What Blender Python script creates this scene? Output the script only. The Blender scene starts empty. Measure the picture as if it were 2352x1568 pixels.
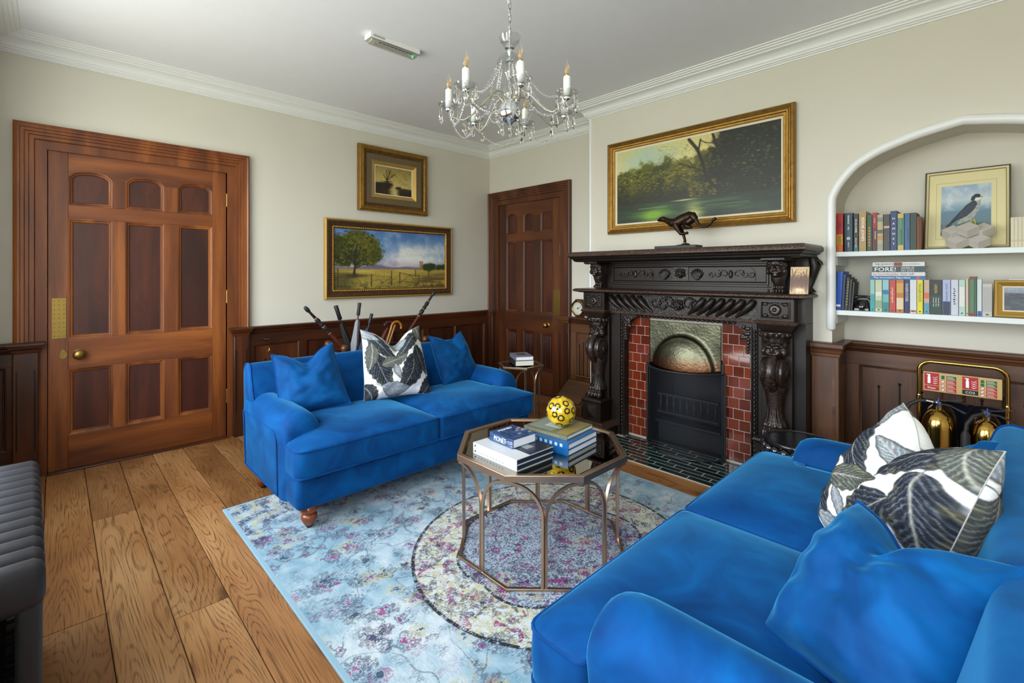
import bpy, bmesh, math, random
import numpy as np
from mathutils import Vector, Matrix, noise as mnoise

# ------------------------------------------------------------------ camera
F, CX, HZ, YAW, H = 1088.0, 1176.0, 628.0, math.radians(46.0), 1.35
CAMX, CAMY = 4.445, -3.908
scene = bpy.context.scene
cam_d = bpy.data.cameras.new('camera')
cam = bpy.data.objects.new('camera', cam_d)
scene.collection.objects.link(cam)
cam.location = (CAMX, CAMY, H)
cam.rotation_euler = (math.pi / 2, 0, YAW)
cam_d.sensor_width = 36.0
cam_d.lens = 36.0 * F / 2352.0
cam_d.shift_y = -(784.0 - HZ) / 2352.0
cam_d.clip_start = 0.02
scene.camera = cam

# ------------------------------------------------------------------ room numbers
YB = -0.34            # face of the chimney breast
YC = -4.23            # window wall
XD = 6.10             # far right wall
ZC = 2.885            # ceiling
WIN = [(0.60, 2.95), (3.50, 5.30)]     # window openings in the window wall
WZ0, WZ1 = 0.72, 2.58

# ------------------------------------------------------------------ sky, daylight, exposure
world = bpy.data.worlds.new('daylight_sky')
scene.world = world
world.use_nodes = True
wnt = world.node_tree
wnt.nodes.clear()
w_out = wnt.nodes.new('ShaderNodeOutputWorld')
w_bg = wnt.nodes.new('ShaderNodeBackground')
w_ramp = wnt.nodes.new('ShaderNodeValToRGB')
w_sep = wnt.nodes.new('ShaderNodeSeparateXYZ')
w_tc = wnt.nodes.new('ShaderNodeTexCoord')
w_mr = wnt.nodes.new('ShaderNodeMapRange')
w_mr.inputs[1].default_value = -1.0
w_mr.inputs[2].default_value = 1.0
wnt.links.new(w_tc.outputs['Generated'], w_sep.inputs[0])
wnt.links.new(w_sep.outputs[2], w_mr.inputs[0])
wnt.links.new(w_mr.outputs[0], w_ramp.inputs[0])
e = w_ramp.color_ramp.elements
e[0].position = 0.47; e[0].color = (0.46, 0.47, 0.40, 1)
e[1].position = 0.53; e[1].color = (0.93, 0.97, 1.0, 1)
e2 = w_ramp.color_ramp.elements.new(1.0); e2.color = (0.62, 0.80, 1.0, 1)
wnt.links.new(w_ramp.outputs[0], w_bg.inputs[0])
w_bg.inputs[1].default_value = 12.5
wnt.links.new(w_bg.outputs[0], w_out.inputs[0])

def portal(name, loc, rot, sx, sy):
    d = bpy.data.lights.new(name, 'AREA')
    d.shape = 'RECTANGLE'; d.size = sx; d.size_y = sy
    d.cycles.is_portal = True
    o = bpy.data.objects.new(name, d)
    scene.collection.objects.link(o)
    o.location = loc; o.rotation_euler = rot
    return o
for wx0, wx1 in WIN:
    portal('window_portal', ((wx0 + wx1) / 2, YC - 0.16, (WZ0 + WZ1) / 2), (math.pi / 2, 0, 0), wx1 - wx0, WZ1 - WZ0)

vs = scene.view_settings
vs.view_transform = 'Standard'
vs.look = 'None'
vs.exposure = 0.0
vs.gamma = 1.0
vs.use_curve_mapping = False
scene.cycles.max_bounces = 10
scene.cycles.diffuse_bounces = 6
scene.cycles.glossy_bounces = 4
scene.cycles.transmission_bounces = 8
scene.cycles.transparent_max_bounces = 12
scene.cycles.sample_clamp_indirect = 6.0
scene.cycles.caustics_reflective = False
scene.cycles.caustics_refractive = False
random.seed(7)
rng = np.random.default_rng(11)

# ------------------------------------------------------------------ pixel -> place (photo pixels give directions only)
_R = (math.cos(YAW), math.sin(YAW)); _W = (-math.sin(YAW), math.cos(YAW))
def _ray(x, y):
    u = (x - CX) / F
    return (_R[0] * u + _W[0], _R[1] * u + _W[1], (HZ - y) / F)
def onz(x, y, z):
    r = _ray(x, y); t = (z - H) / r[2]
    return Vector((CAMX + r[0] * t, CAMY + r[1] * t, z))
def onx(x, y, X):
    r = _ray(x, y); t = (X - CAMX) / r[0]
    return Vector((X, CAMY + r[1] * t, H + r[2] * t))
def ony(x, y, Y):
    r = _ray(x, y); t = (Y - CAMY) / r[1]
    return Vector((CAMX + r[0] * t, Y, H + r[2] * t))

# ------------------------------------------------------------------ mesh builder
PI = math.pi
class MB:
    def __init__(s):
        s.v = []; s.f = []
    def add(s, vs, fs):
        k = len(s.v); s.v += [tuple(p) for p in vs]; s.f += [tuple(i + k for i in f) for f in fs]; return s
    def box(s, x0, y0, z0, x1, y1, z1):
        x0, x1 = min(x0, x1), max(x0, x1); y0, y1 = min(y0, y1), max(y0, y1); z0, z1 = min(z0, z1), max(z0, z1)
        return s.add([(x0, y0, z0), (x1, y0, z0), (x1, y1, z0), (x0, y1, z0), (x0, y0, z1), (x1, y0, z1), (x1, y1, z1), (x0, y1, z1)],
                     [(3, 2, 1, 0), (4, 5, 6, 7), (0, 1, 5, 4), (1, 2, 6, 5), (2, 3, 7, 6), (3, 0, 4, 7)])
    def prism(s, poly, ax, a, b):
        """poly: 2D points; ax: extrusion axis ('x': pts are (y,z); 'y': (x,z); 'z': (x,y))"""
        def P(p, t):
            return {'x': (t, p[0], p[1]), 'y': (p[0], t, p[1]), 'z': (p[0], p[1], t)}[ax]
        ar = sum(poly[i][0] * poly[(i + 1) % len(poly)][1] - poly[(i + 1) % len(poly)][0] * poly[i][1] for i in range(len(poly)))
        if (ar < 0) != (ax == 'y'): poly = poly[::-1]
        a, b = min(a, b), max(a, b)
        n = len(poly)
        return s.add([P(p, a) for p in poly] + [P(p, b) for p in poly],
                     [tuple(range(n))[::-1], tuple(range(n, 2 * n))] + [(i, (i + 1) % n, n + (i + 1) % n, n + i) for i in range(n)])
    def loft(s, rings, cap=True, closed=True):
        n = len(rings[0]); k = len(s.v)
        for r in rings: s.v += [tuple(p) for p in r]
        m = len(rings)
        for j in range(m - 1):
            for i in range(n if closed else n - 1):
                i2 = (i + 1) % n
                s.f.append((k + j * n + i, k + j * n + i2, k + (j + 1) * n + i2, k + (j + 1) * n + i))
        if cap and closed:
            s.f.append(tuple(k + i for i in range(n))[::-1])
            s.f.append(tuple(k + (m - 1) * n + i for i in range(n)))
        return s
    def tube(s, pts, r, seg=8, closed=False, flat=None, cap=True):
        pts = [Vector(p) for p in pts]; n = len(pts)
        rr = r if isinstance(r, (list, tuple)) else [r] * n
        up = None; rings = []
        for i in range(n):
            if closed: t = pts[(i + 1) % n] - pts[i - 1]
            else: t = pts[min(i + 1, n - 1)] - pts[max(i - 1, 0)]
            t = t.normalized() if t.length > 1e-9 else Vector((0, 0, 1))
            if up is None:
                up = Vector((0, 0, 1)) if abs(t.z) < 0.9 else Vector((1, 0, 0))
                if flat is not None and len(flat) > 2: up = Vector(flat[2])
            up = (up - t * up.dot(t))
            up = up.normalized() if up.length > 1e-6 else t.orthogonal().normalized()
            sd = t.cross(up)
            a, b = (flat[0], flat[1]) if flat else (1, 1)
            rings.append([pts[i] + up * (math.cos(q) * rr[i] * a) + sd * (math.sin(q) * rr[i] * b) for q in [2 * PI * j / seg for j in range(seg)]])
        if closed:
            rings.append(rings[0])
            k = len(s.v); m = n
            for g in rings[:-1]: s.v += [tuple(p) for p in g]
            for j in range(m):
                j2 = (j + 1) % m
                for i in range(seg):
                    i2 = (i + 1) % seg
                    s.f.append((k + j * seg + i, k + j2 * seg + i, k + j2 * seg + i2, k + j * seg + i2))
            return s
        return s.loft([g[::-1] for g in rings], cap)
    def bar(s, pts, w, h, up=(0, 0, 1), closed=False):
        """square section bar along a polyline"""
        pts = [Vector(p) for p in pts]; n = len(pts); upv = Vector(up); rings = []
        for i in range(n):
            if closed: d1 = (pts[i] - pts[i - 1]).normalized(); d2 = (pts[(i + 1) % n] - pts[i]).normalized()
            else:
                d1 = (pts[i] - pts[i - 1]).normalized() if i else (pts[1] - pts[0]).normalized()
                d2 = (pts[i + 1] - pts[i]).normalized() if i < n - 1 else d1
            t = (d1 + d2).normalized()
            u = upv - t * upv.dot(t); u = u.normalized() if u.length > 1e-6 else t.orthogonal().normalized()
            sd = t.cross(u); c = max(0.3, d1.dot(t))
            rings.append([pts[i] + sd * (w / 2 / c * a) + u * (h / 2 * b) for a, b in ((-1, -1), (-1, 1), (1, 1), (1, -1))])
        if closed:
            k = len(s.v)
            for g in rings: s.v += [tuple(p) for p in g]
            for j in range(n):
                j2 = (j + 1) % n
                for i in range(4):
                    i2 = (i + 1) % 4
                    s.f.append((k + j * 4 + i, k + j2 * 4 + i, k + j2 * 4 + i2, k + j * 4 + i2))
            return s
        return s.loft([g[::-1] for g in rings])
    def lathe(s, prof, seg=24, o=(0, 0, 0), ax='z', flute=0, fd=0.0):
        rings = []
        for r, z in prof:
            g = []
            for j in range(seg):
                q = 2 * PI * j / seg
                rr = r * (1 + (fd * math.cos(flute * q) if flute else 0))
                a, b = rr * math.cos(q), rr * math.sin(q)
                p = {'z': (a, b, z), 'x': (z, a, b), 'y': (b, z, a)}[ax]
                g.append((p[0] + o[0], p[1] + o[1], p[2] + o[2]))
            rings.append(g)
        return s.loft(rings)
    def ball(s, c, r, seg=14, rings=9):
        r = r if isinstance(r, (list, tuple)) else (r, r, r)
        R = []
        for i in range(rings + 1):
            a = -PI / 2 + PI * i / rings
            q = max(1e-4, math.cos(a))
            R.append([(c[0] + r[0] * q * math.cos(2 * PI * j / seg), c[1] + r[1] * q * math.sin(2 * PI * j / seg), c[2] + r[2] * math.sin(a)) for j in range(seg)])
        return s.loft(R)
    def grid(s, fn, nu, nv, flip=False):
        k = len(s.v)
        for j in range(nv + 1):
            for i in range(nu + 1): s.v.append(tuple(fn(i / nu, j / nv)))
        for j in range(nv):
            for i in range(nu):
                a = k + j * (nu + 1) + i
                q = (a, a + 1, a + nu + 2, a + nu + 1)
                s.f.append(q[::-1] if flip else q)
        return s
    def frame(s, u0, v0, u1, v1, prof, P):
        """mitred moulding round a rectangle: prof = [(inset, height)...]; P(u, v, h) -> point"""
        R = []
        for ins, h in prof:
            R.append([P(u0 + ins, v0 + ins, h), P(u1 - ins, v0 + ins, h), P(u1 - ins, v1 - ins, h), P(u0 + ins, v1 - ins, h)])
        k = len(s.v); n = len(R)
        for g in R: s.v += [tuple(p) for p in g]
        for j in range(n):
            j2 = (j + 1) % n
            for i in range(4):
                i2 = (i + 1) % 4
                s.f.append((k + j * 4 + i, k + j * 4 + i2, k + j2 * 4 + i2, k + j2 * 4 + i))
        return s
    def sweep(s, path, prof, closed=False, Pz=None):
        """moulding along a plan path: prof = [(offset to the left of the path, z)...]"""
        n = len(path); rings = []
        for i in range(n):
            p = Vector(path[i])
            d1 = (p - Vector(path[i - 1])).normalized() if (i or closed) else None
            d2 = (Vector(path[(i + 1) % n]) - p).normalized() if (i < n - 1 or closed) else None
            if d1 is None: d1 = d2
            if d2 is None: d2 = d1
            n1 = Vector((-d1.y, d1.x)); n2 = Vector((-d2.y, d2.x))
            m = (n1 + n2); m = m / max(1e-6, m.dot(n1))
            rings.append([(p.x + m.x * o, p.y + m.y * o, z) for o, z in prof])
        if closed: rings.append(rings[0])
        return s.loft(rings, cap=not closed)
    def xf(s, M):
        s.v = [tuple(M @ Vector(p)) for p in s.v]; return s

col = scene.collection
def mesh_from(mb, name):
    me = bpy.data.meshes.new(name)
    me.from_pydata(mb.v, [], mb.f); me.update()
    return me
def fixnormals(me):
    bm = bmesh.new(); bm.from_mesh(me); bmesh.ops.recalc_face_normals(bm, faces=bm.faces); bm.to_mesh(me); bm.free()
def build(mb, name, mat, parent=None, smooth=40, bevel=0, seg=2, local=False, sub=0, fix=True):
    if parent is not None and not local and parent.get('_w'):
        l = wloc(parent)
        mb.v = [(p[0] - l[0], p[1] - l[1], p[2] - l[2]) for p in mb.v]
    me = mesh_from(mb, name)
    if fix: fixnormals(me)
    if smooth:
        me.shade_smooth()
        if smooth < 180: me.set_sharp_from_angle(angle=math.radians(smooth))
    o = bpy.data.objects.new(name, me)
    col.objects.link(o)
    if mat is not None: me.materials.append(mat)
    if parent is not None:
        o.parent = parent
        if parent.get('_w'): o['_w'] = 1
    if bevel:
        b = o.modifiers.new('b', 'BEVEL'); b.width = bevel; b.segments = seg; b.limit_method = 'ANGLE'; b.angle_limit = math.radians(35)
        b.harden_normals = False
    if sub:
        b = o.modifiers.new('s', 'SUBSURF'); b.levels = sub; b.render_levels = sub
    return o
def wloc(o):
    l = Vector((0, 0, 0))
    while o is not None:
        l = l + o.location; o = o.parent
    return l
ROOTS = []
def thing(name, label, cat, loc=(0, 0, 0), rotz=0, group=None, world=False):
    """an Empty at the base of a thing; world=True: its parts are given in room coordinates"""
    o = bpy.data.objects.new(name, None)
    o.empty_display_size = 0.05
    col.objects.link(o)
    o.location = loc; o.rotation_euler = (0, 0, rotz)
    tag(o, label, cat, group)
    if world: o['_w'] = 1
    return o
def tag(o, label=None, cat=None, group=None, kind=None):
    if label: o['label'] = label
    if cat: o['category'] = cat
    if group: o['group'] = group
    if kind: o['kind'] = kind
    return o
def struct(o, label=None):
    o['kind'] = 'structure'
    if label: o['label'] = label
    return o
def copy_tree(o, parent=None):
    c = o.copy(); col.objects.link(c); c.parent = parent
    if parent is not None: c.matrix_parent_inverse = o.matrix_parent_inverse.copy()
    for ch in [x for x in KIDS.get(o.name, [])]:
        copy_tree(ch, c)
    return c
KIDS = {}
def index_kids():
    KIDS.clear()
    for x in bpy.data.objects:
        if x.parent is not None: KIDS.setdefault(x.parent.name, []).append(x)
TEXTS = []
def text(s, mat, parent, M, fit_w=None, fit_h=None, name='lettering', ext=0.0003, size=0.02, ax='CENTER'):
    c = bpy.data.curves.new(name, 'FONT')
    c.body = s; c.size = size; c.align_x = ax; c.align_y = 'CENTER'; c.extrude = ext; c.resolution_u = 2
    c.materials.append(mat)
    o = bpy.data.objects.new(name, c); col.objects.link(o)
    o.parent = parent; o.matrix_basis = M
    TEXTS.append((o, M, fit_w, fit_h))
    return o
def basis(o, X, Y):
    X = Vector(X).normalized(); Y = Vector(Y).normalized(); Z = X.cross(Y)
    return Matrix(((X.x, Y.x, Z.x, o[0]), (X.y, Y.y, Z.y, o[1]), (X.z, Y.z, Z.z, o[2]), (0, 0, 0, 1)))
# ------------------------------------------------------------------ materials
def srgb(r, g, b):
    f = lambda c: (c / 255.0) / 12.92 if c / 255.0 <= 0.04045 else ((c / 255.0 + 0.055) / 1.055) ** 2.4
    return (f(r), f(g), f(b), 1.0)
def newmat(name):
    m = bpy.data.materials.new(name); m.use_nodes = True
    nt = m.node_tree
    return m, nt, nt.nodes['Principled BSDF']
def nd(nt, t, i=None, **kw):
    n = nt.nodes.new('ShaderNode' + t)
    for k, v in kw.items(): setattr(n, k, v)
    for k, v in (i or {}).items():
        s = n.inputs[k]
        if isinstance(v, bpy.types.NodeSocket): nt.links.new(v, s)
        else: s.default_value = v
    return n
def mixc(nt, fac, a, b, blend='MIX'):
    n = nt.nodes.new('ShaderNodeMix'); n.data_type = 'RGBA'; n.blend_type = blend
    for k, v in ((0, fac), (6, a), (7, b)):
        s = n.inputs[k]
        if isinstance(v, bpy.types.NodeSocket): nt.links.new(v, s)
        else: s.default_value = v
    return n.outputs[2]
def math_(nt, op, a, b=None, c=None, clamp=False):
    n = nt.nodes.new('ShaderNodeMath'); n.operation = op; n.use_clamp = clamp
    for k, v in enumerate((a, b, c)):
        if v is None: continue
        if isinstance(v, bpy.types.NodeSocket): nt.links.new(v, n.inputs[k])
        else: n.inputs[k].default_value = v
    return n.outputs[0]
def ramp(nt, fac, stops):
    n = nt.nodes.new('ShaderNodeValToRGB')
    nt.links.new(fac, n.inputs[0])
    el = n.color_ramp.elements
    while len(el) < len(stops): el.new(0.5)
    for e_, (p, c) in zip(el, stops):
        e_.position = p; e_.color = c if len(c) == 4 else (*c, 1)
    return n.outputs[0]
def sm(nt, v, a, b):
    n = nt.nodes.new('ShaderNodeMapRange'); n.interpolation_type = 'SMOOTHSTEP'
    nt.links.new(v, n.inputs[0]); n.inputs[1].default_value = a; n.inputs[2].default_value = b
    return n.outputs[0]
def coords(nt, scale=(1, 1, 1), rnd=0.0):
    tc = nd(nt, 'TexCoord')
    v = tc.outputs['Object']
    if rnd:
        oi = nd(nt, 'ObjectInfo')
        k = nd(nt, 'VectorMath', operation='SCALE'); k.inputs[0].default_value = (1.0, 0.73, 0.41)
        nt.links.new(math_(nt, 'MULTIPLY', oi.outputs['Random'], rnd), k.inputs[3])
        a = nd(nt, 'VectorMath', operation='ADD'); nt.links.new(v, a.inputs[0]); nt.links.new(k.outputs[0], a.inputs[1])
        v = a.outputs[0]
    mp = nd(nt, 'Mapping', {'Scale': scale}); nt.links.new(v, mp.inputs[0])
    return mp.outputs[0]
def bumpn(nt, bsdf, h, strength=0.2, dist=0.005):
    b = nd(nt, 'Bump', {'Strength': strength, 'Distance': dist, 'Height': h})
    nt.links.new(b.outputs[0], bsdf.inputs['Normal'])
def plain(name, c, rough=0.5, metal=0.0, bump=0.0, bscale=60.0, var=0.0, vscale=8.0, spec=0.5, coat=0.0, rvar=0.0):
    m, nt, b = newmat(name)
    b.inputs['Base Color'].default_value = c; b.inputs['Roughness'].default_value = rough; b.inputs['Metallic'].default_value = metal
    b.inputs['Specular IOR Level'].default_value = spec; b.inputs['Coat Weight'].default_value = coat
    b.inputs['Coat Roughness'].default_value = 0.08
    v = coords(nt)
    n1 = nd(nt, 'TexNoise', {'Vector': v, 'Scale': vscale, 'Detail': 3.0})
    if var:
        d = tuple(x * (1 - var) for x in c[:3]) + (1,); l = tuple(min(1, x * (1 + var)) for x in c[:3]) + (1,)
        nt.links.new(ramp(nt, n1.outputs[0], [(0.3, d), (0.7, l)]), b.inputs['Base Color'])
    if rvar:
        mr = nd(nt, 'MapRange', {0: n1.outputs[0], 3: max(0, rough - rvar), 4: rough + rvar}); nt.links.new(mr.outputs[0], b.inputs['Roughness'])
    if bump:
        n2 = nd(nt, 'TexNoise', {'Vector': v, 'Scale': bscale, 'Detail': 4.0})
        bumpn(nt, b, n2.outputs[0], bump)
    return m
def wood(name, dark, mid, light, axis='z', rough=0.4, fine=0.35, across=7.0, along=0.7, coat=0.0, bump=0.12, rings=0.0, spec=0.5):
    m, nt, b = newmat(name)
    s = {'x': (along, across, across), 'y': (across, along, across), 'z': (across, across, along)}[axis]
    s2 = {'x': (5, 160, 160), 'y': (160, 5, 160), 'z': (160, 160, 5)}[axis]
    v = coords(nt, s, 9.0); v2 = coords(nt, s2, 9.0)
    n1 = nd(nt, 'TexNoise', {'Vector': v, 'Scale': 1.0, 'Detail': 3.0, 'Distortion': 0.5})
    n2 = nd(nt, 'TexNoise', {'Vector': v2, 'Scale': 1.0, 'Detail': 2.0})
    c = ramp(nt, n1.outputs[0], [(0.28, dark), (0.5, mid), (0.74, light)])
    if rings:
        g = math_(nt, 'SINE', math_(nt, 'MULTIPLY', n1.outputs[0], 62.0))
        line = sm(nt, g, 0.35, 0.98)
        c = mixc(nt, math_(nt, 'MULTIPLY', line, rings), c, dark)
    p = sm(nt, n2.outputs[0], 0.52, 0.72)
    c = mixc(nt, math_(nt, 'MULTIPLY', p, fine), c, tuple(x * 0.35 for x in dark[:3]) + (1,))
    nt.links.new(c, b.inputs['Base Color'])
    b.inputs['Roughness'].default_value = rough; b.inputs['Coat Weight'].default_value = coat; b.inputs['Coat Roughness'].default_value = 0.15
    b.inputs['Specular IOR Level'].default_value = spec
    bumpn(nt, b, n2.outputs[0], bump, 0.002)
    return m
W = {}
# painted surfaces
W['wall'] = plain('wall_cream_paint', srgb(212, 208, 194), 0.62, bump=0.05, bscale=90, var=0.015, vscale=3)
W['ceiling'] = plain('ceiling_white_paint', srgb(236, 237, 242), 0.7, bump=0.06, bscale=9, var=0.01)
W['white'] = plain('white_gloss_paint', srgb(232, 234, 232), 0.35, bump=0.03, bscale=70)
W['shelfw'] = plain('shelf_white_paint', srgb(214, 222, 222), 0.4, bump=0.03, bscale=70)
# woods
W['door_v'] = wood('door_oak_upright', srgb(70, 31, 9), srgb(112, 57, 18), srgb(152, 86, 33), 'z', 0.42, 0.3, coat=0.08)
W['door_h'] = wood('door_oak_level', srgb(74, 33, 10), srgb(118, 61, 20), srgb(158, 90, 35), 'y', 0.42, 0.3, coat=0.08)
W['door_hx'] = wood('door_oak_level_x_shaded', srgb(52, 23, 8), srgb(82, 40, 14), srgb(112, 60, 24), 'x', 0.42, 0.3, coat=0.08)  # narrow door rails: level oak darkened, the shade is in the colour
W['door_v2'] = wood('door_oak_upright_shaded', srgb(50, 22, 8), srgb(80, 39, 14), srgb(110, 60, 24), 'z', 0.42, 0.3, coat=0.06)  # upright door oak darkened: shade on the narrow door painted into its colour
W['door_p'] = wood('door_panel_mahogany', srgb(44, 16, 8), srgb(70, 29, 14), srgb(92, 43, 21), 'z', 0.42, 0.3, across=5, along=0.9, coat=0.06, rings=0.25)
W['wain_v'] = wood('wainscot_oak_upright', srgb(42, 18, 7), srgb(68, 32, 12), srgb(96, 50, 21), 'z', 0.38, 0.35, coat=0.08)
W['wain_y'] = wood('wainscot_oak_level_y', srgb(42, 18, 7), srgb(70, 33, 12), srgb(98, 51, 21), 'y', 0.38, 0.35, coat=0.08)
W['wain_x'] = wood('wainscot_oak_level_x', srgb(54, 30, 15), srgb(86, 52, 28), srgb(116, 75, 45), 'x', 0.4, 0.4, coat=0.15)
W['alc_v'] = wood('alcove_oak_upright', srgb(54, 31, 16), srgb(86, 53, 30), srgb(114, 75, 46), 'z', 0.42, 0.45, coat=0.12)
W['black_v'] = wood('carved_oak_upright', srgb(15, 10, 8), srgb(28, 20, 15), srgb(42, 30, 23), 'z', 0.42, 0.4, coat=0.08, spec=0.3)
W['black_x'] = wood('carved_oak_level', srgb(16, 11, 8), srgb(30, 21, 16), srgb(46, 33, 25), 'x', 0.42, 0.4, coat=0.08, spec=0.3)
def carved(name, c1, c2, scale, strength):
    m, nt, b = newmat(name)
    v = coords(nt)
    n = nd(nt, 'TexNoise', {'Vector': v, 'Scale': scale, 'Detail': 2.0, 'Distortion': 1.6})
    nt.links.new(ramp(nt, n.outputs[0], [(0.35, c1), (0.7, c2)]), b.inputs['Base Color'])
    b.inputs['Roughness'].default_value = 0.34; b.inputs['Coat Weight'].default_value = 0.15; b.inputs['Coat Roughness'].default_value = 0.15
    bumpn(nt, b, n.outputs[0], strength, 0.008)
    return m
W['carved'] = carved('carved_black_oak', srgb(13, 9, 8), srgb(40, 29, 23), 60, 0.7)
W['carved_edge'] = carved('carved_leaf_edge_oak', srgb(24, 15, 11), srgb(92, 60, 40), 95, 0.9)
W['carved_lion'] = carved('carved_lion_oak', srgb(16, 11, 9), srgb(54, 38, 31), 34, 0.35)
# floor
def floor_mat():
    m, nt, b = newmat('floor_oak')
    v = coords(nt, (0.62, 5.0, 1.0), 23.0)
    n1 = nd(nt, 'TexNoise', {'Vector': v, 'Scale': 1.3, 'Detail': 1.6, 'Roughness': 0.40, 'Distortion': 0.25})
    v2 = coords(nt, (6, 210, 1), 23.0)
    n2 = nd(nt, 'TexNoise', {'Vector': v2, 'Scale': 1.0, 'Detail': 2.0})
    v3 = coords(nt, (1.3, 3.0, 1), 31.0)
    n3 = nd(nt, 'TexNoise', {'Vector': v3, 'Scale': 1.0, 'Detail': 2.0})
    oi = nd(nt, 'ObjectInfo')
    c = ramp(nt, n3.outputs[0], [(0.25, srgb(130, 83, 44)), (0.5, srgb(168, 115, 66)), (0.75, srgb(194, 144, 92))])
    tone = nd(nt, 'MapRange', {0: oi.outputs['Random'], 3: 0.72, 4: 1.08})
    hs = nd(nt, 'HueSaturation', {'Value': tone.outputs[0], 'Color': c, 'Saturation': 1.0})
    g = math_(nt, 'SINE', math_(nt, 'MULTIPLY', n1.outputs[0], 210.0))
    line = math_(nt, 'MULTIPLY', sm(nt, g, 0.3, 1.0), sm(nt, n2.outputs[0], 0.30, 0.62))
    c = mixc(nt, math_(nt, 'MULTIPLY', line, 0.60), hs.outputs[0], srgb(76, 42, 17))
    p = sm(nt, n2.outputs[0], 0.54, 0.70)
    c = mixc(nt, math_(nt, 'MULTIPLY', p, 0.45), c, srgb(76, 42, 18))
    kv = coords(nt, (1.7, 4.2, 1), 41.0)
    vo = nd(nt, 'TexVoronoi', {'Vector': kv, 'Scale': 1.0}, feature='F1')
    kn = sm(nt, vo.outputs['Distance'], 0.17, 0.03)
    c = mixc(nt, math_(nt, 'MULTIPLY', kn, 0.75), c, srgb(52, 26, 10))
    nt.links.new(c, b.inputs['Base Color'])
    rr = nd(nt, 'MapRange', {0: n3.outputs[0], 3: 0.30, 4: 0.46}); nt.links.new(rr.outputs[0], b.inputs['Roughness'])
    bumpn(nt, b, n2.outputs[0], 0.12, 0.002)
    return m
W['floor'] = floor_mat()
W['dark_gap'] = plain('subfloor_dark', srgb(30, 18, 10), 0.9)
# velvet
def velvet(name, dark, mid, light):
    m, nt, b = newmat(name)
    v = coords(nt, (1, 1, 1), 5.0)
    n = nd(nt, 'TexNoise', {'Vector': v, 'Scale': 4.2, 'Detail': 3.0, 'Roughness': 0.55, 'Distortion': 1.2})
    n2 = nd(nt, 'TexNoise', {'Vector': v, 'Scale': 420.0, 'Detail': 1.0})
    nt.links.new(ramp(nt, n.outputs[0], [(0.3, dark), (0.52, mid), (0.72, light)]), b.inputs['Base Color'])
    b.inputs['Roughness'].default_value = 0.75
    b.inputs['Specular IOR Level'].default_value = 0.15
    b.inputs['Sheen Weight'].default_value = 0.5
    b.inputs['Sheen Roughness'].default_value = 0.35
    b.inputs['Sheen Tint'].default_value = (0.12, 0.58, 1.0, 1)
    bumpn(nt, b, n2.outputs[0], 0.08, 0.001)
    return m
W['velvet'] = velvet('blue_velvet', srgb(0, 52, 106), srgb(0, 68, 128), srgb(0, 86, 150))
W['velvet2'] = velvet('blue_velvet_cushion', srgb(0, 52, 102), srgb(0, 68, 124), srgb(0, 88, 148))
W['piping'] = velvet('blue_velvet_piping', srgb(0, 50, 108), srgb(0, 62, 126), srgb(0, 74, 140))
W['foot'] = wood('turned_foot_wood', srgb(104, 46, 16), srgb(140, 66, 24), srgb(168, 88, 36), 'z', 0.28, 0.2, coat=0.4)
# metals, glass
W['brass'] = plain('polished_brass', srgb(206, 166, 84), 0.14, 1.0)
W['brass_dull'] = plain('aged_brass', srgb(150, 124, 66), 0.4, 1.0, bump=0.1, bscale=120)
W['pale_gilt'] = plain('pale_gilt', srgb(206, 192, 150), 0.35, 0.7)
W['champagne'] = plain('champagne_metal', srgb(196, 168, 144), 0.34, 1.0, bump=0.05, bscale=200, rvar=0.1)
W['chrome'] = plain('chrome', (0.8, 0.82, 0.84, 1), 0.08, 1.0)
W['steel'] = plain('brushed_steel', (0.55, 0.55, 0.55, 1), 0.25, 1.0)
W['black'] = plain('matt_black', (0.012, 0.012, 0.014, 1), 0.45)
W['black_gloss'] = plain('black_gloss', (0.006, 0.006, 0.008, 1), 0.05, coat=1.0)
W['black_satin'] = plain('black_satin', (0.006, 0.006, 0.008, 1), 0.22)
W['rubber'] = plain('black_rubber', (0.015, 0.015, 0.016, 1), 0.6)
W['iron'] = plain('cast_iron', srgb(26, 27, 30), 0.5, 0.3, bump=0.2, bscale=120)
W['radiator'] = plain('radiator_grey_paint', srgb(40, 38, 42), 0.5, 0.1, bump=0.04, bscale=150)
W['bronze'] = plain('dark_bronze', srgb(48, 33, 22), 0.32, 0.75, bump=0.25, bscale=70, var=0.25, vscale=30)
W['slate'] = plain('black_slate', srgb(24, 26, 26), 0.5)
def glass_mat(name, c=(1, 1, 1, 1), rough=0.0, ior=1.45):
    m, nt, b = newmat(name)
    b.inputs['Base Color'].default_value = c; b.inputs['Roughness'].default_value = rough
    b.inputs['Transmission Weight'].default_value = 1.0; b.inputs['IOR'].default_value = ior
    return m
W['crystal'] = glass_mat('crystal_glass', (1, 1, 1, 1), 0.0, 1.5)
def thin_glass(name, tint, refl=0.12, rough=0.0):
    m, nt, b = newmat(name)
    nt.nodes.remove(b)
    out = nt.nodes['Material Output']
    tr = nd(nt, 'BsdfTransparent', {'Color': tint}); gl = nd(nt, 'BsdfGlossy', {'Roughness': rough})
    lw = nd(nt, 'LayerWeight', {'Blend': 0.35})
    k = math_(nt, 'ADD', math_(nt, 'MULTIPLY', lw.outputs['Facing'], 0.30), refl * 0.5, clamp=True)
    mx = nd(nt, 'MixShader'); nt.links.new(k, mx.inputs[0]); nt.links.new(tr.outputs[0], mx.inputs[1]); nt.links.new(gl.outputs[0], mx.inputs[2])
    nt.links.new(mx.outputs[0], out.inputs[0])
    return m
W['bulb'] = thin_glass('clear_bulb_glass', (0.98, 0.95, 0.88, 1), 0.06)
W['arm_glass'] = thin_glass('chandelier_arm_glass', (0.90, 0.90, 0.86, 1), 0.22)
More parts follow.
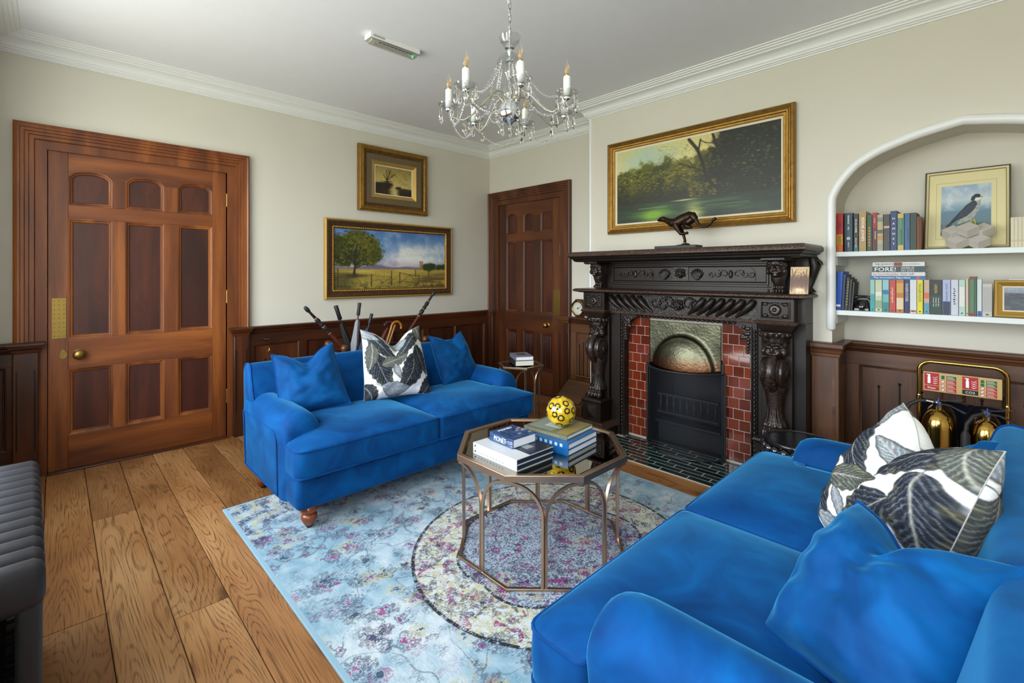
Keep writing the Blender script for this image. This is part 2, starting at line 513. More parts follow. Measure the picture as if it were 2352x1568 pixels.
W['cup_glass'] = thin_glass('chandelier_cup_glass', (0.93, 0.94, 0.93, 1), 0.16)
W['picture_glass'] = thin_glass('picture_glass', (0.98, 0.99, 0.98, 1), 0.02)
W['smoked'] = plain('smoked_mirror_glass', (0.30, 0.27, 0.22, 1), 0.015, 1.0)
def screen_mat():
    m, nt, b = newmat('fireguard_mesh')
    nt.nodes.remove(b)
    out = nt.nodes['Material Output']
    tr = nd(nt, 'BsdfTransparent', {'Color': (1, 1, 1, 1)}); df = nd(nt, 'BsdfPrincipled', {'Base Color': (0.018, 0.02, 0.026, 1), 'Roughness': 0.45})
    mx = nd(nt, 'MixShader', {0: 0.28}); nt.links.new(tr.outputs[0], mx.inputs[1]); nt.links.new(df.outputs[0], mx.inputs[2])
    nt.links.new(mx.outputs[0], out.inputs[0])
    return m
W['mesh'] = screen_mat()
def emit(name, c, s):
    m, nt, b = newmat(name)
    b.inputs['Emission Color'].default_value = c; b.inputs['Emission Strength'].default_value = s; b.inputs['Base Color'].default_value = c
    return m
W['filament'] = plain('bulb_filament', srgb(232, 168, 60), 0.4)
W['led'] = emit('green_led', (0.0, 1.0, 0.25, 1), 6.0)
W['candle'] = plain('white_candle_sleeve', srgb(240, 241, 238), 0.5)
def hood_mat():
    m, nt, b = newmat('hammered_copper_hood')
    v = coords(nt, (1, 1, 1))
    vo = nd(nt, 'TexVoronoi', {'Vector': v, 'Scale': 62.0}, feature='SMOOTH_F1')
    n = nd(nt, 'TexNoise', {'Vector': v, 'Scale': 7.0, 'Detail': 3.0})
    sp = nd(nt, 'SeparateXYZ', {0: v})
    warm = sm(nt, math_(nt, 'ADD', sp.outputs[2], math_(nt, 'MULTIPLY', n.outputs[0], 0.10)), 0.80, 0.66)
    c = ramp(nt, n.outputs[0], [(0.3, srgb(64, 65, 52)), (0.7, srgb(104, 103, 84))])
    nt.links.new(mixc(nt, warm, c, srgb(116, 76, 52)), b.inputs['Base Color'])
    b.inputs['Metallic'].default_value = 1.0; b.inputs['Roughness'].default_value = 0.36
    bumpn(nt, b, vo.outputs['Distance'], 0.3, 0.004)
    return m
W['hood'] = hood_mat()
def tile_mat(name, c1, c2, rough=0.12):
    m, nt, b = newmat(name)
    oi = nd(nt, 'ObjectInfo'); v = coords(nt, (1, 1, 1), 5.0)
    n = nd(nt, 'TexNoise', {'Vector': v, 'Scale': 22.0, 'Detail': 2.0})
    k = math_(nt, 'ADD', math_(nt, 'MULTIPLY', oi.outputs['Random'], 0.75), math_(nt, 'MULTIPLY', n.outputs[0], 0.3))
    nt.links.new(ramp(nt, k, [(0.1, c1), (0.95, c2)]), b.inputs['Base Color'])
    b.inputs['Roughness'].default_value = rough; b.inputs['Coat Weight'].default_value = 0.6
    bumpn(nt, b, n.outputs[0], 0.06, 0.004)
    return m
W['red_tile'] = tile_mat('oxblood_glazed_tile', srgb(76, 24, 10), srgb(118, 47, 24))
W['green_tile'] = tile_mat('dark_green_glazed_tile', srgb(6, 24, 25), srgb(20, 52, 48))
W['grout'] = plain('pale_grout', srgb(186, 178, 164), 0.85)
W['gold'] = plain('gilt_frame', srgb(150, 112, 50), 0.36, 0.75, bump=0.25, bscale=140, var=0.2, vscale=25)
W['gold_light'] = plain('bright_gilt', srgb(214, 176, 96), 0.32, 0.75, bump=0.1, bscale=140)
W['gold_dark'] = plain('dark_bronze_gilt', srgb(92, 66, 30), 0.4, 0.5, bump=0.25, bscale=120, var=0.35, vscale=40)
W['frame_brown'] = plain('brown_frame_wood', srgb(70, 46, 22), 0.4, 0.1, var=0.3, vscale=30)
W['olive_mat'] = plain('olive_brown_slip', srgb(104, 88, 62), 0.6)
W['linen'] = plain('pale_linen_slip', srgb(226, 214, 188), 0.7)
W['silver'] = plain('pewter_edge', srgb(120, 120, 108), 0.35, 0.8)
W['page'] = plain('book_pages', srgb(236, 230, 214), 0.8, bump=0.1, bscale=300)
W['pagew'] = plain('white_book_pages', srgb(240, 242, 244), 0.8)
W['paper'] = plain('white_paper', srgb(244, 244, 240), 0.6)
W['mount'] = plain('cream_picture_mount', srgb(232, 220, 170), 0.8)
W['ink'] = plain('black_ink', (0.01, 0.01, 0.012, 1), 0.6)
_cc = {}
def C(r, g, b, rough=0.45):
    k = (r, g, b, rough)
    if k not in _cc: _cc[k] = plain('colour_%02x%02x%02x' % (r, g, b), tuple(x * 0.74 for x in srgb(r, g, b)[:3]) + (1.0,), rough)
    return _cc[k]
def vcol(name, rough=0.5, attr='paint', grain=0.0, gs=220.0, bump=0.0, bs=200.0, sheen=0.0, spec=0.5):
    m, nt, b = newmat(name)
    a = nd(nt, 'VertexColor', layer_name=attr)
    c = a.outputs['Color']
    v = coords(nt)
    n = nd(nt, 'TexNoise', {'Vector': v, 'Scale': gs, 'Detail': 3.0})
    if grain:
        k = nd(nt, 'MapRange', {0: n.outputs[0], 1: 0.25, 2: 0.75, 3: 1 - grain, 4: 1 + grain})
        hs = nd(nt, 'HueSaturation', {'Value': k.outputs[0], 'Color': c}); c = hs.outputs[0]
    nt.links.new(c, b.inputs['Base Color'])
    b.inputs['Roughness'].default_value = rough; b.inputs['Sheen Weight'].default_value = sheen; b.inputs['Specular IOR Level'].default_value = spec
    if bump:
        n2 = nd(nt, 'TexNoise', {'Vector': v, 'Scale': bs, 'Detail': 3.0}); bumpn(nt, b, n2.outputs[0], bump, 0.003)
    return m
W['oil'] = vcol('oil_paint', 0.42, grain=0.22, gs=160, bump=0.25, bs=190)
W['print'] = vcol('printed_cover', 0.28)
W['cloth'] = vcol('printed_linen', 0.85, grain=0.10, gs=320, bump=0.15, bs=500, spec=0.2)
W['glassball'] = vcol('painted_glass', 0.05)
W['glassball'].node_tree.nodes['Principled BSDF'].inputs['Coat Weight'].default_value = 1.0

def set_cols(me, cols, attr='paint'):
    """per-vertex linear colours"""
    a = me.color_attributes.new(attr, 'FLOAT_COLOR', 'POINT')
    buf = np.ones((len(me.vertices), 4), dtype=np.float32); buf[:, :3] = cols
    a.data.foreach_set('color', buf.ravel())
def lin(c):
    c = np.asarray(c, dtype=np.float64) / 255.0
    return np.where(c <= 0.04045, c / 12.92, ((np.maximum(c, 0) + 0.055) / 1.055) ** 2.4)
# small numpy paint box ------------------------------------------------
def vnoise(h, w, cells, seed=0, oct=3, ay=None):
    r = np.random.default_rng(seed); out = np.zeros((h, w)); amp = 1.0; tot = 0
    cy = ay if ay else cells * h / w
    for o in range(oct):
        gx = max(1, int(cells * 2 ** o)); gy = max(1, int(cy * 2 ** o))
        g = r.random((gy + 2, gx + 2))
        yy = np.linspace(0, gy, h, endpoint=False); xx = np.linspace(0, gx, w, endpoint=False)
        yi = yy.astype(int); xi = xx.astype(int); fy = (yy - yi)[:, None]; fx = (xx - xi)[None, :]
        fy = fy * fy * (3 - 2 * fy); fx = fx * fx * (3 - 2 * fx)
        a = g[yi][:, xi]; b_ = g[yi][:, xi + 1]; c_ = g[yi + 1][:, xi]; d_ = g[yi + 1][:, xi + 1]
        out += amp * ((a * (1 - fx) + b_ * fx) * (1 - fy) + (c_ * (1 - fx) + d_ * fx) * fy)
        tot += amp; amp *= 0.55
    return out / tot
class Canvas:
    """row 0 is the top; u to the right, v down, both 0..1"""
    def __init__(s, w, h, c=(128, 128, 128)):
        s.w, s.h = w, h; s.a = np.ones((h, w, 3)) * np.array(c, float)
        s.u, s.v = np.meshgrid((np.arange(w) + 0.5) / w, (np.arange(h) + 0.5) / h)
        s.asp = w / h
    def put(s, m, c):
        m = np.clip(m, 0, 1)[..., None]; c = np.asarray(c, float)
        s.a = s.a * (1 - m) + c * m
    def soft(s, d, e): return 1 / (1 + np.exp(np.clip(d / e, -40, 40)))
    def grad(s, stops):
        vs_ = [p for p, c in stops]
        for k in range(3): s.a[..., k] = np.interp(s.v, vs_, [c[k] for p, c in stops])
    def blob(s, u, v, ru, rv, c, e=0.08, n=None, amp=0.3, op=1.0):
        d = np.sqrt(((s.u - u) / ru) ** 2 + ((s.v - v) / rv) ** 2) - 1
        if n is not None: d = d + (n - 0.5) * 2 * amp
        s.put(s.soft(d, e) * op, c)
    def line(s, pts, w, c, op=1.0, w2=None):
        for (a, b_) in zip(pts[:-1], pts[1:]):
            ax, ay = a[0] * s.asp, a[1]; bx, by = b_[0] * s.asp, b_[1]
            px, py = s.u * s.asp - ax, s.v - ay; dx, dy = bx - ax, by - ay
            t = np.clip((px * dx + py * dy) / max(1e-9, dx * dx + dy * dy), 0, 1)
            d = np.hypot(px - t * dx, py - t * dy)
            ww = w if w2 is None else w + (w2 - w) * t
            s.put(s.soft((d - ww) / (0.6 / s.h), 0.7) * op, c)
    def dabs(s, n, reg, size, cols, seed=0, mask=None, op=0.7, ratio=1.0):
        r = np.random.default_rng(seed)
        for _ in range(n):
            u = r.uniform(reg[0], reg[2]); v = r.uniform(reg[1], reg[3])
            j, i = min(s.h - 1, int(v * s.h)), min(s.w - 1, int(u * s.w))
            if mask is not None and mask[j, i] < 0.5: continue
            sz = size * r.uniform(0.5, 1.4); ru = max(1, int(sz * s.h * ratio)); rv = max(1, int(sz * s.h))
            y0, y1, x0, x1 = max(0, j - rv), min(s.h, j + rv + 1), max(0, i - ru), min(s.w, i + ru + 1)
            yy, xx = np.mgrid[y0:y1, x0:x1]
            m = (((yy - j) / rv) ** 2 + ((xx - i) / ru) ** 2 < 1) * op
            c = np.array(cols[r.integers(len(cols))], float)
            s.a[y0:y1, x0:x1] = s.a[y0:y1, x0:x1] * (1 - m[..., None]) + c * m[..., None]
def canvas_mesh(name, cv, mat, parent, P, gain=1.0):
    """a painted panel: P(u, v) with v down -> point"""
    nu, nv = cv.w, cv.h
    vs_ = [tuple(P((i + 0.0) / (nu - 1), (j + 0.0) / (nv - 1))) for j in range(nv) for i in range(nu)]
    fs = [(j * nu + i, (j + 1) * nu + i, (j + 1) * nu + i + 1, j * nu + i + 1) for j in range(nv - 1) for i in range(nu - 1)]
    mb = MB(); mb.v = vs_; mb.f = fs
    o = build(mb, name, mat, parent, smooth=0, fix=False)
    set_cols(o.data, np.clip(lin(np.clip(cv.a, 0, 255)) * gain, 0, 1).reshape(-1, 3))
    return o
# ------------------------------------------------------------------ floor
HX0, HX1, HY0 = 2.202, 3.265, -0.925            # hearth
mb = MB().box(-0.3, YC - 0.35, -0.06, XD + 0.3, 0.3, -0.014)
floor = struct(build(mb, 'floor', W['dark_gap']), 'wide oak plank floor')
PW = 0.189
joints = {-1: [1.97], 0: [1.0, 3.3], 1: [2.2, 4.4], 2: [1.22, 3.6], 3: [0.35, 2.6], 4: [1.7, 4.0], -2: [0.9, 3.1]}
for k in range(-3, 21):
    y0 = -3.76 + PW * k; y1 = y0 + PW
    if y1 > 0.02: y1 = 0.02
    if y0 >= 0.0: continue
    js = joints.get(k)
    if js is None:
        js = []; x = random.uniform(0.5, 1.9)
        while x < XD - 0.5: js.append(x); x += random.uniform(1.3, 2.3)
    else:
        js = list(js); x = js[-1] + random.uniform(1.3, 2.2)
        while x < XD - 0.5: js.append(x); x += random.uniform(1.3, 2.2)
    xs = [-0.02] + js + [XD]
    segs = []
    for a, b in zip(xs[:-1], xs[1:]):
        if y0 > HY0 - 0.02:
            if a < HX0: segs.append((a, min(b, HX0)))
            if b > HX1: segs.append((max(a, HX1), b))
        else: segs.append((a, b))
    for a, b in segs:
        if b - a < 0.05: continue
        g = 0.0014; c = 0.003; dz = random.uniform(-0.0006, 0.0006)
        mb = MB()
        lo = [(a + g, y0 + g, -0.014), (b - g, y0 + g, -0.014), (b - g, y1 - g, -0.014), (a + g, y1 - g, -0.014)]
        mi = [(p[0], p[1], -c + dz) for p in lo]
        hi = [(a + g + 0.001, y0 + g + c, dz), (b - g - 0.001, y0 + g + c, dz), (b - g - 0.001, y1 - g - c, dz), (a + g + 0.001, y1 - g - c, dz)]
        mb.loft([lo, mi, hi])
        build(mb, 'plank', W['floor'], floor, smooth=0)

# ------------------------------------------------------------------ walls
D1 = (-3.945, -2.885, 2.185)       # door opening in the left wall (y0, y1, top)
D2 = (0.155, 1.145, 2.180)         # door opening in the back wall (x0, x1, top)
ZT = ZC + 0.1
mb = MB().box(-0.25, YC - 0.32, -0.05, 0, D1[0], ZT).box(-0.25, D1[1], -0.05, 0, 0.25, ZT).box(-0.25, D1[0], D1[2], 0, D1[1], ZT).box(-0.25, D1[0] - 0.01, -0.05, -0.09, D1[1] + 0.01, D1[2] + 0.01)
struct(build(mb, 'wall_left', W['wall'], smooth=0), 'cream painted wall with the wide panelled door')
mb = MB().box(0, 0, -0.05, D2[0], 0.25, ZT).box(D2[1], 0, -0.05, XD, 0.25, ZT).box(D2[0], 0, D2[2], D2[1], 0.25, ZT).box(D2[0] - 0.01, 0.09, -0.05, D2[1] + 0.01, 0.25, D2[2] + 0.01)
struct(build(mb, 'wall_back', W['wall'], smooth=0), 'cream painted wall behind the narrow door and the alcove')
# chimney breast with the arched alcove
BX0 = 1.795; NX0 = 3.69; NXC = 4.295; NX1 = 2 * NXC - NX0
arch_px = [(1910, 462), (1919, 440), (1932.5, 417.6), (1962, 384), (1992, 362), (2025, 343.6), (2062, 327), (2099, 312), (2136, 299.5), (2173, 288), (2213, 276)]
arch = [ony(x, y, YB) for x, y in arch_px]
arch = [(max(NX0, p.x), p.z) for p in arch]
arch[0] = (NX0, arch[0][1]); arch[-1] = (NXC, arch[-1][1])
def catmull(P, n=4):
    out = []
    for i in range(len(P) - 1):
        p0, p1, p2, p3 = P[max(0, i - 1)], P[i], P[i + 1], P[min(len(P) - 1, i + 2)]
        for k in range(n):
            t = k / n
            out.append(tuple(0.5 * (2 * b + (c - a) * t + (2 * a - 5 * b + 4 * c - d) * t * t + (3 * b - a - 3 * c + d) * t ** 3) for a, b, c, d in zip(p0, p1, p2, p3)))
    return out + [P[-1]]
arch = [(x, z) for x, z in catmull([(NX0, arch[0][1] - 0.10)] + arch) if x > NX0 + 0.0008]
arch = [(NX0, arch[0][1] - 0.03)] + arch
archR = [(2 * NXC - x, z) for x, z in arch[:-1]][::-1]
ARCH = arch + archR
FX0, FX1, FZ = 2.44, 3.06, 0.70      # fire opening
mb = MB().box(BX0, YB, -0.05, FX0, 0, ZT).box(FX1, YB, -0.05, NX0, 0, ZT).box(FX0, YB, FZ, FX1, 0, ZT).box(NX1, YB, -0.05, XD, 0, ZT)
mb.prism([(NX0, ZT)] + ARCH + [(NX1, ZT)], 'y', YB, 0.0)
struct(build(mb, 'wall_chimney', W['wall'], smooth=0), 'cream chimney breast with arched book alcove')
mb = MB()
def wall_with_holes(mb, a0, a1, holes, P):
    xs = a0
    for h0, h1 in holes:
        P(mb, xs, h0, -0.05, ZT); P(mb, h0, h1, -0.05, WZ0); P(mb, h0, h1, WZ1, ZT); xs = h1
    P(mb, xs, a1, -0.05, ZT)
wall_with_holes(mb, -0.25, XD + 0.3, WIN, lambda m, a, b, z0, z1: m.box(a, YC - 0.32, z0, b, YC, z1))
struct(build(mb, 'wall_window', W['wall'], smooth=0), 'cream window wall behind the camera')
mb = MB()
mb.box(XD, YC, -0.05, XD + 0.32, 0.25, ZT)
struct(build(mb, 'wall_right', W['wall'], smooth=0), 'plain cream right wall')
mb = MB().box(-0.3, YC - 0.35, ZC, XD + 0.35, 0.3, ZC + 0.1)
struct(build(mb, 'ceiling', W['ceiling'], smooth=0), 'white plaster ceiling')
# windows (behind the camera, seen only in reflections)
def window(n, P, a0, a1):
    r = build(MB().frame(a0, WZ0, a1, WZ1, [(0, -0.04), (0, 0.04), (0.06, 0.04), (0.06, -0.04)], P), 'window_%d' % n, W['white'])
    struct(r, 'white timber sash window')
    k = 3
    for i in range(1, k):
        a = a0 + (a1 - a0) * i / k
        m_ = MB(); q = [P(a - 0.02, WZ0 + 0.05, -0.03), P(a + 0.02, WZ1 - 0.05, 0.03)]
        build(m_.box(*q[0], *q[1]), 'mullion', W['white'], r)
    for zz in (1.65,):
        q = [P(a0 + 0.05, zz - 0.02, -0.03), P(a1 - 0.05, zz + 0.02, 0.03)]
        build(MB().box(*q[0], *q[1]), 'transom', W['white'], r)
for i, (a, b) in enumerate(WIN): window(i + 1, lambda u, z, h: (u, YC - 0.2 + h, z), a, b)
# alcove bead round the arch
path = [(NX0, YB, 0.985)] + [(NX0, YB, 1.0 + i * 0.12) for i in range(6)] + [(x, YB, z) for x, z in ARCH] + [(NX1, YB, 1.6 - i * 0.12) for i in range(5)] + [(NX1, YB, 0.985)]
path = [path[0]] + [p for p in path[1:]]
mb = MB().tube([(p[0] - 0.004 * (1 if p[0] < NXC else -1), p[1] - 0.008, p[2]) for p in path], [0.004] + [0.027] * (len(path) - 2) + [0.004], 14)
struct(build(mb, 'trim_1', W['white'], smooth=60), 'white rounded bead round the alcove arch')
# cornice
prof = [(0.0, 2.772), (0.010, 2.772), (0.012, 2.780), (0.022, 2.783), (0.022, 2.790), (0.034, 2.793), (0.036, 2.803), (0.044, 2.806),
        (0.044, 2.812), (0.050, 2.826), (0.062, 2.838), (0.080, 2.846), (0.098, 2.849), (0.106, 2.849), (0.106, 2.857), (0.112, 2.860), (0.128, 2.862),
        (0.130, 2.868), (0.148, 2.870), (0.150, 2.876), (0.168, 2.878), (0.170, ZC + 0.004), (0.0, ZC + 0.004)]
mb = MB().sweep([(0, YC), (XD, YC), (XD, YB), (BX0, YB), (BX0, 0), (0, 0)], prof, closed=True)
struct(build(mb, 'trim_2', W['white'], smooth=25), 'white stepped plaster cornice')
mb = MB().tube([(BX0 + 0.002, YB + 0.004, 0.9), (BX0 + 0.002, YB + 0.004, 2.775)], 0.016, 10)
struct(build(mb, 'trim_3', W['white']), 'white corner bead of the chimney breast')

# ------------------------------------------------------------------ joinery helpers
def mould(mb, path, prof, P, closed=True):
    """moulding along (u, z) path, inset to the left: prof [(inset, h)]"""
    n = len(path); rings = []
    for i in range(n):
        p = Vector(path[i])
        d1 = (p - Vector(path[i - 1])).normalized() if (i or closed) else None
        d2 = (Vector(path[(i + 1) % n]) - p).normalized() if (i < n - 1 or closed) else None
        d1 = d1 or d2; d2 = d2 or d1
        n1 = Vector((-d1.y, d1.x)); n2 = Vector((-d2.y, d2.x)); m = n1 + n2; m = m / max(0.2, m.dot(n1))
        rings.append([P(p.x + m.x * a, p.y + m.y * a, h) for a, h in prof])
    if closed:
        k = len(mb.v); q = len(prof)
        for g in rings: mb.v += [tuple(x) for x in g]
        for j in range(n):
            for i in range(q):
                mb.f.append((k + j * q + i, k + j * q + (i + 1) % q, k + ((j + 1) % n) * q + (i + 1) % q, k + ((j + 1) % n) * q + i))
    else: mb.loft(rings)
    return mb
def slab(mb, poly, h0, h1, P):
    n = len(poly)
    mb.add([P(a, b, h0) for a, b in poly] + [P(a, b, h1) for a, b in poly], [tuple(range(n)), tuple(range(2 * n - 1, n - 1, -1))] + [(i, n + i, n + (i + 1) % n, (i + 1) % n) for i in range(n)])
    return mb
def rect(a0, b0, a1, b1): return [(a0, b0), (a1, b0), (a1, b1), (a0, b1)]
def archtop(a0, b0, a1, b1, rise, n=8):
    """rectangle with a segmental/ogee head, counter-clockwise"""
    pts = [(a0, b0), (a1, b0)]
    for i in range(n + 1):
        t = i / n; u = a1 + (a0 - a1) * t
        pts.append((u, b1 - rise + rise * math.sin(PI * (0.12 + 0.76 * t)) ** 0.8 if 0 < t < 1 else b1 - rise))
    return pts
PM = [(0.0, 0.0), (0.004, 0.0), (0.010, -0.003), (0.014, -0.008), (0.022, -0.010), (0.026, -0.016), (0.026, -0.022), (0.0, -0.022)]
ZR = [(0.238, 0.695), (0.900, 1.730), (1.820, 2.065)]
def door(n, label, P, u0, u1, cols, ztop, hmat, vmat, linen=False, h=-0.012):
    root = build(slab(MB(), rect(u0 + 0.004, 0.012, u1 - 0.004, ztop - 0.004), h - 0.05, h - 0.024, P), 'door_%d' % n, W['door_p'])
    struct(root, label)
    Q = lambda a, b, t: P(a, b, t + h)
    g = 0.0006
    for a, b in ((u0 + 0.004, cols[0][0]), (cols[2][1], u1 - 0.004)):
        build(slab(MB(), rect(a, 0.012, b, ztop - 0.004), -0.03, 0, Q), 'stile', vmat, root, bevel=0.0015)
    ca, cb = cols[0][0] + g, cols[2][1] - g
    zs = [0.012] + [z for r in ZR for z in r]
    for a, b in ((0.012, ZR[0][0]), (ZR[0][1], ZR[1][0]), (ZR[1][1], ZR[2][0])):
        build(slab(MB(), rect(ca, a, cb, b), -0.03, 0, Q), 'rail', hmat, root, bevel=0.0015)
    # top rail with three shallow arches
    us = [ca]; zs_ = [ZR[2][1] - 0.05]
    for c0, c1 in cols:
        for p in archtop(c0, 0, c1, ZR[2][1], 0.05)[2:][::-1]:
            us.append(min(max(p[0], ca), cb)); zs_.append(p[1])
    us.append(cb); zs_.append(ZR[2][1] - 0.05)
    build(MB().loft([[Q(u, z, -0.03), Q(u, z, 0), Q(u, ztop - 0.004, 0), Q(u, ztop - 0.004, -0.03)] for u, z in zip(us, zs_)]), 'rail', hmat, root, smooth=30)
    for r, (z0, z1) in enumerate(ZR):
        for c in range(2):
            a, b = cols[c][1], cols[c + 1][0]
            build(slab(MB(), rect(a, z0 + g, b, z1 - (0.05 if r == 2 else g)), -0.03, 0, Q), 'muntin', vmat, root, bevel=0.0015)
        for c0, c1 in cols:
            path = archtop(c0, z0, c1, z1, 0.05) if r == 2 else rect(c0, z0, c1, z1)
            build(slab(MB(), rect(c0 - 0.004, z0 - 0.004, c1 + 0.004, z1), -0.026, -0.020, Q), 'panel', W['door_p'], root)
            build(mould(MB(), path, PM, Q), 'panel_moulding', vmat, root, smooth=30)
            if linen and r == 0:
                w = (c1 - c0 - 0.06) / 5
                for i in range(5):
                    a = c0 + 0.03 + w * i
                    build(slab(MB(), [(a + 0.004, z0 + 0.06), (a + w - 0.004, z0 + 0.06), (a + w - 0.004, z1 - 0.05), (a + w / 2, z1 - 0.035), (a + 0.004, z1 - 0.05)], -0.022, -0.008, Q), 'linenfold_rib', W['door_p'], root, bevel=0.004)
    return root, Q
def knob(root, Q, u, z, r=0.034, mat=None):
    """turned knob standing out of the door face"""
    def P3(a, b, t): return Q(u + a, z + b, t)
    prof = [(0.030, 0.0), (0.032, 0.004), (0.026, 0.008), (0.012, 0.012), (0.011, 0.028), (0.020, 0.034), (0.032, 0.044), (0.034, 0.052), (0.030, 0.060), (0.018, 0.066), (0.006, 0.069), (0.002, 0.069)]
    R = [[P3(q * r / 0.034 * math.cos(2 * PI * j / 20), q * r / 0.034 * math.sin(2 * PI * j / 20), t) for j in range(20)] for q, t in prof]
    return build(MB().loft(R), 'door_knob', mat or W['brass_dull'], root, smooth=50)
PA = lambda u, z, h: (h, u, z)
PB = lambda u, z, h: (u, -h, z)
d1, Q1 = door(1, 'wide nine-panel oak door with brass knob', PA, D1[0], D1[1], [(-3.841, -3.605), (-3.536, -3.302), (-3.219, -2.985)], D1[2], W['door_h'], W['door_v'])
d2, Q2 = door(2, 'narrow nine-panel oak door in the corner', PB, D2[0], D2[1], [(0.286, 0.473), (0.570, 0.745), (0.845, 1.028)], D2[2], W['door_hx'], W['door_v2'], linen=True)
# hardware of the wide door
pl = build(slab(MB(), rect(-3.922, 0.908, -3.850, 1.183), 0.0, 0.004, Q1), 'push_plate', W['brass_dull'], d1, bevel=0.001)
for i in range(9):
    for j in range(3):
        u = -3.910 + j * 0.024; z = 0.925 + i * 0.030
        build(MB().ball(Q1(u, z, 0.004), (0.0028, 0.0028, 0.0028), 6, 4), 'stud', W['brass'], pl)
knob(d1, Q1, -3.787, 0.792)
mb = MB()
slab(mb, [(-3.865 + 0.018 * math.cos(q) * (1 if math.sin(q) > 0 else 1.25), 0.800 + 0.034 * math.sin(q)) for q in [2 * PI * i / 18 for i in range(18)]], 0, 0.005, Q1)
mb.tube([Q1(-3.865, 0.822, 0.004), Q1(-3.865, 0.822, 0.012)], 0.010, 10)
build(mb, 'keyhole_cover', W['brass_dull'], d1, bevel=0.001)
def hinge(root, P, u, z, L=0.10):
    m_ = MB().tube([P(u, z - L / 2, 0.006), P(u, z + L / 2, 0.006)], 0.008, 10)
    for t in (-L / 2, L / 2): m_.ball(P(u, z + t, 0.006), 0.009, 8, 6)
    build(m_, 'hinge', W['brass_dull'], root)
for z in (1.955, 1.16, 0.34): hinge(d1, Q1, D1[1] + 0.002, z)
# hardware of the narrow door
build(slab(MB(), rect(1.040, 0.890, 1.126, 1.172), 0.0, 0.004, Q2), 'push_plate', W['brass_dull'], d2, bevel=0.001)
knob(d2, Q2, 0.955, 0.782, 0.030)
build(slab(MB(), [(1.065 + 0.016 * math.cos(q), 0.782 + 0.030 * math.sin(q)) for q in [2 * PI * i / 14 for i in range(14)]], 0, 0.005, Q2), 'keyhole_cover', W['brass_dull'], d2)
for z in (1.93, 1.2, 0.34): hinge(d2, Q2, D2[0] - 0.002, z, 0.09)
build(slab(MB(), rect(1.130, 1.55, 1.140, 1.66), -0.01, 0.006, Q2), 'catch', W['steel'], d2)
# door casings
CP = [(0, -0.02), (0, 0.040), (0.010, 0.046), (0.020, 0.040), (0.030, 0.040), (0.034, 0.033), (0.050, 0.033), (0.055, 0.026), (0.070, 0.026), (0.075, 0.019), (0.096, 0.019), (0.102, 0.008), (0.158, 0.006), (0.158, -0.06), (0, -0.06)]
def casing(n, label, P, ua, ub, zt, zb, hmat):
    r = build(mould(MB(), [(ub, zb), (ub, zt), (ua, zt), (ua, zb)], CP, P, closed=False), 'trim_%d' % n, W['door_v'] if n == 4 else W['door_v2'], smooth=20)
    return struct(r, label)
casing(4, 'moulded oak casing of the wide door', PA, -4.102, -2.727, 2.337, 0.0, W['door_h'])
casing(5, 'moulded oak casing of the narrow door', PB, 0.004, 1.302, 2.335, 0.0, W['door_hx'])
build(MB().box(-0.06, D1[0], -0.012, 0.035, D1[1], 0.012), 'trim_6', W['wain_y'], bevel=0.004); struct(bpy.data.objects['trim_6'], 'worn oak threshold under the wide door')
build(MB().box(D2[0], -0.03, -0.012, D2[1], 0.06, 0.010), 'trim_7', W['wain_x'], bevel=0.004); struct(bpy.data.objects['trim_7'], 'oak threshold under the narrow door')

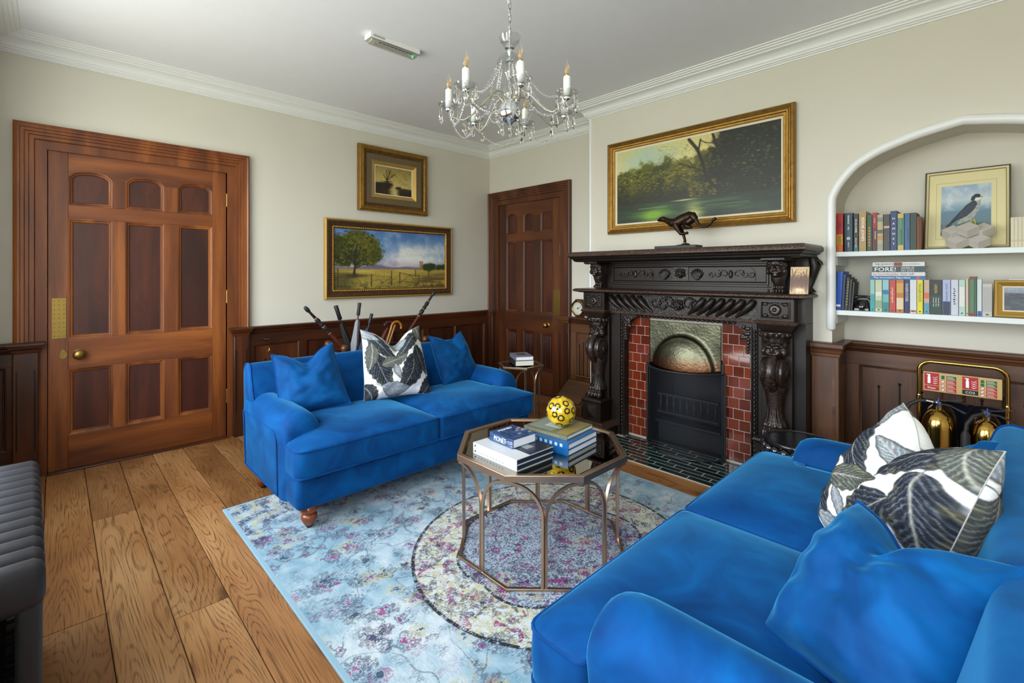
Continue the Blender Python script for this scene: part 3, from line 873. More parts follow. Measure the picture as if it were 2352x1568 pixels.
# ------------------------------------------------------------------ wainscot
DADO = [(0.0, 0.905 - 0.075), (0.012, 0.905 - 0.075), (0.018, 0.846), (0.030, 0.852), (0.032, 0.864), (0.046, 0.872), (0.050, 0.884), (0.056, 0.886), (0.056, 0.896), (0.048, 0.901), (0.0, 0.901)]
BASEP = [(0.0, 0.0), (0.030, 0.0), (0.030, 0.11), (0.022, 0.125), (0.014, 0.135), (0.0, 0.135)]
def strip(mb, u0, u1, prof, P, flip=False):
    return mb.loft([[P(u0, z, h) for h, z in prof], [P(u1, z, h) for h, z in prof]])
def wainscot(n, label, P, u0, u1, panels, vm, hm, slits=True, dz=0.0, zt=None, h0=0.0, ends=()):
    D = [(a, z + dz) for a, z in DADO]
    top = 0.83 + dz
    r = build(slab(MB(), rect(u0, 0.0, u1, top), h0 - 0.02 if h0 else -0.001, h0 + 0.004, P), 'trim_%d' % n, vm)
    struct(r, label)
    Q = lambda a, b, t: P(a, b, t + h0)
    build(strip(MB(), u0, u1, D, Q), 'dado_rail', hm, r, smooth=30)
    build(strip(MB(), u0, u1, BASEP, Q), 'skirting', hm, r, smooth=30)
    pz0, pz1 = 0.21, 0.745 + dz
    build(slab(MB(), rect(u0, pz1, u1, top), 0.0, 0.022, Q), 'rail', hm, r, bevel=0.0015)
    build(slab(MB(), rect(u0, 0.13, u1, pz0), 0.0, 0.022, Q), 'rail', hm, r, bevel=0.0015)
    ed = [u0] + [x for p in panels for x in p] + [u1]
    for i in range(0, len(ed), 2):
        if ed[i + 1] - ed[i] > 0.004:
            build(slab(MB(), rect(ed[i], pz0 + 0.0005, ed[i + 1], pz1 - 0.0005), 0.0, 0.022, Q), 'stile', vm, r, bevel=0.0015)
    for a, b in panels:
        build(slab(MB(), rect(a, pz0, b, pz1), 0.0, 0.006, Q), 'panel', vm, r)
        build(mould(MB(), rect(a, pz0, b, pz1), [(x * 0.7, t + 0.022) for x, t in PM], Q), 'panel_moulding', vm, r, smooth=30)
        if slits:
            k = 3
            for i in range(k):
                u = a + (b - a) * (i + 1) / (k + 1)
                zc = 0.46; hl = 0.15 + 0.03 * (i == 1)
                m_ = MB().tube([Q(u, zc - hl, 0.007), Q(u, zc + hl, 0.007)], 0.0045, 6)
                m_.ball(Q(u, zc + hl, 0.007), 0.009, 8, 6); m_.ball(Q(u, zc - hl, 0.007), 0.009, 8, 6)
                build(m_, 'carved_slit', W['black_v'], r)
    return r
pan = []; u = -2.69
while u < -0.2: pan.append((u, u + 0.372)); u += 0.4425
pan[-1] = (pan[-1][0], -0.105)
wainscot(8, 'oak panelled dado behind the sofa', PA, -2.727 + 0.002, -0.004, pan, W['wain_v'], W['wain_y'])
wainscot(9, 'oak panelled dado beside the radiator', PA, YC, -4.105, [(YC + 0.01, -4.13)], W['wain_v'], W['wain_y'], slits=False)
wainscot(10, 'oak panelled dado between door and chimney breast', PB, 1.304, BX0, [(1.36, 1.56), (1.60, 1.76)], W['alc_v'], W['wain_x'], slits=True)
# door-side pilaster blocks under the ends of the dado rail
def block(n, label, P, u0, u1, hm, dz=0.0, z1=0.835):
    r = build(slab(MB(), rect(u0, 0, u1, z1 + dz), 0.0, 0.052, P), 'trim_%d' % n, W['wain_v'], bevel=0.004)
    struct(r, label)
    m_ = MB().loft([[P(a, z + dz, h) for a, h in ((u0 - o, 0.0), (u0 - o, 0.052 + o), (u1 + o, 0.052 + o), (u1 + o, 0.0))] for o, z in ((0.0, 0.83), (0.006, 0.838), (0.008, 0.852), (0.020, 0.864), (0.024, 0.880), (0.030, 0.884), (0.030, 0.896), (0.022, 0.902))])
    build(m_, 'block_cap', hm, r, smooth=30)
    build(slab(MB(), rect(u0 + 0.012, 0.2, u0 + 0.02, 0.72), 0.05, 0.0535, P), 'edge_groove', W['black_v'], r)
    build(slab(MB(), rect(u1 - 0.02, 0.2, u1 - 0.012, 0.72), 0.05, 0.0535, P), 'edge_groove', W['black_v'], r)
block(11, 'oak block ending the dado left of the wide door', PA, -4.10, -3.985, W['wain_y'])
block(12, 'oak block ending the dado right of the wide door', PA, -2.845, -2.735, W['wain_y'])
block(13, 'oak block ending the dado left of the narrow door', PB, 0.010, 0.105, W['wain_x'])
block(14, 'oak block ending the dado right of the narrow door', PB, 1.17, 1.30, W['wain_x'])
# alcove panelling
wainscot(15, 'brown oak panelling at the back of the alcove', lambda u, z, h: (u, -0.012 - h, z), NX0 + 0.001, NX1 - 0.001, [(3.775, 4.20), (4.275, 4.62), (4.69, 4.84)], W['alc_v'], W['wain_x'], dz=0.0)
PL = lambda u, z, h: (NX0 + h, u, z)
wainscot(16, 'oak lining of the left side of the alcove', PL, YB + 0.002, -0.07, [(YB + 0.08, -0.13)], W['alc_v'], W['wain_y'], slits=False, dz=0.0)
PR = lambda u, z, h: (NX1 - h, u, z)
wainscot(17, 'oak lining of the right side of the alcove', PR, YB + 0.002, -0.07, [(YB + 0.08, -0.13)], W['alc_v'], W['wain_y'], slits=False, dz=0.0)
# front pilasters of the alcove
def pilaster(n, label, x0, x1):
    P = lambda u, z, h: (u, YB - h, z)
    r = build(slab(MB(), rect(x0, 0, x1, 0.85), 0.0, 0.045, P), 'trim_%d' % n, W['alc_v'], bevel=0.006); struct(r, label)
    m_ = MB().loft([[P(a, z, h) for a, h in ((x0 - o, 0.0), (x0 - o, 0.045 + o), (x1 + o, 0.045 + o), (x1 + o, 0.0))] for o, z in ((-0.001, 0.82), (0.004, 0.826), (0.006, 0.842), (0.014, 0.852), (0.016, 0.870), (0.026, 0.884), (0.026, 0.906), (0.020, 0.912))])
    build(m_, 'capital', W['wain_x'], r, smooth=30)
    m_ = MB().box(x0 - 0.012, YB - 0.058, 0, x1 + 0.012, YB, 0.13)
    build(m_, 'plinth', W['wain_x'], r, bevel=0.006)
    build(slab(MB(), rect(x1 - 0.035, 0.2, x1 - 0.018, 0.70), 0.043, 0.047, P), 'stopped_chamfer', W['wain_x'], r)
pilaster(18, 'brown oak pilaster at the left of the alcove', 3.585, 3.735)
pilaster(19, 'brown oak pilaster at the right of the alcove', NX1 - 0.045, NX1 + 0.105)
# shelves
def shelf(n, label, z):
    r = build(MB().box(NX0 + 0.002, YB + 0.005, z - 0.030, NX1 - 0.002, -0.002, z), 'trim_%d' % n, W['shelfw'], bevel=0.002); struct(r, label)
    for x0, x1 in ((NX0 + 0.001, NX0 + 0.022), (NX1 - 0.022, NX1 - 0.001)):
        build(MB().box(x0, YB + 0.03, z - 0.085, x1, -0.003, z - 0.031), 'shelf_batten', W['shelfw'], r)
SZ1, SZ2 = 1.487, 1.118
shelf(20, 'white painted upper shelf of the alcove', SZ1)
shelf(21, 'white painted lower shelf of the alcove', SZ2)
# ------------------------------------------------------------------ fireplace
XC = 2.735
fp = thing('fireplace_surround', 'black carved oak chimneypiece with lion-leg columns and two mantel shelves', 'fireplace', (XC, YB, 0), world=True)
def layers(mb, x0, x1, yf, yb, L):
    """stack of rectangles, each inset by o from the left, right and front: L = [(o, z)]"""
    return mb.loft([[(x0 + o, yb, z), (x0 + o, yf + o, z), (x1 - o, yf + o, z), (x1 - o, yb, z)] for o, z in L])
def head(mb, c, s, face=(0, -1)):
    """a small carved mask looking out along -y"""
    x, y, z = c
    mb.ball((x, y, z), (0.50 * s, 0.40 * s, 0.58 * s), 14, 10)
    for q in (-1, 1):
        mb.ball((x + q * 0.20 * s, y - 0.34 * s, z + 0.16 * s), (0.18 * s, 0.12 * s, 0.09 * s), 10, 6)
        mb.ball((x + q * 0.20 * s, y - 0.36 * s, z + 0.06 * s), (0.08 * s, 0.06 * s, 0.06 * s), 8, 6)
        mb.ball((x + q * 0.24 * s, y - 0.30 * s, z - 0.12 * s), (0.17 * s, 0.14 * s, 0.14 * s), 10, 6)
        mb.ball((x + q * 0.48 * s, y - 0.05 * s, z + 0.28 * s), (0.16 * s, 0.20 * s, 0.22 * s), 10, 6)
        mb.ball((x + q * 0.50 * s, y - 0.05 * s, z - 0.14 * s), (0.15 * s, 0.22 * s, 0.24 * s), 10, 6)
        mb.tube([(x + q * 0.02 * s, y - 0.46 * s, z - 0.24 * s), (x + q * 0.20 * s, y - 0.42 * s, z - 0.20 * s), (x + q * 0.34 * s, y - 0.28 * s, z - 0.30 * s)], [0.05 * s, 0.06 * s, 0.03 * s], 7)
    mb.ball((x, y - 0.42 * s, z - 0.02 * s), (0.10 * s, 0.14 * s, 0.20 * s), 10, 7)
    mb.ball((x, y - 0.36 * s, z - 0.40 * s), (0.18 * s, 0.14 * s, 0.16 * s), 10, 7)
    for i in range(5): mb.ball((x + (i - 2) * 0.2 * s, y - 0.18 * s, z + 0.50 * s - abs(i - 2) * 0.05 * s), (0.12 * s, 0.16 * s, 0.14 * s), 8, 6)
    return mb
def paw(mb, c, s):
    x, y, z = c       # z: bottom
    for i in range(4):
        a = (i - 1.5)
        px = x + a * 0.30 * s; py = y - (0.30 - 0.05 * abs(a)) * s
        mb.ball((px, py, z + 0.26 * s), (0.17 * s, 0.22 * s, 0.26 * s), 10, 7)
        mb.ball((px * 0.9 + x * 0.1, py + 0.12 * s, z + 0.66 * s), (0.17 * s, 0.20 * s, 0.24 * s), 10, 7)
        mb.tube([(px, py - 0.18 * s, z + 0.22 * s), (px, py - 0.27 * s, z + 0.02 * s)], [0.06 * s, 0.015 * s], 6)
    mb.ball((x, y + 0.05 * s, z + 0.5 * s), (0.52 * s, 0.3 * s, 0.5 * s), 12, 8)
    return mb
# boards: back board, side jambs, header
B1, B2 = XC - 0.815, XC + 0.849
mb = MB().box(B1, -0.50, 0, 2.262, YB + 0.002, 1.03).box(3.262, -0.50, 0, B2, YB + 0.002, 1.03).box(2.262, -0.50, 1.0, 3.262, YB + 0.002, 1.03)
build(mb, 'jamb_board', W['black_v'], fp)
build(MB().box(B1, -0.52, 1.028, B2, YB + 0.002, 1.19), 'frieze_board', W['black_x'], fp)
build(MB().box(B1 + 0.01, -0.40, 1.22, B2 - 0.01, YB + 0.002, 1.46), 'overmantel_board', W['black_x'], fp)
# top shelf
TX0, TX1, TY = XC - 0.885, XC + 0.91, -0.748
ts = build(layers(MB(), TX0, TX1, TY, YB + 0.002, [(0.055, 1.448), (0.040, 1.456), (0.036, 1.468), (0.022, 1.474), (0.018, 1.484), (0.008, 1.488), (0.004, 1.492)]), 'mantel_shelf', W['black_x'], fp, smooth=30)
build(layers(MB(), TX0, TX1, TY, YB + 0.002, [(0.003, 1.492), (0.0, 1.496), (0.0, 1.512), (0.006, 1.524), (0.016, 1.531)]), 'carved_edge', W['carved_edge'], ts, smooth=30)
# overmantel panel
mb = MB().box(2.045, -0.455, 1.222, 3.425, -0.395, 1.455)
build(mb, 'overmantel_panel', W['black_x'], fp, bevel=0.003)
PO = lambda u, z, h: (u, -0.455 - h, z)
build(mould(MB(), rect(2.085, 1.245, 3.385, 1.445), [(0, 0), (0.0, 0.012), (0.010, 0.012), (0.014, 0.006), (0.026, 0.006), (0.030, 0.014), (0.040, 0.014), (0.048, 0.004), (0.048, 0)], PO), 'panel_moulding', W['black_x'], fp, smooth=25)
def plaque(u0, u1):
    r = build(slab(MB(), [(u0, 1.300), (u1, 1.300)] + [(u1 - 0.05 + 0.05 * math.cos(t), 1.345 + 0.050 * math.sin(t)) for t in [PI / 2 * i / 6 for i in range(7)]] + [(u0 + 0.05 - 0.05 * math.sin(t), 1.345 + 0.050 * math.cos(t)) for t in [PI / 2 * i / 6 for i in range(7)]], 0.0, 0.006, PO), 'carved_plaque', W['black_x'], fp)
    um = (u0 + u1) / 2; w = (u1 - u0) / 2
    for q in (-1, 1):
        for k, (cx, rr, ph) in enumerate(((0.30, 0.030, 0.0), (0.62, 0.026, 2.0), (0.86, 0.018, 4.0))):
            pts = []
            for i in range(22):
                t = i / 21; a = ph + t * 5.2; r_ = rr * (1 - 0.72 * t)
                pts.append(PO(um + q * (w * cx + r_ * math.cos(a) * 1.3), 1.345 + r_ * math.sin(a), 0.010))
            build(MB().tube(pts, [0.0075 * (1 - 0.5 * i / 21) for i in range(22)], 6), 'scroll', W['carved'], r, smooth=60)
    build(MB().ball(PO(um, 1.345, 0.008), (0.016, 0.012, 0.030), 10, 7), 'bud', W['carved'], r)
plaque(2.185, 2.500); plaque(2.945, 3.270)
def leaf_shell(u):
    m_ = MB()
    for i in range(7):
        a = (i - 3) * 0.36
        m_.tube([PO(u, 1.302, 0.006), PO(u + math.sin(a) * 0.030, 1.302 + 0.045 * math.cos(a * 0.7), 0.014), PO(u + math.sin(a) * 0.052, 1.302 + 0.085 * math.cos(a * 0.8), 0.006)], [0.006, 0.010, 0.004], 6)
    build(m_, 'leaf_ornament', W['carved'], fp, smooth=60)
leaf_shell(2.600); leaf_shell(2.862)
build(slab(MB(), rect(2.668, 1.296, 2.794, 1.402), 0, 0.006, PO), 'mask_plaque', W['carved'], fp)
mb = head(MB(), (2.731, -0.468, 1.350), 0.062)
o = build(mb, 'carved_mask', W['carved_lion'], fp, smooth=60)
# brackets of the overmantel
def bracket(xc):
    br = build(MB().box(xc - 0.062, -0.46, 1.222, xc + 0.062, YB + 0.002, 1.455), 'bracket', W['black_v'], fp, bevel=0.003)
    build(layers(MB(), xc - 0.068, xc + 0.068, -0.665, -0.44, [(0.010, 1.428), (0.0, 1.436), (0.0, 1.450)]), 'bracket_cap', W['carved'], br)
    o = build(head(MB(), (xc, -0.575, 1.378), 0.098), 'lion_head', W['carved_lion'], br, smooth=70)
    rm = o.modifiers.new('r', 'REMESH'); rm.mode = 'VOXEL'; rm.voxel_size = 0.0045; rm.use_smooth_shade = True
    build(MB().tube([(xc, -0.53, 1.345), (xc, -0.545, 1.310), (xc, -0.515, 1.275), (xc, -0.500, 1.245)], [0.050, 0.042, 0.032, 0.034], 12, flat=(1.0, 1.1)), 'lion_leg', W['carved_lion'], br, smooth=70)
    o = build(paw(MB(), (xc, -0.535, 1.223), 0.058), 'lion_paw', W['carved_lion'], br, smooth=70)
    m_ = MB()
    for i in range(9): m_.ball((xc - 0.088, -0.462, 1.236 + 0.021 * i), (0.007, 0.006, 0.010), 8, 6)
    build(m_, 'bead_row', W['carved'], br)
bracket(XC - 0.700); bracket(XC + 0.705)
# side scroll consoles against the wall
for q in (-1, 1):
    xs = XC + q * 0.855
    m_ = MB().tube([(xs, -0.372, 1.45), (xs + q * 0.015, -0.372, 1.40), (xs, -0.372, 1.33), (xs - q * 0.02, -0.372, 1.26), (xs - q * 0.01, -0.372, 1.224)], [0.03, 0.034, 0.024, 0.020, 0.034], 10)
    pts = [(xs + q * 0.012 + 0.040 * (1 - 0.75 * t) * math.cos(7.5 * t), -0.385, 1.405 + 0.040 * (1 - 0.75 * t) * math.sin(7.5 * t)) for t in [i / 26 for i in range(27)]]
    m_.tube(pts, [0.010 - 0.004 * i / 26 for i in range(27)], 7)
    build(m_, 'scroll_console', W['black_v'], fp, smooth=60)
# lower shelf
LX0, LX1, LY = XC - 0.895, XC + 0.878, -0.662
ls = build(layers(MB(), LX0, LX1, LY, YB + 0.002, [(0.060, 1.186), (0.045, 1.188), (0.030, 1.192), (0.010, 1.196)]), 'lower_shelf', W['black_x'], fp, smooth=30)
build(layers(MB(), LX0, LX1, LY, YB + 0.002, [(0.010, 1.196), (0.0, 1.202), (0.002, 1.212), (0.012, 1.219), (0.030, 1.2225)]), 'carved_edge', W['carved_edge'], ls, smooth=30)
# gadrooned frieze
fr = build(MB().box(2.118, -0.532, 1.040, 3.318, -0.515, 1.188), 'frieze_panel', W['carved'], fp)
for q, x0, n in ((1, 2.135, 5), (-1, 3.300, 6)):
    for i in range(n):
        x = x0 + q * 0.068 * i
        pts = []; rr = []
        for k in range(9):
            t = k / 8
            pts.append((x + q * (0.015 + 0.115 * t ** 1.4), -0.536 - 0.012 * math.sin(PI * t), 1.168 - 0.118 * t)); rr.append(0.010 + 0.020 * math.sin(PI * min(1, 0.18 + 0.86 * t)) * (1 - 0.55 * t))
        build(MB().tube(pts, rr, 9), 'gadroon', W['black_x'], fr, smooth=70)
mb = head(MB(), (2.752, -0.545, 1.112), 0.070)
build(mb, 'cartouche_mask', W['carved_lion'], fr, smooth=60)
for q in (-1, 1):
    for k in range(3):
        pts = []
        cx = 2.752 + q * (0.075 + 0.060 * k); cz = 1.125 - 0.018 * (k % 2)
        for i in range(24):
            t = i / 23; a = (0.6 + k) + t * 6.2; r_ = 0.046 * (1 - 0.72 * t)
            pts.append((cx + q * r_ * math.cos(a), -0.540, cz + r_ * math.sin(a)))
        build(MB().tube(pts, [0.010 * (1 - 0.45 * i / 23) for i in range(24)], 7), 'acanthus_scroll', W['carved'], fr, smooth=60)
# corner blocks
def corner_block(xc):
    cb_ = build(MB().box(xc - 0.108, -0.602, 1.046, xc + 0.108, -0.50, 1.188), 'corner_block', W['black_v'], fp, bevel=0.002)
    P = lambda u, z, h: (xc + u, -0.602 - h, 1.117 + z)
    build(mould(MB(), rect(-0.086, -0.056, 0.086, 0.056), [(0, 0), (0, 0.008), (0.006, 0.009), (0.012, 0.002), (0.012, 0)], P), 'block_moulding', W['black_v'], cb_, smooth=25)
    build(MB().lathe([(0.002, 0.022), (0.010, 0.020), (0.014, 0.012), (0.026, 0.014), (0.034, 0.008), (0.038, 0.0)], 20, (0, 0, 0), 'z').xf(Matrix.Translation((xc, -0.602, 1.117)) @ Matrix.Rotation(PI / 2, 4, 'X')), 'rosette', W['carved_lion'], cb_, smooth=50)
    m_ = MB()
    for a in (-1, 1):
        for b in (-1, 1):
            m_.ball((xc + a * 0.058, -0.603, 1.117 + b * 0.036), (0.018, 0.008, 0.012), 9, 6)
            m_.ball((xc + a * 0.030, -0.603, 1.117 + b * 0.044), (0.014, 0.006, 0.007), 9, 6)
    tag(build(m_, 'leaf_corner', W['carved'], cb_, smooth=60), kind='stuff')
    build(layers(MB(), xc - 0.125, xc + 0.125, -0.622, -0.49, [(0.016, 1.018), (0.004, 1.026), (0.0, 1.034), (0.010, 1.046)]), 'block_base', W['carved_edge'], cb_, smooth=30)
    build(layers(MB(), xc - 0.115, xc + 0.115, -0.615, -0.49, [(0.03, 0.975), (0.018, 0.990), (0.012, 1.006), (0.006, 1.018)]), 'impost', W['black_x'], cb_, smooth=30)
corner_block(XC - 0.712); corner_block(XC + 0.702)
build(MB().box(2.13, -0.528, 1.018, 3.31, -0.498, 1.040), 'architrave', W['carved_edge'], fp, bevel=0.004)
# lion-leg columns
def column(xc):
    c = build(MB().box(xc - 0.092, -0.535, 0.02, xc + 0.092, -0.498, 0.985), 'lion_column', W['black_v'], fp, bevel=0.003)
    m_ = MB().lathe([(0.070, 0.905), (0.078, 0.915), (0.072, 0.930), (0.086, 0.955), (0.092, 0.968), (0.090, 0.976)], 32, (xc, -0.560, 0), 'z', 8, 0.07)
    for i in range(9):
        a = -PI + PI * i / 8
        m_.ball((xc + 0.085 * math.cos(a), -0.560 + 0.080 * math.sin(a), 0.958), (0.014, 0.014, 0.020), 8, 6)
    build(m_, 'capital', W['carved_lion'], c, smooth=60)
    o = build(head(MB(), (xc, -0.572, 0.862), 0.120), 'mask', W['carved_lion'], c, smooth=70)
    rm = o.modifiers.new('r', 'REMESH'); rm.mode = 'VOXEL'; rm.voxel_size = 0.005; rm.use_smooth_shade = True
    # big volute
    m_ = MB()
    for q in (-1, 1):
        pr = [(0.020, 0.020), (0.086, 0.022), (0.098, 0.032), (0.090, 0.042), (0.096, 0.052), (0.092, 0.064), (0.072, 0.070), (0.064, 0.066), (0.050, 0.074), (0.030, 0.076), (0.024, 0.082), (0.004, 0.084)]
        R = [[(xc + q * h, -0.578 + r * 0.86 * math.cos(2 * PI * j / 26), 0.716 + r * math.sin(2 * PI * j / 26)) for j in range(26)] for r, h in pr]
        m_.loft(R)
    build(m_, 'volute', W['carved_lion'], c, smooth=40)
    m_ = MB().tube([(xc, -0.610, 0.815), (xc, -0.655, 0.770), (xc, -0.668, 0.715), (xc, -0.650, 0.655), (xc, -0.600, 0.615)], [0.030, 0.034, 0.036, 0.034, 0.030], 12)
    for i in range(6):
        a = 1.15 - 0.42 * i
        m_.tube([(xc + 0.027 * math.cos(t), -0.578 - 0.108 * math.cos(a) + 0.004, 0.716 + 0.105 * math.sin(a) + 0.016 * math.sin(t)) for t in [PI * (1 + k / 8) for k in range(9)]], 0.006, 6)
    build(m_, 'strap', W['carved_lion'], c, smooth=60)
    m_ = MB().loft([[(xc + w * math.cos(t), -0.560 + d * math.sin(t), z) for t in [2 * PI * k / 18 for k in range(18)]] for w, d, z in ((0.070, 0.062, 0.640), (0.072, 0.062, 0.612), (0.064, 0.056, 0.590), (0.056, 0.052, 0.560), (0.050, 0.048, 0.510), (0.047, 0.046, 0.465), (0.054, 0.05, 0.425), (0.070, 0.058, 0.390), (0.074, 0.06, 0.37))])
    for i in range(5): m_.tube([(xc - 0.052 + 0.026 * i, -0.602 - 0.008 * (1 - abs(i - 2) / 2), 0.37), (xc - 0.030 + 0.015 * i, -0.602, 0.44), (xc - 0.026 + 0.013 * i, -0.603, 0.50)], [0.012, 0.008, 0.004], 6)
    build(m_, 'shank', W['carved_lion'], c, smooth=60)
    o = build(paw(MB(), (xc, -0.585, 0.298), 0.112), 'paw', W['carved_lion'], c, smooth=70)
    rm = o.modifiers.new('r', 'REMESH'); rm.mode = 'VOXEL'; rm.voxel_size = 0.0045; rm.use_smooth_shade = True
    p = build(layers(MB(), xc - 0.105, xc + 0.105, -0.668, -0.50, [(0.014, 0.105), (0.014, 0.262), (0.004, 0.270), (0.0, 0.282), (0.006, 0.294), (0.016, 0.299)]), 'pedestal', W['black_v'], c, smooth=25)
    m_ = MB().add([(xc - 0.05, -0.655, 0.135), (xc + 0.05, -0.655, 0.135), (xc + 0.05, -0.655, 0.245), (xc - 0.05, -0.655, 0.245), (xc, -0.690, 0.19)], [(0, 1, 4), (1, 2, 4), (2, 3, 4), (3, 0, 4), (3, 2, 1, 0)])
    build(m_, 'diamond_boss', W['black_v'], c, smooth=0)
    build(layers(MB(), xc - 0.155, xc + 0.155, -0.715, -0.50, [(0.0, 0.0), (0.0, 0.070), (0.012, 0.072)]), 'plinth', W['black_x'], c, smooth=25)
    build(layers(MB(), xc - 0.158, xc + 0.158, -0.718, -0.50, [(0.006, 0.070), (0.0, 0.080), (0.010, 0.092), (0.030, 0.100), (0.044, 0.112)]), 'carved_base_edge', W['carved_edge'], c, smooth=25)
column(XC - 0.695); column(XC + 0.690)
# beaded moulding round the opening
OX0, OX1, OZ = 2.262, 3.262, 1.0
m_ = MB()
def beads(p0, p1, n):
    for i in range(n):
        t = (i + 0.5) / n
        p = Vector(p0).lerp(Vector(p1), t)
        d = (Vector(p1) - Vector(p0)).normalized(); L = (Vector(p1) - Vector(p0)).length / n
        m_.ball(p, (0.010 + abs(d.x) * (L * 0.46 - 0.010), 0.012, 0.010 + abs(d.z) * (L * 0.46 - 0.010)), 8, 6)
beads((OX0 - 0.020, -0.505, 0.08), (OX0 - 0.020, -0.505, 0.97), 30)
beads((OX1 + 0.020, -0.505, 0.08), (OX1 + 0.020, -0.505, 0.97), 30)
beads((OX0 + 0.10, -0.508, 1.006), (OX1 - 0.10, -0.508, 1.006), 22)
tag(build(m_, 'bead_moulding', W['carved'], fp, smooth=60), kind='stuff')
for a, b in (((OX0 - 0.038, 0), (OX0 - 0.034, 1.02)), ((OX0 - 0.004, 0), (OX0 + 0.004, 0.98)), ((OX1 + 0.034, 0), (OX1 + 0.038, 1.02)), ((OX1 - 0.004, 0), (OX1 + 0.004, 0.98))):
    build(MB().box(a[0], -0.514, a[1], b[0], -0.42, b[1]), 'opening_fillet', W['black_v'], fp, bevel=0.0015)
for q, x in ((1, OX0), (-1, OX1)):
    poly = [(x, 1.0), (x + q * 0.135, 1.0)] + [(x + q * (0.135 - 0.115 * math.sin(t)), 1.0 - 0.15 * (1 - math.cos(t))) for t in [PI / 2 * i / 7 for i in range(1, 8)]] + [(x + q * 0.012, 0.80), (x, 0.79)]
    sp = build(slab(MB(), poly, 0.0, 0.06, lambda u, z, h: (u, -0.448 - h, z)), 'corner_spandrel', W['carved'], fp)
    mm = MB()
    for i in range(9): mm.ball((x + q * random.uniform(0.008, 0.06), -0.512, 1.0 - random.uniform(0.01, 0.09)), (0.016, 0.008, 0.014), 8, 6)
    for i in range(5): mm.ball((x + q * (0.016 + 0.002 * i), -0.512, 0.90 - 0.022 * i), (0.012, 0.008, 0.012), 8, 6)
    build(mm, 'carved_leaves', W['carved_lion'], sp, smooth=60)
# ---- insert: tiles, hood, grate
ins = fp
mb = MB().box(2.264, -0.4395, 0.0, 2.462, YB + 0.001, 0.998).box(3.040, -0.4395, 0.0, 3.260, YB + 0.001, 0.998).box(2.462, -0.430, 0.70, 3.040, YB + 0.001, 0.998)
build(mb, 'grout_bed', W['grout'], ins)
TS = 0.0752
tile_meshes = {}
def red_tile(x0, x1, z0, z1):
    w = round(x1 - x0, 3); h_ = round(z1 - z0, 3); k = (w, h_)
    if k not in tile_meshes:
        g = 0.0013; c = 0.002
        m = MB().loft([[(g, 0, g), (w - g, 0, g), (w - g, 0, h_ - g), (g, 0, h_ - g)], [(g, -0.010, g), (w - g, -0.010, g), (w - g, -0.010, h_ - g), (g, -0.010, h_ - g)], [(g + c, -0.012, g + c), (w - g - c, -0.012, g + c), (w - g - c, -0.012, h_ - g - c), (g + c, -0.012, h_ - g - c)]])
        me = mesh_from(m, 'tile'); fixnormals(me); me.materials.append(W['red_tile']); tile_meshes[k] = me
    o = bpy.data.objects.new('tile', tile_meshes[k]); col.objects.link(o); o.parent = ins
    l = ins.location; o.location = (x0 - l.x, -0.430 - l.y + random.uniform(-0.0008, 0), z0 - l.z)
for r in range(13):
    z0 = 0.018 + TS * r; z1 = min(0.998, z0 + TS)
    if z1 - z0 < 0.01: continue
    for a, b in ((2.266, 2.462), (3.040, 3.258)):
        xs = [a]; x = a + (TS if r % 2 else TS * 0.5)
        if a > 3: x = a + (TS * 0.55 if r % 2 else TS)
        while x < b - 0.012: xs.append(x); x += TS
        xs.append(b)
        for p, q in zip(xs[:-1], xs[1:]): red_tile(p, q, z0, z1)
def hoodf(u, v):
    x = 2.468 + 0.570 * u; z = 0.975 - (0.335 + 0.028 * math.sin(PI * u)) * v
    dx = (x - 2.753) / 0.235; dz = (z - 0.615) / 0.255
    r2 = dx * dx + dz * dz
    bul = 0.085 * math.sqrt(max(0, 1 - r2)) if r2 < 1 else 0
    edge = 0.012 * math.exp(-((math.sqrt(r2) - 1) / 0.06) ** 2)
    return (x, -0.455 - bul - edge, z)
hd = build(MB().grid(hoodf, 70, 50), 'hood', W['hood'], ins, smooth=180, fix=False)
sd = hd.modifiers.new('t', 'SOLIDIFY'); sd.thickness = 0.004
m_ = MB()
for i in range(12): m_.ball((2.478 + 0.05 * i, -0.458, 0.965), (0.004, 0.003, 0.004), 7, 5)
for i in range(6):
    for x in (2.478, 3.028): m_.ball((x, -0.458, 0.93 - 0.05 * i), (0.004, 0.003, 0.004), 7, 5)
tag(build(m_, 'hood_rivets', W['brass_dull'], hd), kind='stuff')
mb = MB().box(2.446, YB - 0.002, 0.0, 2.466, -0.452, 0.70).box(3.036, YB - 0.002, 0.0, 3.056, -0.452, 0.70).box(2.446, YB - 0.002, 0.66, 3.056, -0.440, 0.72)
build(mb, 'iron_frame', W['iron'], ins, bevel=0.003)
mb = MB().box(FX0 + 0.002, -0.03, 0.0, FX1 - 0.002, -0.02, 0.69).box(FX0 + 0.002, -0.33, 0.0, FX0 + 0.02, -0.02, 0.69).box(FX1 - 0.02, -0.33, 0.0, FX1 - 0.002, -0.02, 0.69)
build(mb, 'fireback', W['iron'], ins)
gr = build(MB().box(2.505, -0.40, 0.375, 3.0, -0.375, 0.395), 'grate', W['iron'], ins, bevel=0.004)
build(MB().box(2.505, -0.40, 0.235, 3.0, -0.375, 0.252), 'grate_bar', W['iron'], gr)
for i in range(9):
    x = 2.53 + 0.055 * i
    build(MB().lathe([(0.006, 0.252), (0.009, 0.262), (0.006, 0.275), (0.013, 0.300), (0.013, 0.320), (0.007, 0.350), (0.009, 0.365), (0.006, 0.376)], 8, (x, -0.388, 0)), 'baluster', W['iron'], gr)
build(MB().box(2.49, -0.41, 0.16, 3.015, -0.30, 0.18), 'ash_shelf', W['iron'], gr, bevel=0.004)
build(MB().box(2.49, -0.36, 0.0, 3.015, -0.34, 0.16), 'ash_front', W['iron'], gr, bevel=0.004)
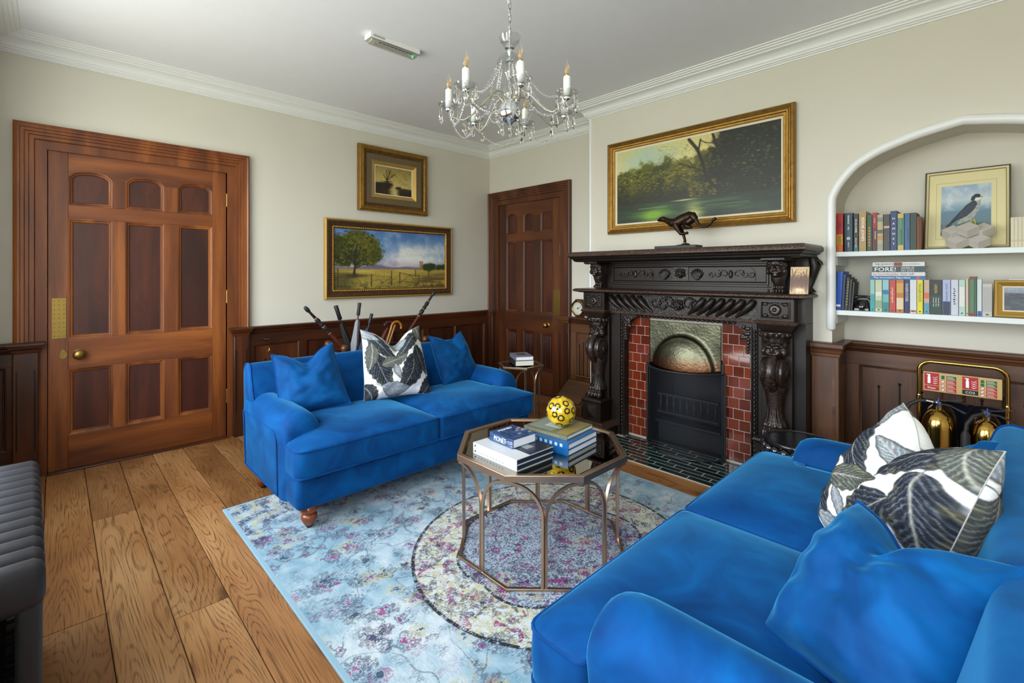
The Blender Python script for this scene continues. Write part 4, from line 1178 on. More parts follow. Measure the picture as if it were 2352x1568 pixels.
# ---- hearth
hr = build(MB().prism([(HX0, HY0), (HX1, HY0), (HX1, -0.502), (3.259, -0.502), (3.259, -0.436), (2.265, -0.436), (2.265, -0.502), (HX0, -0.502)], 'z', -0.02, 0.0052), 'hearth', W['grout'])
tag(hr, 'dark green tiled hearth in front of the fireplace', 'hearth')
rows = 9; rh = (-0.438 - HY0) / rows
for r in range(rows):
    y0 = HY0 + rh * r; x = HX0 - 0.2 * ((r * 0.37) % 1)
    while x < HX1 - 0.001:
        lo, hi = (HX0, HX1) if y0 + rh < -0.5 else (2.268, 3.256)
        a, b = max(x, lo), min(x + 0.20, hi)
        if b - a > 0.012:
            g = 0.0034
            m_ = MB().loft([[(a + g, y0 + g, 0.004), (b - g, y0 + g, 0.004), (b - g, y0 + rh - g, 0.004), (a + g, y0 + rh - g, 0.004)], [(a + g, y0 + g, 0.0055), (b - g, y0 + g, 0.0055), (b - g, y0 + rh - g, 0.0055), (a + g, y0 + rh - g, 0.0055)], [(a + g + 0.001, y0 + g + 0.001, 0.0065), (b - g - 0.001, y0 + g + 0.001, 0.0065), (b - g - 0.001, y0 + rh - g - 0.001, 0.0065), (a + g + 0.001, y0 + rh - g - 0.001, 0.0065)]])
            build(m_, 'tile', W['green_tile'], hr, smooth=0)
        x += 0.20
build(MB().box(HX0, HY0 - 0.004, -0.01, HX1, HY0, 0.0065), 'hearth_edge', W['grout'], hr)
# ---- fire screen
fs = thing('fire_screen', 'curved black mesh fireguard standing on the green hearth', 'fireguard', (2.76, -0.50, 0.0065), world=True)
def sc(u): t = 2 * u - 1; return (2.762 + 0.308 * t, -0.468 - 0.185 * (1 - abs(t) ** 2.4))
Z0, Z1 = 0.0065, 0.628
build(MB().grid(lambda u, v: (*sc(u), Z0 + 0.006 + (Z1 - Z0 - 0.012) * v), 40, 2), 'mesh_panel', W['mesh'], fs, smooth=180, fix=False)
build(MB().tube([(*sc(i / 40), Z1) for i in range(41)], 0.007, 8), 'top_rail', W['black'], fs)
build(MB().tube([(*sc(i / 40), Z0 + 0.007) for i in range(41)], 0.007, 8), 'bottom_rail', W['black'], fs)
for u in (0, 1): build(MB().tube([(*sc(u), Z0 + 0.0), (*sc(u), Z1)], 0.008, 8), 'side_post', W['black'], fs)
# ------------------------------------------------------------------ rug
RX0, RX1, RY0, RY1 = 1.362, 4.42, -3.222, -1.135
def rug_mat():
    m, nt, b = newmat('distressed_blue_rug')
    tc = nd(nt, 'TexCoord'); v = tc.outputs['Object']
    sp = nd(nt, 'SeparateXYZ', {0: v}); X, Y = sp.outputs[0], sp.outputs[1]
    def noise(scale, det=3.0, dist=0.0, w=0.0, sv=(1, 1, 1)):
        mp = nd(nt, 'Mapping', {'Location': (w, w * 1.7, 0), 'Scale': sv}); nt.links.new(v, mp.inputs[0])
        return nd(nt, 'TexNoise', {'Vector': mp.outputs[0], 'Scale': scale, 'Detail': det, 'Distortion': dist}).outputs[0]
    big = noise(2.2, 3.0); fine = noise(260, 2.0, 0, 3.0, (1, 0.35, 1)); mid = noise(34, 4.0, 0.3, 7.0); streak = noise(46, 3.0, 0, 5.0, (1, 6.0, 1)); weave = noise(640, 1.0, 0, 9, (1, 1, 1))
    sky, pale, white = srgb(132, 168, 185), srgb(170, 192, 203), srgb(212, 217, 218)
    navy, cream, mag, grey, char = srgb(34, 48, 80), srgb(196, 186, 138), srgb(146, 30, 110), srgb(90, 90, 98), srgb(30, 32, 40)
    mot = math_(nt, 'ADD', math_(nt, 'MULTIPLY', big, 0.50), math_(nt, 'ADD', math_(nt, 'MULTIPLY', noise(13, 4.0, 0.4, 31.0), 0.32), math_(nt, 'MULTIPLY', streak, 0.18)))
    c = ramp(nt, mot, [(0.40, sky), (0.50, pale), (0.60, white)])
    worn = sm(nt, math_(nt, 'ADD', math_(nt, 'MULTIPLY', fine, 0.5), math_(nt, 'MULTIPLY', mid, 0.5)), 0.44, 0.54)   # 0 bare, 1 pile left
    keep = sm(nt, math_(nt, 'ADD', math_(nt, 'MULTIPLY', fine, 0.55), math_(nt, 'MULTIPLY', mid, 0.45)), 0.38, 0.50)
    # medallion
    r = math_(nt, 'SQRT', math_(nt, 'ADD', math_(nt, 'POWER', math_(nt, 'DIVIDE', math_(nt, 'SUBTRACT', X, MXC), 0.655), 2.0), math_(nt, 'POWER', math_(nt, 'DIVIDE', math_(nt, 'SUBTRACT', Y, MYC), 0.685), 2.0)))
    ang = math_(nt, 'ARCTAN2', math_(nt, 'SUBTRACT', Y, MYC), math_(nt, 'SUBTRACT', X, MXC))
    scal = math_(nt, 'MULTIPLY', math_(nt, 'ABSOLUTE', math_(nt, 'SINE', math_(nt, 'MULTIPLY', ang, 4.0))), 0.05)
    ro = r
    ri = math_(nt, 'SUBTRACT', r, scal)
    in_outer = sm(nt, ro, 1.004, 0.992); edge = math_(nt, 'MULTIPLY', sm(nt, math_(nt, 'ABSOLUTE', math_(nt, 'SUBTRACT', ro, 1.0)), 0.016, 0.008), keep)
    in_inner = sm(nt, ri, 0.655, 0.640); edge2 = math_(nt, 'MULTIPLY', sm(nt, math_(nt, 'ABSOLUTE', math_(nt, 'SUBTRACT', ri, 0.65)), 0.014, 0.006), keep)
    creamc = mixc(nt, math_(nt, 'MULTIPLY', worn, 0.85), white, cream)
    c = mixc(nt, in_outer, c, creamc)
    inner = mixc(nt, math_(nt, 'MULTIPLY', sm(nt, math_(nt, 'ADD', math_(nt, 'MULTIPLY', fine, 0.6), math_(nt, 'MULTIPLY', streak, 0.4)), 0.47, 0.56), 0.85), srgb(186, 196, 208), navy)
    c = mixc(nt, in_inner, c, inner)
    ringm = math_(nt, 'MULTIPLY', math_(nt, 'MULTIPLY', in_outer, keep), sm(nt, noise(15.0, 2.5, 0.6, 37.0), 0.585, 0.62))
    c = mixc(nt, math_(nt, 'MULTIPLY', ringm, 0.85), c, mag)
    ringn = math_(nt, 'MULTIPLY', math_(nt, 'MULTIPLY', in_outer, worn), sm(nt, noise(17.0, 2.5, 0.6, 43.0), 0.57, 0.62))
    c = mixc(nt, math_(nt, 'MULTIPLY', ringn, 0.8), c, navy)
    # field flowers: rosettes on jittered cells
    def flowers(scale, rad, ringc, corec, w, amount, warp=0.0):
        mp = nd(nt, 'Mapping', {'Location': (w, w * 0.6, 0)}); nt.links.new(v, mp.inputs[0])
        vec = mp.outputs[0]
        n = nd(nt, 'TexNoise', {'Vector': vec, 'Scale': 46.0, 'Detail': 3.0})
        vo = nd(nt, 'TexVoronoi', {'Vector': vec, 'Scale': scale, 'Randomness': 0.85}, feature='F1', voronoi_dimensions='2D')
        d = math_(nt, 'ADD', vo.outputs['Distance'], math_(nt, 'MULTIPLY', math_(nt, 'SUBTRACT', n.outputs[0], 0.5), rad * 4.2))
        s_ = nd(nt, 'SeparateColor', {0: vo.outputs['Color']})
        on = sm(nt, s_.outputs[0], 1 - amount, 1 - amount + 0.02)
        ring = math_(nt, 'MULTIPLY', sm(nt, math_(nt, 'ABSOLUTE', math_(nt, 'SUBTRACT', d, rad)), rad * 0.48, rad * 0.22), on)
        core = math_(nt, 'MULTIPLY', sm(nt, d, rad * 0.5, rad * 0.3), on)
        return math_(nt, 'MULTIPLY', ring, keep), math_(nt, 'MULTIPLY', core, keep)
    fade = sm(nt, noise(1.9, 2.0, 0, 25.0), 0.28, 0.50)
    for args in ((5.6, 0.20, navy, mag, 1.3, 0.40), (7.0, 0.17, mag, navy, 4.1, 0.42), (6.5, 0.22, grey, navy, 8.2, 0.40), (7.5, 0.20, cream, navy, 12.5, 0.34), (13.0, 0.22, navy, mag, 16.0, 0.30), (4.2, 0.15, cream, mag, 21.0, 0.55)):
        rg, co = flowers(args[0], args[1], args[2], args[3], args[4], args[5])
        c = mixc(nt, math_(nt, 'MULTIPLY', math_(nt, 'MULTIPLY', rg, 0.62), fade), c, args[2]); c = mixc(nt, math_(nt, 'MULTIPLY', math_(nt, 'MULTIPLY', co, 0.9), fade), c, args[3])
    # thin wandering vines
    vn = noise(3.1, 1.5, 0.8, 14.0)
    vine = math_(nt, 'MULTIPLY', sm(nt, math_(nt, 'ABSOLUTE', math_(nt, 'SUBTRACT', vn, 0.5)), 0.008, 0.003), keep)
    c = mixc(nt, math_(nt, 'MULTIPLY', vine, 0.6), c, grey)
    # grey hatch patches
    hp = math_(nt, 'MULTIPLY', sm(nt, noise(9.0, 2.0, 0, 17.0), 0.50, 0.60), sm(nt, fine, 0.48, 0.55))
    c = mixc(nt, math_(nt, 'MULTIPLY', hp, 0.6), c, srgb(74, 90, 116))
    c = mixc(nt, math_(nt, 'MAXIMUM', edge, edge2), c, char)
    # corner spandrels: scalloped dark motifs near the border
    dx = math_(nt, 'MINIMUM', math_(nt, 'SUBTRACT', X, RX0), math_(nt, 'SUBTRACT', RX1, X)); dy = math_(nt, 'MINIMUM', math_(nt, 'SUBTRACT', Y, RY0), math_(nt, 'SUBTRACT', RY1, Y))
    dc = math_(nt, 'ADD', math_(nt, 'ADD', math_(nt, 'MULTIPLY', dx, 0.75), math_(nt, 'MULTIPLY', dy, 1.0)), math_(nt, 'MULTIPLY', math_(nt, 'ABSOLUTE', math_(nt, 'SINE', math_(nt, 'MULTIPLY', math_(nt, 'SUBTRACT', dx, dy), 9.0))), 0.11))
    incorner = sm(nt, dc, 0.53, 0.52)
    cw = math_(nt, 'SINE', math_(nt, 'MULTIPLY', dc, 42.0))
    band = math_(nt, 'MULTIPLY', math_(nt, 'MULTIPLY', sm(nt, cw, 0.25, 0.6), incorner), worn)
    c = mixc(nt, math_(nt, 'MULTIPLY', band, 0.8), c, navy)
    crm = math_(nt, 'MULTIPLY', math_(nt, 'MULTIPLY', sm(nt, cw, -0.55, -0.8), incorner), keep)
    c = mixc(nt, math_(nt, 'MULTIPLY', crm, 0.7), c, cream)
    # border edge stripe
    dmin = math_(nt, 'MINIMUM', dx, dy)
    c = mixc(nt, sm(nt, dmin, 0.022, 0.018), c, srgb(150, 182, 196))
    c = mixc(nt, math_(nt, 'MULTIPLY', sm(nt, weave, 0.5, 0.75), 0.25), c, srgb(80, 100, 118))
    nt.links.new(c, b.inputs['Base Color'])
    b.inputs['Roughness'].default_value = 0.95; b.inputs['Specular IOR Level'].default_value = 0.1; b.inputs['Sheen Weight'].default_value = 0.15
    bumpn(nt, b, fine, 0.25, 0.002)
    return m
MXC, MYC = 2.89, -2.13
mb = MB()
mb.loft([[(RX0 + o, RY0 + o, z), (RX1 - o, RY0 + o, z), (RX1 - o, RY1 - o, z), (RX0 + o, RY1 - o, z)] for o, z in ((0, 0.0012), (0, 0.006), (0.004, 0.009))])
rug = build(mb, 'rug', rug_mat(), smooth=0)
tag(rug, 'distressed pale blue rug with cream oval medallion and magenta flowers', 'rug')
RZ = 0.009

# ------------------------------------------------------------------ sofas
def round_poly(pts, rs, n=5):
    out = []
    m = len(pts)
    for i in range(m):
        p = Vector(pts[i]); a = Vector(pts[i - 1]); b = Vector(pts[(i + 1) % m]); r = rs[i] if isinstance(rs, (list, tuple)) else rs
        d1 = (a - p).normalized(); d2 = (b - p).normalized()
        k = min(r, (a - p).length * 0.49, (b - p).length * 0.49)
        s_, e_ = p + d1 * k, p + d2 * k
        for j in range(n + 1):
            t = j / n
            q = s_ * (1 - t) ** 2 + p * (2 * t * (1 - t)) + e_ * t ** 2
            out.append((q.x, q.y))
    return out
def subdiv_poly(pts, L):
    out = []
    for a, b in zip(pts, pts[1:] + pts[:1]):
        d = math.hypot(b[0] - a[0], b[1] - a[1]); n = max(1, int(d / L))
        for k in range(n): out.append((a[0] + (b[0] - a[0]) * k / n, a[1] + (b[1] - a[1]) * k / n))
    return out
def make_sofa(label, loc, rotz):
    s = thing('sofa', label, 'sofa', loc, rotz, 'matching blue velvet sofas')
    HL = 0.866
    fz = 0.126
    build(MB().box(0.03, -HL + 0.012, fz, 0.905, HL - 0.012, 0.300), 'base', W['velvet'], s, bevel=0.028, seg=4)
    # back
    prof = round_poly([(0.0, fz), (-0.025, 0.762), (0.095, 0.785), (0.258, 0.30), (0.258, fz)], [0.01, 0.045, 0.05, 0.02, 0.01], 6)
    R = []
    for y, sc_ in ((-HL + 0.004, 0.955), (-HL + 0.012, 0.985), (-HL + 0.03, 1.0)) + tuple((-HL + 0.06 + (2 * HL - 0.12) * i / 8, 1.0) for i in range(9)) + ((HL - 0.03, 1.0), (HL - 0.012, 0.985), (HL - 0.004, 0.955)):
        R.append([(0.12 + (x - 0.12) * sc_, y, 0.40 + (z - 0.40) * sc_) for x, z in prof])
    bk = build(MB().loft(R), 'back', W['velvet'], s, smooth=60)
    for q in (-1, 1):
        build(MB().tube([(x, q * (HL - 0.012), z) for x, z in prof[6:22]], 0.0045, 6), 'piping', W['piping'], bk)
    # arms
    def arm(q):
        sec = []
        w = 0.094
        pts = [(-w, fz + 0.004), (-w - 0.004, 0.30), (-w - 0.006, 0.42)]
        for k in range(11):
            a = PI + (-PI) * k / 10
            pts.append(((w + 0.012) * math.cos(a), 0.498 + 0.098 * math.sin(a)))
        pts += [(w + 0.002, 0.42), (w, 0.30), (w, fz + 0.004)]
        R = []
        for x, k in ((0.02, 0.90), (0.035, 0.97), (0.06, 1.0), (0.2, 1.0), (0.35, 1.0), (0.5, 1.0), (0.60, 1.0), (0.66, 0.995), (0.70, 0.975), (0.728, 0.94), (0.748, 0.88), (0.760, 0.79), (0.766, 0.66)):
            R.append([(x - (0.02 if z < 0.2 and x > 0.7 else 0), q * (HL - w) + y * k, 0.33 + (z - 0.33) * (k if z > 0.33 else 1)) for y, z in pts])
        am = build(MB().loft(R), 'arm', W['velvet'], s, smooth=70)
        yo = q * (HL + 0.006)
        pth = round_poly([(0.05, 0.14), (0.655, 0.14), (0.655, 0.485), (0.05, 0.485)], [0.01, 0.01, 0.07, 0.02], 6)
        build(MB().tube([(x, q * (HL + 0.002 + 0.011 * max(0.0, min(1.0, (z - 0.26) / 0.22))), z) for x, z in pth], 0.005, 6, closed=True), 'piping', W['piping'], am)
    arm(-1); arm(1)
    # T-shaped seat cushions
    for q in (-1, 1):
        c0 = 0.004 * q; c1 = q * (HL - 0.195); c2 = q * (HL + 0.004)
        pts = [(0.262, c0), (0.262, c1), (0.762, c1), (0.762, c2), (0.945, c2), (0.945, c0)]
        ol = subdiv_poly(round_poly(pts, [0.03, 0.03, 0.02, 0.03, 0.055, 0.03], 5), 0.05)
        n = len(ol)
        cx = sum(p[0] for p in ol) / n; cy = sum(p[1] for p in ol) / n
        cx, cy = 0.60, q * 0.36
        def ring(k, z, ins=0.0):
            return [(cx + (p[0] - cx) * k, cy + (p[1] - cy) * k, z(p, k) if callable(z) else z) for p in ol]
        def crown(p, k):
            x_, y_ = cx + (p[0] - cx) * k, abs(cy + (p[1] - cy) * k)
            f = max(0, 1 - abs(2 * (x_ - 0.262) / 0.683 - 1) ** 4) * max(0, 1 - abs(2 * y_ / HL - 1) ** 4)
            return 0.446 + 0.060 * min(f, (1 - k ** 2.6) * 4)
        R = [ring(0.05, 0.304), ring(0.975, 0.302), ring(0.992, 0.306), ring(1.0, 0.318), ring(1.006, 0.375), ring(1.0, 0.432), ring(0.994, 0.443), ring(0.985, crown)] + [ring(k, crown) for k in (0.95, 0.9, 0.8, 0.68, 0.54, 0.4, 0.26, 0.12, 0.03)]
        mb = MB().loft(R)
        sc_ = build(mb, 'seat_cushion', W['velvet'], s, smooth=75)
        build(MB().tube([(p[0], p[1], 0.4425) for p in ring(1.0, 0)], 0.005, 6, closed=True), 'piping', W['piping'], sc_)
        build(MB().tube([(p[0], p[1], 0.308) for p in ring(1.0, 0)], 0.005, 6, closed=True), 'piping', W['piping'], sc_)
    # turned feet
    for x, y in ((0.845, -0.772), (0.845, 0.772), (0.15, -0.795), (0.15, 0.795)):
        onrug = RX0 < (loc[0] + (x if rotz == 0 else -x)) < RX1
        z0 = RZ if onrug else 0.0
        f = build(MB().lathe([(0.014, z0 + 0.012), (0.022, z0 + 0.014), (0.034, 0.045), (0.042, 0.062), (0.040, 0.076), (0.030, 0.084), (0.034, 0.090), (0.046, 0.100), (0.048, 0.112), (0.040, 0.122), (0.038, 0.130)], 22, (x, y, 0)), 'foot', W['foot'], s, smooth=60)
        build(MB().lathe([(0.012, z0 + 0.0005), (0.015, z0 + 0.004), (0.015, z0 + 0.013), (0.008, z0 + 0.016)], 14, (x, y, 0)), 'castor', W['black'], f)
    return s
sofa1 = make_sofa('blue velvet sofa on turned feet beside the umbrella stand', (1.048, -2.166, 0), 0)
sofa2 = make_sofa('blue velvet sofa in the foreground with its arm nearest the camera', (4.535, -2.166, 0), PI)

# ------------------------------------------------------------------ cushions
def leaf_canvas(n, seed, kl=1.18, kw=1.30):
    cv = Canvas(n, n, (238, 238, 234))
    r = np.random.default_rng(seed)
    nz = vnoise(n, n, 40, seed, 3); nz2 = vnoise(n, n, 120, seed + 1, 2)
    leaves = [(0.30, 0.26, 0.46, 35, 0.17, 0), (0.70, 0.20, 0.44, 150, 0.15, 0), (0.22, 0.66, 0.50, 70, 0.19, 0), (0.68, 0.70, 0.52, 112, 0.20, 0), (0.48, 0.45, 0.40, -30, 0.14, 1), (0.90, 0.48, 0.40, 80, 0.13, 0),
              (0.08, 0.40, 0.34, 100, 0.11, 1), (0.46, 0.90, 0.36, 10, 0.12, 2), (0.92, 0.90, 0.38, 140, 0.13, 0), (0.50, 0.06, 0.34, 170, 0.11, 2), (0.06, 0.92, 0.34, 60, 0.12, 0), (0.95, 0.10, 0.30, 60, 0.11, 1), (0.05, 0.08, 0.30, 30, 0.11, 2), (0.45, 0.68, 0.22, 60, 0.06, 2)]
    for (u, v, L, a, w, kind) in leaves:
        L *= kl; w *= kw
        u += r.uniform(-0.03, 0.03); v += r.uniform(-0.03, 0.03); a = math.radians(a + r.uniform(-12, 12)); cu = r.uniform(-0.5, 0.5)
        dx, dy = cv.u - u, cv.v - v
        t = (dx * math.cos(a) + dy * math.sin(a)) / L + 0.5
        s_ = -dx * math.sin(a) + dy * math.cos(a) - cu * L * (t - 0.5) ** 2
        tt = np.clip(t, 0.001, 0.999)
        ww = w * np.sin(PI * tt ** 0.75) ** 0.85 * 0.62
        ww = ww * (1 + 0.06 * np.sin(tt * 40))
        d = (np.abs(s_) - ww) / 0.006
        inside = np.where((t > 0) & (t < 1), 1 / (1 + np.exp(np.clip(d * 2, -30, 30))), 0)
        vein = np.sin((tt * 1.0 - np.abs(s_) / w * 0.55) * 64 + nz * 6)
        base = {0: np.array((34, 38, 46.)), 1: np.array((74, 76, 70.)), 2: np.array((126, 132, 138.))}[kind]
        c = base[None, None] + (np.clip(vein, 0, 1) ** 1.5 * (0.25 + nz))[..., None] * np.array((58, 62, 64.)) + ((nz2 - 0.5) * 40)[..., None]
        och = np.clip((np.abs(s_) / np.maximum(ww, 1e-4) - 0.45) * 1.8, 0, 1) * np.clip((nz - 0.50) * 5, 0, 1) * (0.55 if kind != 2 else 0.2)
        c = c * (1 - och[..., None]) + np.array((150, 134, 70.)) * och[..., None]
        mid = np.exp(-(s_ / 0.006) ** 2) * (t < 0.93)
        c = c * (1 - 0.7 * mid[..., None]) + np.array((190, 186, 170.)) * 0.7 * mid[..., None]
        cv.put(inside, c)
        rim = np.exp(-(d * 0.9) ** 2) * ((t > 0.01) & (t < 0.99)) * 0.65
        cv.put(rim, (28, 30, 34))
        stem = np.exp(-((s_ + 0.0) / 0.004) ** 2) * ((t < 0.02) & (t > -0.22)) * 0.8
        cv.put(stem, (60, 62, 60))
    return cv
def cushion(label, loc, size, yaw, tilt, mat, thick=0.10, chop=0.30, roll=0.0, cv=None, N=44, seed=0, group=None, wr=0.012, squash=0.0):
    """faces local +x; loc is the centre of its bottom edge"""
    o_ = thing('scatter_cushion', label, 'cushion', loc, 0, group)
    o_.rotation_euler = (roll, tilt, yaw)
    h = size / 2
    sst = lambda t: t * t * (3 - 2 * t)
    def P(u, v, side):
        y = h * u * (1 - 0.085 * (1 - v * v)); z = h * v * (1 - 0.07 * (1 - u * u))
        th = thick * max(0.0, (1 - abs(u) ** 2.6) * (1 - abs(v) ** 2.6)) ** 0.55
        if chop:
            k = sst(min(1, max(0, (v + 0.15) / 1.15)))
            g = math.exp(-(u / 0.40) ** 2)
            z -= chop * h * g * k * 1.25
            th *= (1 - 0.35 * math.exp(-(u / 0.16) ** 2) * k)
            z += 0.10 * h * k * abs(u) ** 2
            y *= (1 - 0.10 * k)
            x0 = -0.06 * size * k * (abs(u) ** 1.5) * 0
        n1 = mnoise.noise(Vector((u * 1.6 + seed * 3.1, v * 1.6, side * 2.0 + seed))) * wr * 1.4 + mnoise.noise(Vector((u * 3.2 + seed, v * 4.2 + side * 5, seed * 1.3))) * wr
        e = min(1, (1 - max(abs(u), abs(v))) * 5)
        x = side * th + n1 * e * 1.2
        z = z + h
        if squash and z < h: x *= 1 + squash * (1 - z / h)
        return (x, y, z)
    mb = MB(); cols = []
    for side in (1, -1):
        k = len(mb.v)
        for j in range(N + 1):
            for i in range(N + 1): mb.v.append(P(-1 + 2 * i / N, -1 + 2 * j / N, side))
        for j in range(N):
            for i in range(N):
                a = k + j * (N + 1) + i; q = (a, a + 1, a + N + 2, a + N + 1)
                mb.f.append(q if side > 0 else q[::-1])
    o = build(mb, 'cushion_cover', mat, o_, smooth=180, fix=False)
    if cv is not None:
        uu = np.linspace(0, 1, N + 1); ii = np.clip((uu * cv.w).astype(int), 0, cv.w - 1)
        A = lin(np.clip(cv.a, 0, 255))[::-1][ii][:, ii]
        set_cols(o.data, np.concatenate([A.reshape(-1, 3), A[:, ::-1].reshape(-1, 3)]))
    M_ = 60
    ed = [P(-1 + 2 * i / M_, -1, 0) for i in range(M_)] + [P(1, -1 + 2 * i / M_, 0) for i in range(M_)] + [P(1 - 2 * i / M_, 1, 0) for i in range(M_)] + [P(-1, 1 - 2 * i / M_, 0) for i in range(M_)]
    if cv is None: build(MB().tube(ed, 0.006, 6, closed=True), 'piping', W['piping'], o_, local=True)
    else:
        build(MB().tube(ed, 0.0016, 5, closed=True), 'seam', C(190, 190, 184), o_, local=True)
    return o_
SEAT = 0.485
G1 = 'scatter cushions on the sofas'
p = onx(715, 870, 1.40)
cushion('plain blue velvet cushion leaning at the left end of the umbrella-side sofa', (1.49, p.y + 0.0, SEAT), 0.41, math.radians(-16), math.radians(-28), W['velvet2'], 0.090, 0.26, roll=math.radians(9), group=G1, seed=1, N=60, wr=0.008)
p = onx(892, 850, 1.40)
cvA = leaf_canvas(260, 3)
cushion('leaf-print cushion in the middle of the umbrella-side sofa', (1.545, p.y, SEAT + 0.005), 0.48, math.radians(-12), math.radians(-22), W['cloth'], 0.105, 0.32, cv=cvA, N=170, group=G1, seed=2)
p = onx(1040, 845, 1.36)
cushion('plain blue velvet cushion at the right end of the umbrella-side sofa', (1.47, p.y + 0.01, SEAT), 0.40, math.radians(8), math.radians(-27), W['velvet2'], 0.090, 0.20, group=G1, seed=3, N=60, wr=0.008)
cvB = leaf_canvas(440, 8, 1.10, 1.28)
cushion('big leaf-print cushion on the foreground sofa', (4.165, -2.24, SEAT - 0.005), 0.475, math.radians(180 + 32), math.radians(-24), W['cloth'], 0.140, 0.26, cv=cvB, N=270, group=G1, seed=4)
cushion('crumpled blue velvet cushion closest to the camera on the foreground sofa', (4.205, -2.765, SEAT + 0.02), 0.385, math.radians(180 + 54), math.radians(-48), W['velvet2'], 0.130, 0.22, roll=math.radians(8), group=G1, seed=5, N=80, wr=0.013)
cushion('blue velvet cushion half hidden behind the leaf print on the foreground sofa', (4.225, -1.62, SEAT), 0.38, math.radians(180), math.radians(-44), W['velvet2'], 0.09, 0.20, group=G1, seed=6, N=50)
# ------------------------------------------------------------------ arched octagonal tables
def arch_table(name, label, c, z0, R, Ht, zs, n=8, bar=0.012, rim=0.030, glass=None, twist=None):
    t = thing(name, label, 'table', (c[0], c[1], z0))
    ap = PI / n if twist is None else twist
    V = [(R * math.cos(ap + 2 * PI * k / n), R * math.sin(ap + 2 * PI * k / n)) for k in range(n)]
    build(MB().bar([(x, y, Ht - rim / 2) for x, y in V], 0.024, rim, closed=True), 'rim', W['champagne'], t, bevel=0.002)
    k_ = (R - 0.011) / R
    top = MB().loft([[(x * k_, y * k_, Ht - 0.016) for x, y in V], [(x * k_, y * k_, Ht - 0.010) for x, y in V], [(x * k_ * 0.955, y * k_ * 0.955, Ht - 0.007) for x, y in V]])
    build(top, 'mirror_top', glass or W['smoked'], t, smooth=0)
    build(MB().bar([(x, y, bar / 2) for x, y in V], bar * 1.2, bar, closed=True), 'base_ring', W['champagne'], t, bevel=0.001)
    for k in range(n):
        v = Vector(V[k]); a = (Vector(V[k - 1]) + v) / 2; b = (Vector(V[(k + 1) % n]) + v) / 2
        a = a + (v - a).normalized() * bar * 0.52; b = b + (v - b).normalized() * bar * 0.52
        pts = [(a.x, a.y, bar)]
        zt = Ht - rim - bar / 2
        for i in range(9):
            q = PI / 2 * i / 8
            p = a + (v - a) * (1 - math.cos(q)); pts.append((p.x, p.y, zs + (zt - zs) * math.sin(q)))
        for i in range(1, 9):
            q = PI / 2 * i / 8
            p = v + (b - v) * math.sin(q); pts.append((p.x, p.y, zs + (zt - zs) * math.cos(q)))
        pts.append((b.x, b.y, bar))
        build(MB().bar(pts, bar, bar, up=(v.x, v.y, 0)), 'arched_leg', W['champagne'], t, smooth=30)
    return t
TCX, TCY = 2.826, -2.145
arch_table('coffee_table', 'octagonal coffee table with smoked mirror top and arched champagne metal legs', (TCX, TCY), RZ, 0.388 / math.cos(PI / 8), 0.500 - RZ, 0.300)
arch_table('side_table', 'small octagonal side table with arched metal legs beside the narrow door', (1.465, -0.925), 0.0, 0.200, 0.548, 0.40, n=6, bar=0.009, rim=0.016)
TT = 0.493

# ------------------------------------------------------------------ books
def book(label, M, h, w, t, cov, page=None, group=None, rnd=0.0, b=0.0028, name='book', inset=0.003):
    """local: x along the spine, y from spine to fore-edge, z thickness; spine looks along -y"""
    r = thing(name, label, 'book', (0, 0, 0), 0, group)
    r.matrix_basis = M
    sp = [(-rnd * math.sin(PI * k / 6), b + (t - 2 * b) * k / 6) for k in range(7)] if rnd else []
    prof = [(0.0, 0.0), (w, 0.0), (w, b), (b * 1.4, b), (b * 1.4, t - b), (w, t - b), (w, t), (0.0, t)] + sp[::-1]
    R = [[(x, p[0], p[1]) for p in prof] for x in (0, h)]
    m_ = MB()
    n = len(prof); m_.v = [p for g in R for p in g]
    m_.f = [(i, (i + 1) % n, n + (i + 1) % n, n + i) for i in range(n)]
    for o_ in (0, n):
        def F(*ix): m_.f.append(tuple(o_ + i for i in ix))
        F(0, 1, 2, 3); F(4, 5, 6, 7); F(0, 3, 4, 7)
        if sp: F(7, *range(8, n), 0)
    build(m_, 'cover', cov, r, smooth=35)
    build(MB().box(inset, b * 1.4, b, h - inset, w - inset, t - b), 'pages', page or W['page'], r)
    r['_dims'] = (h, w, t)
    return r
def spine_text(r, s, mat, at, fit_w=None, fit_h=None, down=True, name='title', rnd=0.0):
    h, w, t = r['_dims']
    if down: M = basis((h * (1 - at), -rnd - 0.0006, t / 2), (-1, 0, 0), (0, 0, -1))
    else: M = basis((h * at, -rnd - 0.0006, t / 2), (1, 0, 0), (0, 0, 1))
    return text(s, mat, r, M, fit_w, fit_h, name)
def spine_band(r, x0, x1, mat, name='spine_band', rnd=0.0):
    h, w, t = r['_dims']
    return build(MB().box(h * x0, -rnd - 0.0004, 0.0015, h * x1, 0.001, t - 0.0015), name, mat, r)
def flat_from_px(A, B, Cc, ztop, t):
    """matrix + sizes for a book lying flat: A->B is its spine edge, C the far corner of the other side (photo pixels of the top face)"""
    a, b_, c = onz(*A, ztop), onz(*B, ztop), onz(*Cc, ztop)
    X = (b_ - a); h = X.length; X.normalize(); Y = Vector((0, 0, 1)).cross(X); w = (c - b_).dot(Y)
    o = a.copy(); o.z = ztop - t
    return basis(o, X, Y), h, abs(w)
GB = 'books on the coffee table'
t1 = 0.026
M, h, w = flat_from_px((1087, 1027), (1206, 1078), (1298, 1039), TT + t1 + 0.0005, t1)
h, w = 0.300, 0.235
white_c, navy_c = C(238, 240, 242, 0.3), C(26, 44, 66, 0.3)
bk1 = book('large white book at the bottom of the left pile on the coffee table', M, h, w, t1, white_c, navy_c, GB)
M2 = M.copy(); M2.translation = M.translation + Vector((0.003, -0.003, t1 + 0.0006))
